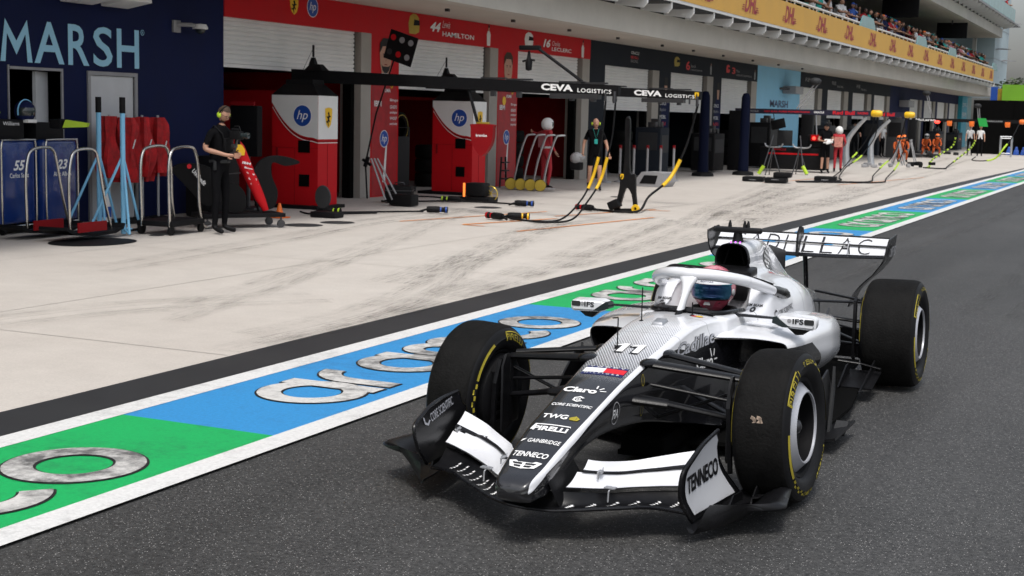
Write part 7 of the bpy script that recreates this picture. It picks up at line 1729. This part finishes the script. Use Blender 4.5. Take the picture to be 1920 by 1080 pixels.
# overhead cameras on arms
for lab, x, y, z, x2, z2 in (('black camera and lamp on an arm above the nearest boom', -11.3, 25.0, 3.02, -10.2, 2.45), ('camera ball on a thin arm above the far striped boom', -11.32, 49, 3.15, -11.93, 2.2), ('black camera on a thin mast above the farthest boom', -11.74, 76, 3.35, -11.45, 2.05), ('pale camera on a thin mast before the far black wall', -10.2, 84.5, 2.85, -10.1, 2.0)):
    t_ = thing('overhead_camera', lab, 'camera', (x, y, z), 0, 'cameras on arms over the apron')
    if y < 30:
        bm = bmn(); box(bm, (0, 0, .06), (.42, .14, .09), bev=.02); obj('lamp', bm, 'black', t_); bm = bmn(); lathe(bm, [(.0, -.38), (.06, -.36), (.07, -.2), (.04, -.14), (.02, 0)], (-.02, 0, 0), 'z', 16); tube(bm, [(-.15, 0, -.2), (0, 0, -.16), (.1, 0, -.18)], .02); obj('camera_body', bm, 'black', t_)
        bm = bmn(); tube(bm, [(.15, 0, .06), (x2-x, 0, z2-z)], .03, 8); tube(bm, [(x2-x, 0, z2-z), (x2-x+.05, -1.0, z2-z-.15), (x2-x+.05, -2.4, z2-z-.1)], .015, 8); obj('arm', bm, 'black', t_)
    else:
        bm = bmn(); sphere(bm, (0, 0, 0), .17, 12, sc=(1.3, 1, .8)); obj('camera_body', bm, 'grey_dark', t_)
        bm = bmn(); tube(bm, [(0, 0, -.05), (x2-x, 0, z2-z)], .025, 6); tube(bm, [(.1, 0, -.1), (x2-x+.1, 0, z2-z)], .018, 6); obj('arm', bm, 'grey', t_)
# floor gear near the first cabinet
t_ = thing('disc_guard', 'dark disc-shaped guard standing on edge on its floor stand by the first red cabinet', 'guard', (-12.95, 20.3, 0)); bm = bmn(); lathe(bm, [(0, -.02), (.15, -.015), (.16, 0), (.15, .02), (0, .03)], (0, 0, .34), 'y', 28); b_ = obj('disc', bm, 'grey_dark', t_); b_.scale = (1, 1, 1.25); b_.location = (0, 0, -.08); bm = bmn(); bx(bm, -.2, .3, -.1, .2, 0, .1, bev=.03); obj('base', bm, 'black', t_)
t_ = thing('tripod', 'black and silver folded tripod leaning by the garage pillar', 'tripod', (-13.9, 23.6, 0)); bm = bmn()
for a in (-.14, 0, .14): tube(bm, [(0+a*.2, 0+a*.5, .9), (.38+a*.5, .05+a, .12)], .018, 6)
obj('legs', bm, 'grey', t_); bm = bmn(); box(bm, (.55, .2, .12), (.5, .3, .22), bev=.03); obj('base', bm, 'black', t_)
t_ = thing('power_unit', 'black power unit with an orange lit edge beside the second red cabinet', 'power unit', (-12.95, 26.1, 0)); bm = bmn(); box(bm, (.05, 0, .25), (.42, .34, .28), bev=.05); bx(bm, -.35, .4, -.2, .25, 0, .10, bev=.02); obj('body', bm, 'black', t_); bm = bmn(); bx(bm, -.20, -.16, -.18, -.16, .10, .38); obj('lit_edge', bm, mat('orange_glow', (.9, .2, .03), .5, emit=(1, .22, .04), estr=1.2), t_, smooth=False)
bm = bmn(); lathe(bm, [(.15, -.02), (.16, -.01), (.16, .01), (.15, .02)], (.30, .1, .17), 'y', 24)
for k in range(6): tube(bm, [(.30, .1, .17), (.30+.15*math.cos(k*math.pi/3), .1, .17+.15*math.sin(k*math.pi/3))], .008, 5)
obj('wheel', bm, 'gold', t_)
t_ = thing('tyre_rack', 'dark upright rack holding a tyre with gold rim inside the second garage', 'rack', (-15.6, 27.7, 0)); bm = bmn(); bx(bm, -.03, .03, -.3, .3, .15, 1.25, bev=.02); tube(bm, [(0, -.3, .2), (0, -.3, 1.45), (0, .3, 1.45), (0, .3, .2)], .02); bx(bm, -.2, .2, -.3, .3, .02, .14); obj('frame', bm, 'grey_dark', t_)
t_ = thing('tyre', 'upright tyre with gold lettering held in the dark rack', 'tyre', (-15.8, 27.8, 1.45)); bm = bmn(); lathe(bm, [(.22, -.1), (.34, -.12), (.36, 0), (.34, .12), (.22, .1)], (0, 0, 0), 'x', 32); obj('tread', bm, 'rubber', t_); bm = bmn(); lathe(bm, [(.27, .135), (.285, .135)], (0, 0, 0), 'x', 32); obj('band', bm, 'gold', t_)
for i, (x, y) in enumerate([(-16.3, 24.3), (-16.3, 24.6)]): 
    t_ = thing('tyre_stack', ('rolled dark bundle', 'dark covered bundle')[i]+' on the floor inside the first garage', 'bundle', (x+.4, y, 0)); bm = bmn(); lathe(bm, [(0, 0), (.3, .02), (.33, .2), (.3, .38), (.3, .42), (.33, .6), (.28, .78), (0, .8)], (0, 0, 0), 'z', 24); obj('cover', bm, 'black', t_)
t_ = thing('folding_step', 'small grey folding step leaning on the second driver poster', 'step', (-14.95, 31.6, 0)); bm = bmn(); prism(bm, [(-.2, 0), (-.17, 0), (-.1, .75), (-.13, .75)], (0, 0, 0), (1, 0, 0) if False else (0, 1, 0), (0, 0, 1), .04); prism(bm, [(.2, 0), (.17, 0), (.1, .75), (.13, .75)], (0, 0, 0), (0, 1, 0), (0, 0, 1), .04)
for z in (.2, .4, .6): bx(bm, 0, .12, -.15, .15, z, z+.03)
obj('frame', bm, 'grey_dark', t_, smooth=False)
# sack trucks
st0 = None
for i in range(4):
    x, y = -14.15+.28*i, 30.9-.05*i
    if st0 is None:
        st0 = t_ = thing('sack_truck', '', 'trolley', (x, y, 0), R(25), 'metal sack trucks by the marshal in red')
        bm = bmn(); tube(bm, catm([(-.16, .0, .1), (-.05, 0, .7), (.12, 0, 1.25), (.22, 0, 1.32), (.34, 0, 1.33)], 4), .02, 8); obj('side_rail', bm, 'silver', t_); bm = bmn(); tube(bm, catm([(-.16, .36, .1), (-.05, .36, .7), (.12, .36, 1.25), (.22, .36, 1.32), (.34, .36, 1.33)], 4), .02, 8); obj('side_rail', bm, 'silver', t_)
        bm = bmn()
        for z, x_ in ((.3, -.12), (.6, -.07), (.9, 0), (1.33, .34)): tube(bm, [(x_, 0, z), (x_, .36, z)], .015, 6)
        bx(bm, -.16, .14, .02, .34, .06, .08); obj('cross_bar', bm, 'silver', t_)
        for yy in (-.04, .40): bm = bmn(); lathe(bm, [(0, -.02), (.13, -.02), (.14, 0), (.13, .02), (0, .02)], (-.22, yy, .14), 'y', 20); obj('wheel', bm, 'gold' if yy < 0 else 'black', t_)
    else: t_ = copy_tree(st0); t_.location = (x, y, 0)
    t_['label'] = ('leftmost of four metal sack trucks, with the most visible yellow wheel', 'second from the left of four metal sack trucks', 'third from the left of four metal sack trucks', 'rightmost of four metal sack trucks, just before the marshal in red')[i]
# tall black front jack
t_ = thing('front_jack', 'tall black front jack with a yellow shield badge and yellow wheel on the concrete', 'jack', (-9.42, 25.4, 0))
bm = bmn(); pl = catm([(-.03, 1.76), (.06, 1.76), (.07, 1.2), (.10, .75), (.2, .72), (.22, .4), (.26, .05), (.2, .04), (.14, .35), (.02, .45), (-.1, .06), (-.18, .05), (-.10, .5), (-.12, .72), (-.04, .76), (-.02, 1.2)], 3, True); prism(bm, [tuple(p) for p in pl], (0, .05, 0), (1, 0, 0), (0, 0, 1), .07); obj('lever', bm, 'carbon', t_, smooth=False)
bm = bmn(); sphere(bm, (.015, 0, 1.78), .035, 12); box(bm, (-.18, -.05, .14), (.22, .2, .16), Matrix.Rotation(R(-25), 3, 'Y'), bev=.02); tube(bm, [(-.2, 0, .03), (.25, 0, .06)], .025); obj('foot', bm, 'black', t_)
bm = bmn(); lathe(bm, [(.03, -.03), (.075, -.03), (.08, 0), (.075, .03), (.03, .03)], (.25, -.06, .08), 'y', 20); obj('wheel', bm, 'yellow', t_); shield(t_, (-.09, -.03, .62), (1, 0, 0), (0, 0, 1), .07, .11)
# grey step platform
t_ = thing('step_platform', 'silver grey step platform on the concrete before the dark garages', 'step', (-12.4, 35.4, 0), R(-5)); bm = bmn(); prism(bm, [(-.35, 0), (.45, 0), (.52, .12), (.52, .36), (.40, .38), (-.1, .38), (-.35, .08)], (0, .4, 0), (1, 0, 0), (0, 0, 1), .8); obj('body', bm, 'grey', t_, smooth=False); bm = bmn(); prism(bm, [(-.15, .08), (.3, .08), (.36, .3), (-.02, .3)], (0, -.402, 0), (1, 0, 0), (0, 0, 1), .01); obj('recess', bm, 'black', t_, smooth=False)
# grey pole stands in the dark garage mouth
for i in range(6):
    x, y = -14.0+.22*i, 36.2+.5*i
    t_ = thing('barrier_post', 'grey post with red top in the dark garage mouth, %s from the left' % ('first', 'second', 'third', 'fourth', 'fifth', 'sixth')[i], 'post', (x, y, 0), 0, 'grey posts with red tops'); bm = bmn(); tube(bm, [(0, 0, 0), (0, 0, .95)], .035, 8); lathe(bm, [(.16, 0), (.15, .04), (.04, .05)], (0, 0, 0), 'z', 16); obj('post', bm, 'grey', t_); bm = bmn(); box(bm, (0, 0, .97), (.07, .06, .10), bev=.01); obj('head', bm, 'red_dark', t_)

# ================================================================== dark blue team
for i, (x, y) in enumerate([(-13.33, 42.9), (-12.62, 45.0)]):
    t_ = thing('wrapped_post', 'tall post wrapped in dark blue padding, the %s one' % ('left', 'right')[i], 'post', (x, y, 0), 0, 'padded dark blue posts'); bm = bmn(); lathe(bm, [(.17, 0), (.18, .1), (.15, .9), (.16, 1.6), (.14, 2.5), (.09, 2.63), (0, 2.66)], (0, 0, 0), 'z', 20); obj('padding', bm, 'padding_navy', t_); bm = bmn(); lathe(bm, [(.35, 0), (.33, .1), (.15, .14)], (0, 0, 0), 'z', 20); obj('base', bm, 'black', t_)
t_ = thing('pit_console', 'low black console with a red stripe and glowing red light across the far garages', 'console', (-12.0, 49.5, 0))
bm = bmn(); bx(bm, -1.3, 1.05, 0, .7, .08, .85, bev=.04); bx(bm, .35, 1.0, .05, .65, .85, 1.32, bev=.06); obj('cabinet', bm, 'black', t_); bm = bmn(); bx(bm, -1.0, .8, -.012, 0, .60, .66); obj('stripe', bm, 'red', t_, smooth=False)
bm = bmn(); bx(bm, .50, .92, -.03, .04, 1.10, 1.32, bev=.03); obj('light_box', bm, 'red', t_); bm = bmn(); sphere(bm, (.62, -.04, 1.2), .06, 12); obj('red_light', bm, 'red_light', t_); bm = bmn(); bx(bm, -.72, -.18, .1, .16, .9, 1.45, bev=.02); obj('monitor', bm, 'grey_dark', t_)
put(t_, flat_shape('ORACLE', .5, .07), (-.85, -.004, .74), (1, 0, 0), (0, 0, 1), 'decal_red'); bm = bmn(); tube(bm, [(.68, .1, 1.32), (.62, .1, 2.0)], .025); obj('lift_tube', bm, 'silver', t_)
for x in (-.9, .1):
    bm = bmn(); tube(bm, catm([(x-.2, -.1, .98), (x-.1, -.1, .86), (x+.35, -.1, .86), (x+.45, -.1, .98)], 3), .03, 8); obj('hand_bar', bm, 'silver', t_)
def boom2(x0, x1, y, z0, lab, grp, colr, txt, tip, h=.17):
    t_ = thing('pit_boom', lab, 'boom', (x0, y, z0), 0, grp); L_ = x1-x0
    bm = bmn(); bx(bm, 0, L_, -.07, .07, -h/2, h/2); bo_ = obj('beam', bm, colr, t_, smooth=False)
    for (s_, a, w_, hh, mm) in txt: put(bo_, flat_shape(s_, w_, hh, bold=.03), (a, -.072, -hh/2), (1, 0, 0), (0, 0, 1), mm)
    bm = bmn(); lathe(bm, [(.09, 0), (.115, .05), (.115, .28), (.08, .36), (0, .38)], (L_, 0, 0), 'x', 20); obj('end_cap', bm, tip, t_)
    bm = bmn(); bx(bm, -.2, .25, -.15, .15, -z0, -.0, bev=.03); obj('support', bm, 'black', t_)
    return t_
mk('boom_navy', (.012, .012, .03), .4)
boom2(-14.1, -9.35, 49.0, 2.10, 'dark blue boom with red lettering and rounded yellow tip, nearer of two', 'dark blue booms with yellow tips', 'boom_navy', [('ORACLE', .35, .5, .06, 'grey'), ('RED BULL FORD POWERTRAINS', 1.05, 1.6, .055, 'decal_red'), ('ORACLE', 2.05+.75, .35, .07, 'decal_white'), ('Red Bull', 3.45, .75, .13, 'decal_red'), ('RACING', 4.3, .35, .08, 'decal_red')], 'yellow')
boom2(-12.6, -9.0, 53.5, 2.10, 'dark blue boom with red lettering and rounded yellow tip, farther of two', 'dark blue booms with yellow tips', 'boom_navy', [('Red Bull', 2.6, .65, .13, 'decal_red')], 'yellow')
for i, (pts, lab) in enumerate([([(-11.2, 57.7, 1.97), (-11.5, 57.7, 1.65), (-11.86, 57.7, 1.15), (-11.95, 57.7, .7), (-11.9, 57.7, 0)], 'curved silver pillar under the yellow-tipped booms, the left one'), ([(-10.75, 60.4, 1.9), (-11.05, 60.4, 1.6), (-11.42, 60.4, 1.05), (-11.48, 60.4, .6), (-11.42, 60.4, 0)], 'curved silver pillar under the yellow-tipped booms, the right one')]):
    t_ = thing('curved_pillar', lab, 'pillar', pts[-1], 0, 'curved silver pillars'); P_ = catm(pts, 5); o_ = Vector(pts[-1]); bm = bmn(); tube(bm, [Vector(p)-o_ for p in P_], [.06+.09*k/(len(P_)-1) for k in range(len(P_))], 12); obj('pillar', bm, 'silver', t_)
for i, (x, y, w_, h_, lab) in enumerate([(-11.1, 40.8, .62, .14, 'flat black case on the concrete, leftmost of the three'), (-10.3, 40.3, .62, .26, 'flat black case on the concrete with a smaller one on it, middle of three'), (-9.36, 42.5, .65, .16, 'flat black case on the concrete, rightmost of the three')]):
    t_ = thing('hose_case', lab, 'case', (x, y, 0), R(8), 'flat black cases on the concrete'); bm = bmn(); bx(bm, -w_/2, w_/2, -.3, .3, .01, h_*.6 if i == 1 else h_, bev=.03); 
    if i == 1: bx(bm, -.08, .42, -.2, .3, h_*.62, h_*1.2, bev=.03)
    obj('body', bm, 'black', t_); bm = bmn(); tube(bm, [(-.1, -.32, h_*.4), (-.1, -.36, h_*.4), (.1, -.36, h_*.4), (.1, -.32, h_*.4)], .012, 6); obj('handle', bm, 'dark_metal', t_)
ngrp = 'striped hoses of the dark blue team'
hose('air_hose', [(-9.7, 52.0, 2.0), (-9.75, 52, 1.3), (-9.9, 51, .75), (-10.0, 50.5, .52), (-10.1, 49, .26), (-9.6, 45.5, .05), (-9.1, 43.1, .03), (-9.9, 41.0, .04)], (.38, .50), 'hose with neon sleeve under the first yellow boom tip, lower left one', ngrp, r=.02, y2='neon')
hose('air_hose', [(-9.9, 52.6, 2.0), (-10.1, 52.6, 1.3), (-10.4, 52.4, .75), (-10.5, 51.8, .5), (-10.2, 48.5, .12), (-9.7, 45, .04), (-9.4, 43.5, .04)], (.38, .5), 'hose with neon sleeve under the first yellow boom tip, upper left one', ngrp, r=.02, y2='neon')
hose('air_hose', [(-9.0, 53.8, 2.0), (-9.2, 54, 1.2), (-9.45, 54, .55), (-9.4, 52.0, .28), (-8.8, 47, .08), (-8.2, 43.2, .03), (-9.0, 42.0, .04), (-9.9, 41.0, .04)], (.36, .48), 'hose with neon sleeve under the second yellow boom tip, left one', ngrp, r=.02, y2='neon')
hose('air_hose', [(-8.8, 53.3, 2.0), (-8.85, 53.2, 1.2), (-8.98, 53.0, .5), (-8.8, 51, .2), (-8.2, 46, .05), (-7.8, 43.0, .03), (-8.6, 41.6, .04), (-9.8, 40.7, .04)], (.34, .46), 'hose with neon sleeve under the second yellow boom tip, right one', ngrp, r=.02, y2='neon')
for i, (x, y) in enumerate([(-12.2, 45.6), (-11.0, 46.8)]):
    t_ = thing('neon_tube', 'neon yellow tube end on a black tripod in front of the low console, %s one' % ('left', 'right')[i], 'tube', (x, y, 0), 0, 'neon tubes before the console'); s_ = (1, -1)[i]
    bm = bmn(); tube(bm, [(-.06*s_, 0, .04), (.10*s_, 0, .30)], .06, 10); obj('tube', bm, 'neon', t_)
    bm = bmn(); tube(bm, [(.1*s_, 0, .28), (.3*s_, .3, 1.3)], .02, 6)
    for a in range(3): tube(bm, [(.3*s_, .3, .9), (.3*s_+.3*math.cos(a*2.1), .3+.3*math.sin(a*2.1), 0)], .018, 6)
    obj('stand', bm, 'dark_metal', t_)
t_ = thing('round_mirror', 'rounded black mirror hanging before the light blue wall panel', 'mirror', (-12.65, 49.4, 1.66)); bm = bmn(); box(bm, (0, 0, 0), (.5, .06, .34), Matrix.Rotation(R(-14), 3, 'Y'), bev=.025); obj('mirror', bm, 'black', t_); bm = bmn(); tube(bm, [(-.15, 0, .15), (-.2, 0, .45)], .015); obj('strut', bm, 'black', t_)
for i, (x, y) in enumerate([(-11.5, 67.2), (-11.05, 67.8), (-10.6, 62)]):
    t_ = thing('trestle', 'grey metal trestle before the far garages, %s of three' % ('left', 'middle', 'right')[i], 'trestle', (x, y, 0), 0, 'grey trestles'); bm = bmn()
    for sx_ in (-1, 1):
        for sy in (-1, 1): tube(bm, [(0, sy*.1, 1.0), (.24*sx_, sy*.25, 0)], .03, 6)
    tube(bm, [(0, -.2, 1.0), (0, .2, 1.0)], .04, 6); obj('frame', bm, 'grey', t_)
for i, (x, y, w_, h_, m_, lab) in enumerate([(-14.2, 40.5, .8, 1.5, 'charcoal', 'dark equipment cabinet in the first dark blue garage mouth'), (-14.3, 46.5, 1.2, 1.3, 'black', 'black equipment rack in the second dark blue garage mouth'), (-14.0, 52.6, 1.4, 1.7, 'black', 'black tall cabinet left of the light blue wall panel'), (-14.4, 64.5, 1.2, 1.6, 'grey_dark', 'dark grey cabinet in the garage right of the light blue panel'), (-14.4, 70, 1.2, 1.4, 'black', 'black cabinet behind the curved silver pillars'), (-14.4, 76, 1.2, 1.9, 'charcoal', 'dark cabinet in the ninth garage mouth'), (-12.6, 72.5, .5, 2.0, 'grey_dark', 'tall dark pillar box before the farthest boom'), (-14.0, 95, 2.2, 1.3, 'charcoal', 'dark counter with small orange signs at the far end'), (-13.6, 101, 2.2, 1.2, 'charcoal', 'dark counter with orange sign nearer the black wall'), (-14.2, 82, 1.3, 1.5, 'black', 'black cabinet before the far dark blue wall')]):
    t_ = thing('equipment_cabinet', lab, 'cabinet', (x, y, 0), 0, 'dark cabinets before the far garages'); bm = bmn(); bx(bm, -.4, .4, -w_/2, w_/2, .05, h_, bev=.03); obj('body', bm, m_, t_); bm = bmn(); bx(bm, -.3, .3, -w_/2-.012, -w_/2, h_*.55, h_*.9); bx(bm, .4, .41, -w_/2+.1, w_/2-.1, h_*.5, h_*.85); obj('panel', bm, 'grey_dark' if m_ != 'grey_dark' else 'black', t_, smooth=False)
    bm = bmn()
    for k in range(3): box(bm, (.1, -w_/3+w_/3*k, h_+.08+.05*(k % 2)), (.25, .2, .16+.1*(k % 2)), bev=.02)
    obj('top_gear', bm, 'dark_metal', t_)
    if 'orange' in lab: put(t_, flat_shape('McLaren', .7, .12, bold=.03), (.412, -.35, h_*.6), (0, 1, 0), (0, 0, 1), 'orange')
# ================================================================== farthest team, orange details
t_ = boom2(-12.4, -7.1, 76, 1.98, 'black and grey boom with orange fittings and orange tip near the black wall', 'far booms', 'black', [('McLaren', .2, 1.0, .12, 'decal_white'), ('MASTERCARD', 3.4, 1.1, .07, 'grey')], 'orange')
bm = bmn(); sphere(bm, (1.3, -.1, -.1), .09, 10, sc=(1.6, 1, .9)); obj('signal_light', bm, 'red_light', t_)
bm = bmn(); prism(bm, [(0, 0), (.42, 0), (.30, .42), (-.12, .42)], (3.4, -.12, -.28), (1, 0, 0), (0, 0, 1), .04); obj('flag_panel', bm, mat('flag_green', (.01, .32, .05), .6), t_, smooth=False)
bm = bmn()
for x in (1.9, 3.0, 4.75): box(bm, (x, 0, -.16), (.22, .2, .26), bev=.03, taper=1.2)
obj('clamp', bm, 'orange', t_)
hg = 'yellow and black striped hoses'
hose('air_hose', [(-10.1, 76, 1.9), (-10.15, 76, 1.2), (-10.27, 76, .68), (-10.2, 72, .38), (-9.8, 66, .15), (-9.0, 60, .03), (-9.0, 58.6, .04)], (.2, .92), 'yellow and black striped hose running to the equipment pile, left one', hg, r=.026, y2='neon', stripes=True)
hose('air_hose', [(-9.1, 76, 1.9), (-9.15, 76, 1.3), (-9.22, 76, .85), (-9.2, 74, .55), (-8.9, 68, .25), (-8.4, 61, .05), (-8.2, 58.6, .03), (-8.9, 58.4, .04)], (.25, .66), 'yellow and black striped hose curving down to the concrete, right one', hg, r=.026, y2='neon', stripes=True)
hose('air_hose', [(-7.0, 75, 1.9), (-7.2, 74, 1.2), (-7.43, 73, .72), (-7.8, 73, .2), (-8.3, 73, .04), (-8.9, 73, .05), (-8.8, 73.4, .2)], (.3, .66), 'dark hose with neon sleeve lying before the black wall, nearest the tip', 'far hoses', r=.026, y2='neon')
t_ = thing('gear_pile', 'pile of black and grey wheel guns by the striped hoses', 'gear pile', (-9.2, 59.0, 0)); bm = bmn(); rnd = random.Random(4)
for k in range(9): box(bm, (rnd.uniform(-.5, .5), rnd.uniform(-.3, .3), rnd.uniform(.06, .22)), (rnd.uniform(.1, .3), .12, .12), Matrix.Rotation(rnd.uniform(0, 3), 3, 'Z'), bev=.02)
obj('guns', bm, 'black', t_)
t_ = thing('gear_pile', 'pile of grey and black gear at the feet of the orange crew', 'gear pile', (-11.3, 76.8, 0)); bm = bmn()
for k in range(12): box(bm, (rnd.uniform(-.8, 1.2), rnd.uniform(-.6, .6), rnd.uniform(.06, .3)), (rnd.uniform(.15, .4), .2, .15), Matrix.Rotation(rnd.uniform(0, 3), 3, 'Z'), bev=.02)
obj('guns', bm, 'grey_dark', t_)
t_ = thing('gear_pile', 'row of small grey items at the feet of the curved silver pillars', 'gear pile', (-10.6, 57.5, 0)); bm = bmn()
for k in range(12): box(bm, (rnd.uniform(-.6, 1.3), rnd.uniform(-.4, .8), rnd.uniform(.05, .15)), (rnd.uniform(.1, .25), .12, .12), Matrix.Rotation(rnd.uniform(0, 3), 3, 'Z'), bev=.02)
obj('guns', bm, 'grey', t_)
t_ = thing('wheel_rack', 'pale metal wheel rack before the black wall', 'rack', (-8.9, 85, 0)); bm = bmn()
for x in (0, .6):
    for y in (0, .5): tube(bm, [(x, y, 0), (x, y, 1.15)], .035, 6)
for z in (.2, 1.05, 1.15): tube(bm, [(0, 0, z), (.6, 0, z)], .03, 6); tube(bm, [(.6, 0, z), (.6, .5, z)], .03, 6); tube(bm, [(0, 0, z), (0, .5, z)], .03, 6)
obj('frame', bm, 'silver', t_)

# ---- things seen in the dark garage mouths
for i, (x, y, rz_, top_, lab) in enumerate([(-16.6, 41.2, -60, 'black_cloth', 'crew member in black in the shade of the first dark blue garage'), (-16.2, 46.6, -80, 'black_cloth', 'crew member in black in the shade of the second dark blue garage'), (-16.3, 52.2, -40, 'navy', 'crew member in navy in the shade left of the light blue panel'),
        (-16.8, 29.3, -70, 'red_dark', 'crew member in dark red standing in the second red garage'), (-15.7, 64.6, -60, 'black_cloth', 'crew member in black right of the light blue panel'), (-14.0, 69.5, -60, 'black_cloth', 'crew member in black before the eighth garage'), (-13.6, 74.5, -30, 'white_cloth', 'crew member in a pale shirt before the farthest boom')]):
    p_ = thing('person', lab, 'person', (x, y, 0), R(rz_), 'crew in the garage mouths'); _, D_, hd = human(p_, dict(elL=(.1, .25, 1.15), wrL=(.28, .18, 1.1), hdL=(.34, .15, 1.1)), (top_, 'black_cloth', 'skin', 'black', 'skin'), sleeve=.6, fingers=False); cap(p_, hd, 'black')
mk('screen_lit', (.1, .2, .4), .4, emit=(.25, .45, .8), estr=.8)
for i, (x, y, z, w_, lab) in enumerate([(-18.9, 22.0, 1.55, .5, 'lit screen on the back wall of the first red garage'), (-18.9, 28.2, 1.6, .7, 'lit screen on the back wall of the second red garage'), (-17.6, 41.6, 1.5, .6, 'lit screen deep in the first dark blue garage'), (-17.4, 47.4, 1.5, .6, 'lit screen deep in the second dark blue garage'), (-17.0, 65.2, 1.4, .8, 'lit screen in the garage right of the light blue panel')]):
    t_ = thing('garage_screen', lab, 'screen', (x, y, z), 0, 'screens in the garages'); bm = bmn(); bx(bm, -.03, 0, -w_/2-.02, w_/2+.02, -.18, .2); obj('frame', bm, 'black', t_, smooth=False); bm = bmn(); bx(bm, .001, .006, -w_/2, w_/2, -.15, .17); obj('screen', bm, 'screen_lit', t_, smooth=False)
    bm = bmn(); bx(bm, -.02, .0, -.03, .03, -z, -.18); obj('stand', bm, 'black', t_, smooth=False)
for i, (x, y, n_, lab) in enumerate([(-16.6, 35.6, 4, 'stack of tyres in the third red garage'), (-16.4, 30.5, 3, 'stack of tyres beside the pillar in the second red garage'), (-15.9, 42.4, 4, 'stack of tyres in the first dark blue garage'), (-15.9, 54.0, 4, 'stack of tyres left of the light blue panel')]):
    for k in range(n_):
        t_ = thing('racing_slick', lab.replace('stack of tyres', 'tyre %s in the stack' % ('lowest', 'second up', 'third up', 'topmost')[k]), 'tyre', (x, y, .17+.34*k), 0, 'stacked tyres')
        bm = bmn(); lathe(bm, [(.22, -.14), (.33, -.16), (.36, -.12), (.365, 0), (.36, .12), (.33, .16), (.22, .14)], (0, 0, 0), 'z', 28); obj('tread', bm, 'rubber', t_); bm = bmn(); lathe(bm, [(.22, -.13), (.2, 0), (.22, .13)], (0, 0, 0), 'z', 24); obj('rim', bm, 'grey_dark', t_)

t_ = thing('monitor_stand', 'tall black monitor stand between the spare nose and the nearest red console', 'monitor', (-14.9, 20.9, 0))
bm = bmn(); bx(bm, -.35, .25, -.08, .08, .95, 1.85, bev=.03); obj('monitor', bm, 'black', t_); bm = bmn(); bx(bm, -.30, .20, -.12, -.08, 1.85, 1.92); obj('hood', bm, 'red_dark', t_, smooth=False)
bm = bmn(); tube(bm, [(0, 0, 0), (0, 0, 1.0)], .04, 8); bx(bm, -.3, .3, -.25, .25, 0, .06, bev=.02); obj('stand', bm, 'dark_metal', t_)
for i, (x, y, z0, w_, h_, lab) in enumerate([(-14.3, 18.9, 0, .5, .75, 'low black box behind the camera operator'), (-14.6, 19.6, 0, .6, 1.0, 'black upright case behind the spare nose'), (-13.9, 24.6, 0, .55, .35, 'black bag at the foot of the first pillar')]):
    t_ = thing('equipment_bag', lab, 'case', (x, y, z0), R(12*i), 'black cases by the first garage'); bm = bmn(); bx(bm, -w_/2, w_/2, -.25, .25, .02, h_, bev=.06); obj('body', bm, 'black', t_); bm = bmn(); tube(bm, [(-.1, 0, h_), (-.08, 0, h_+.05), (.08, 0, h_+.05), (.1, 0, h_)], .012, 6); bx(bm, -w_/2-.004, w_/2+.004, -.256, .256, h_*.7, h_*.7+.015); obj('handle', bm, 'dark_metal', t_)
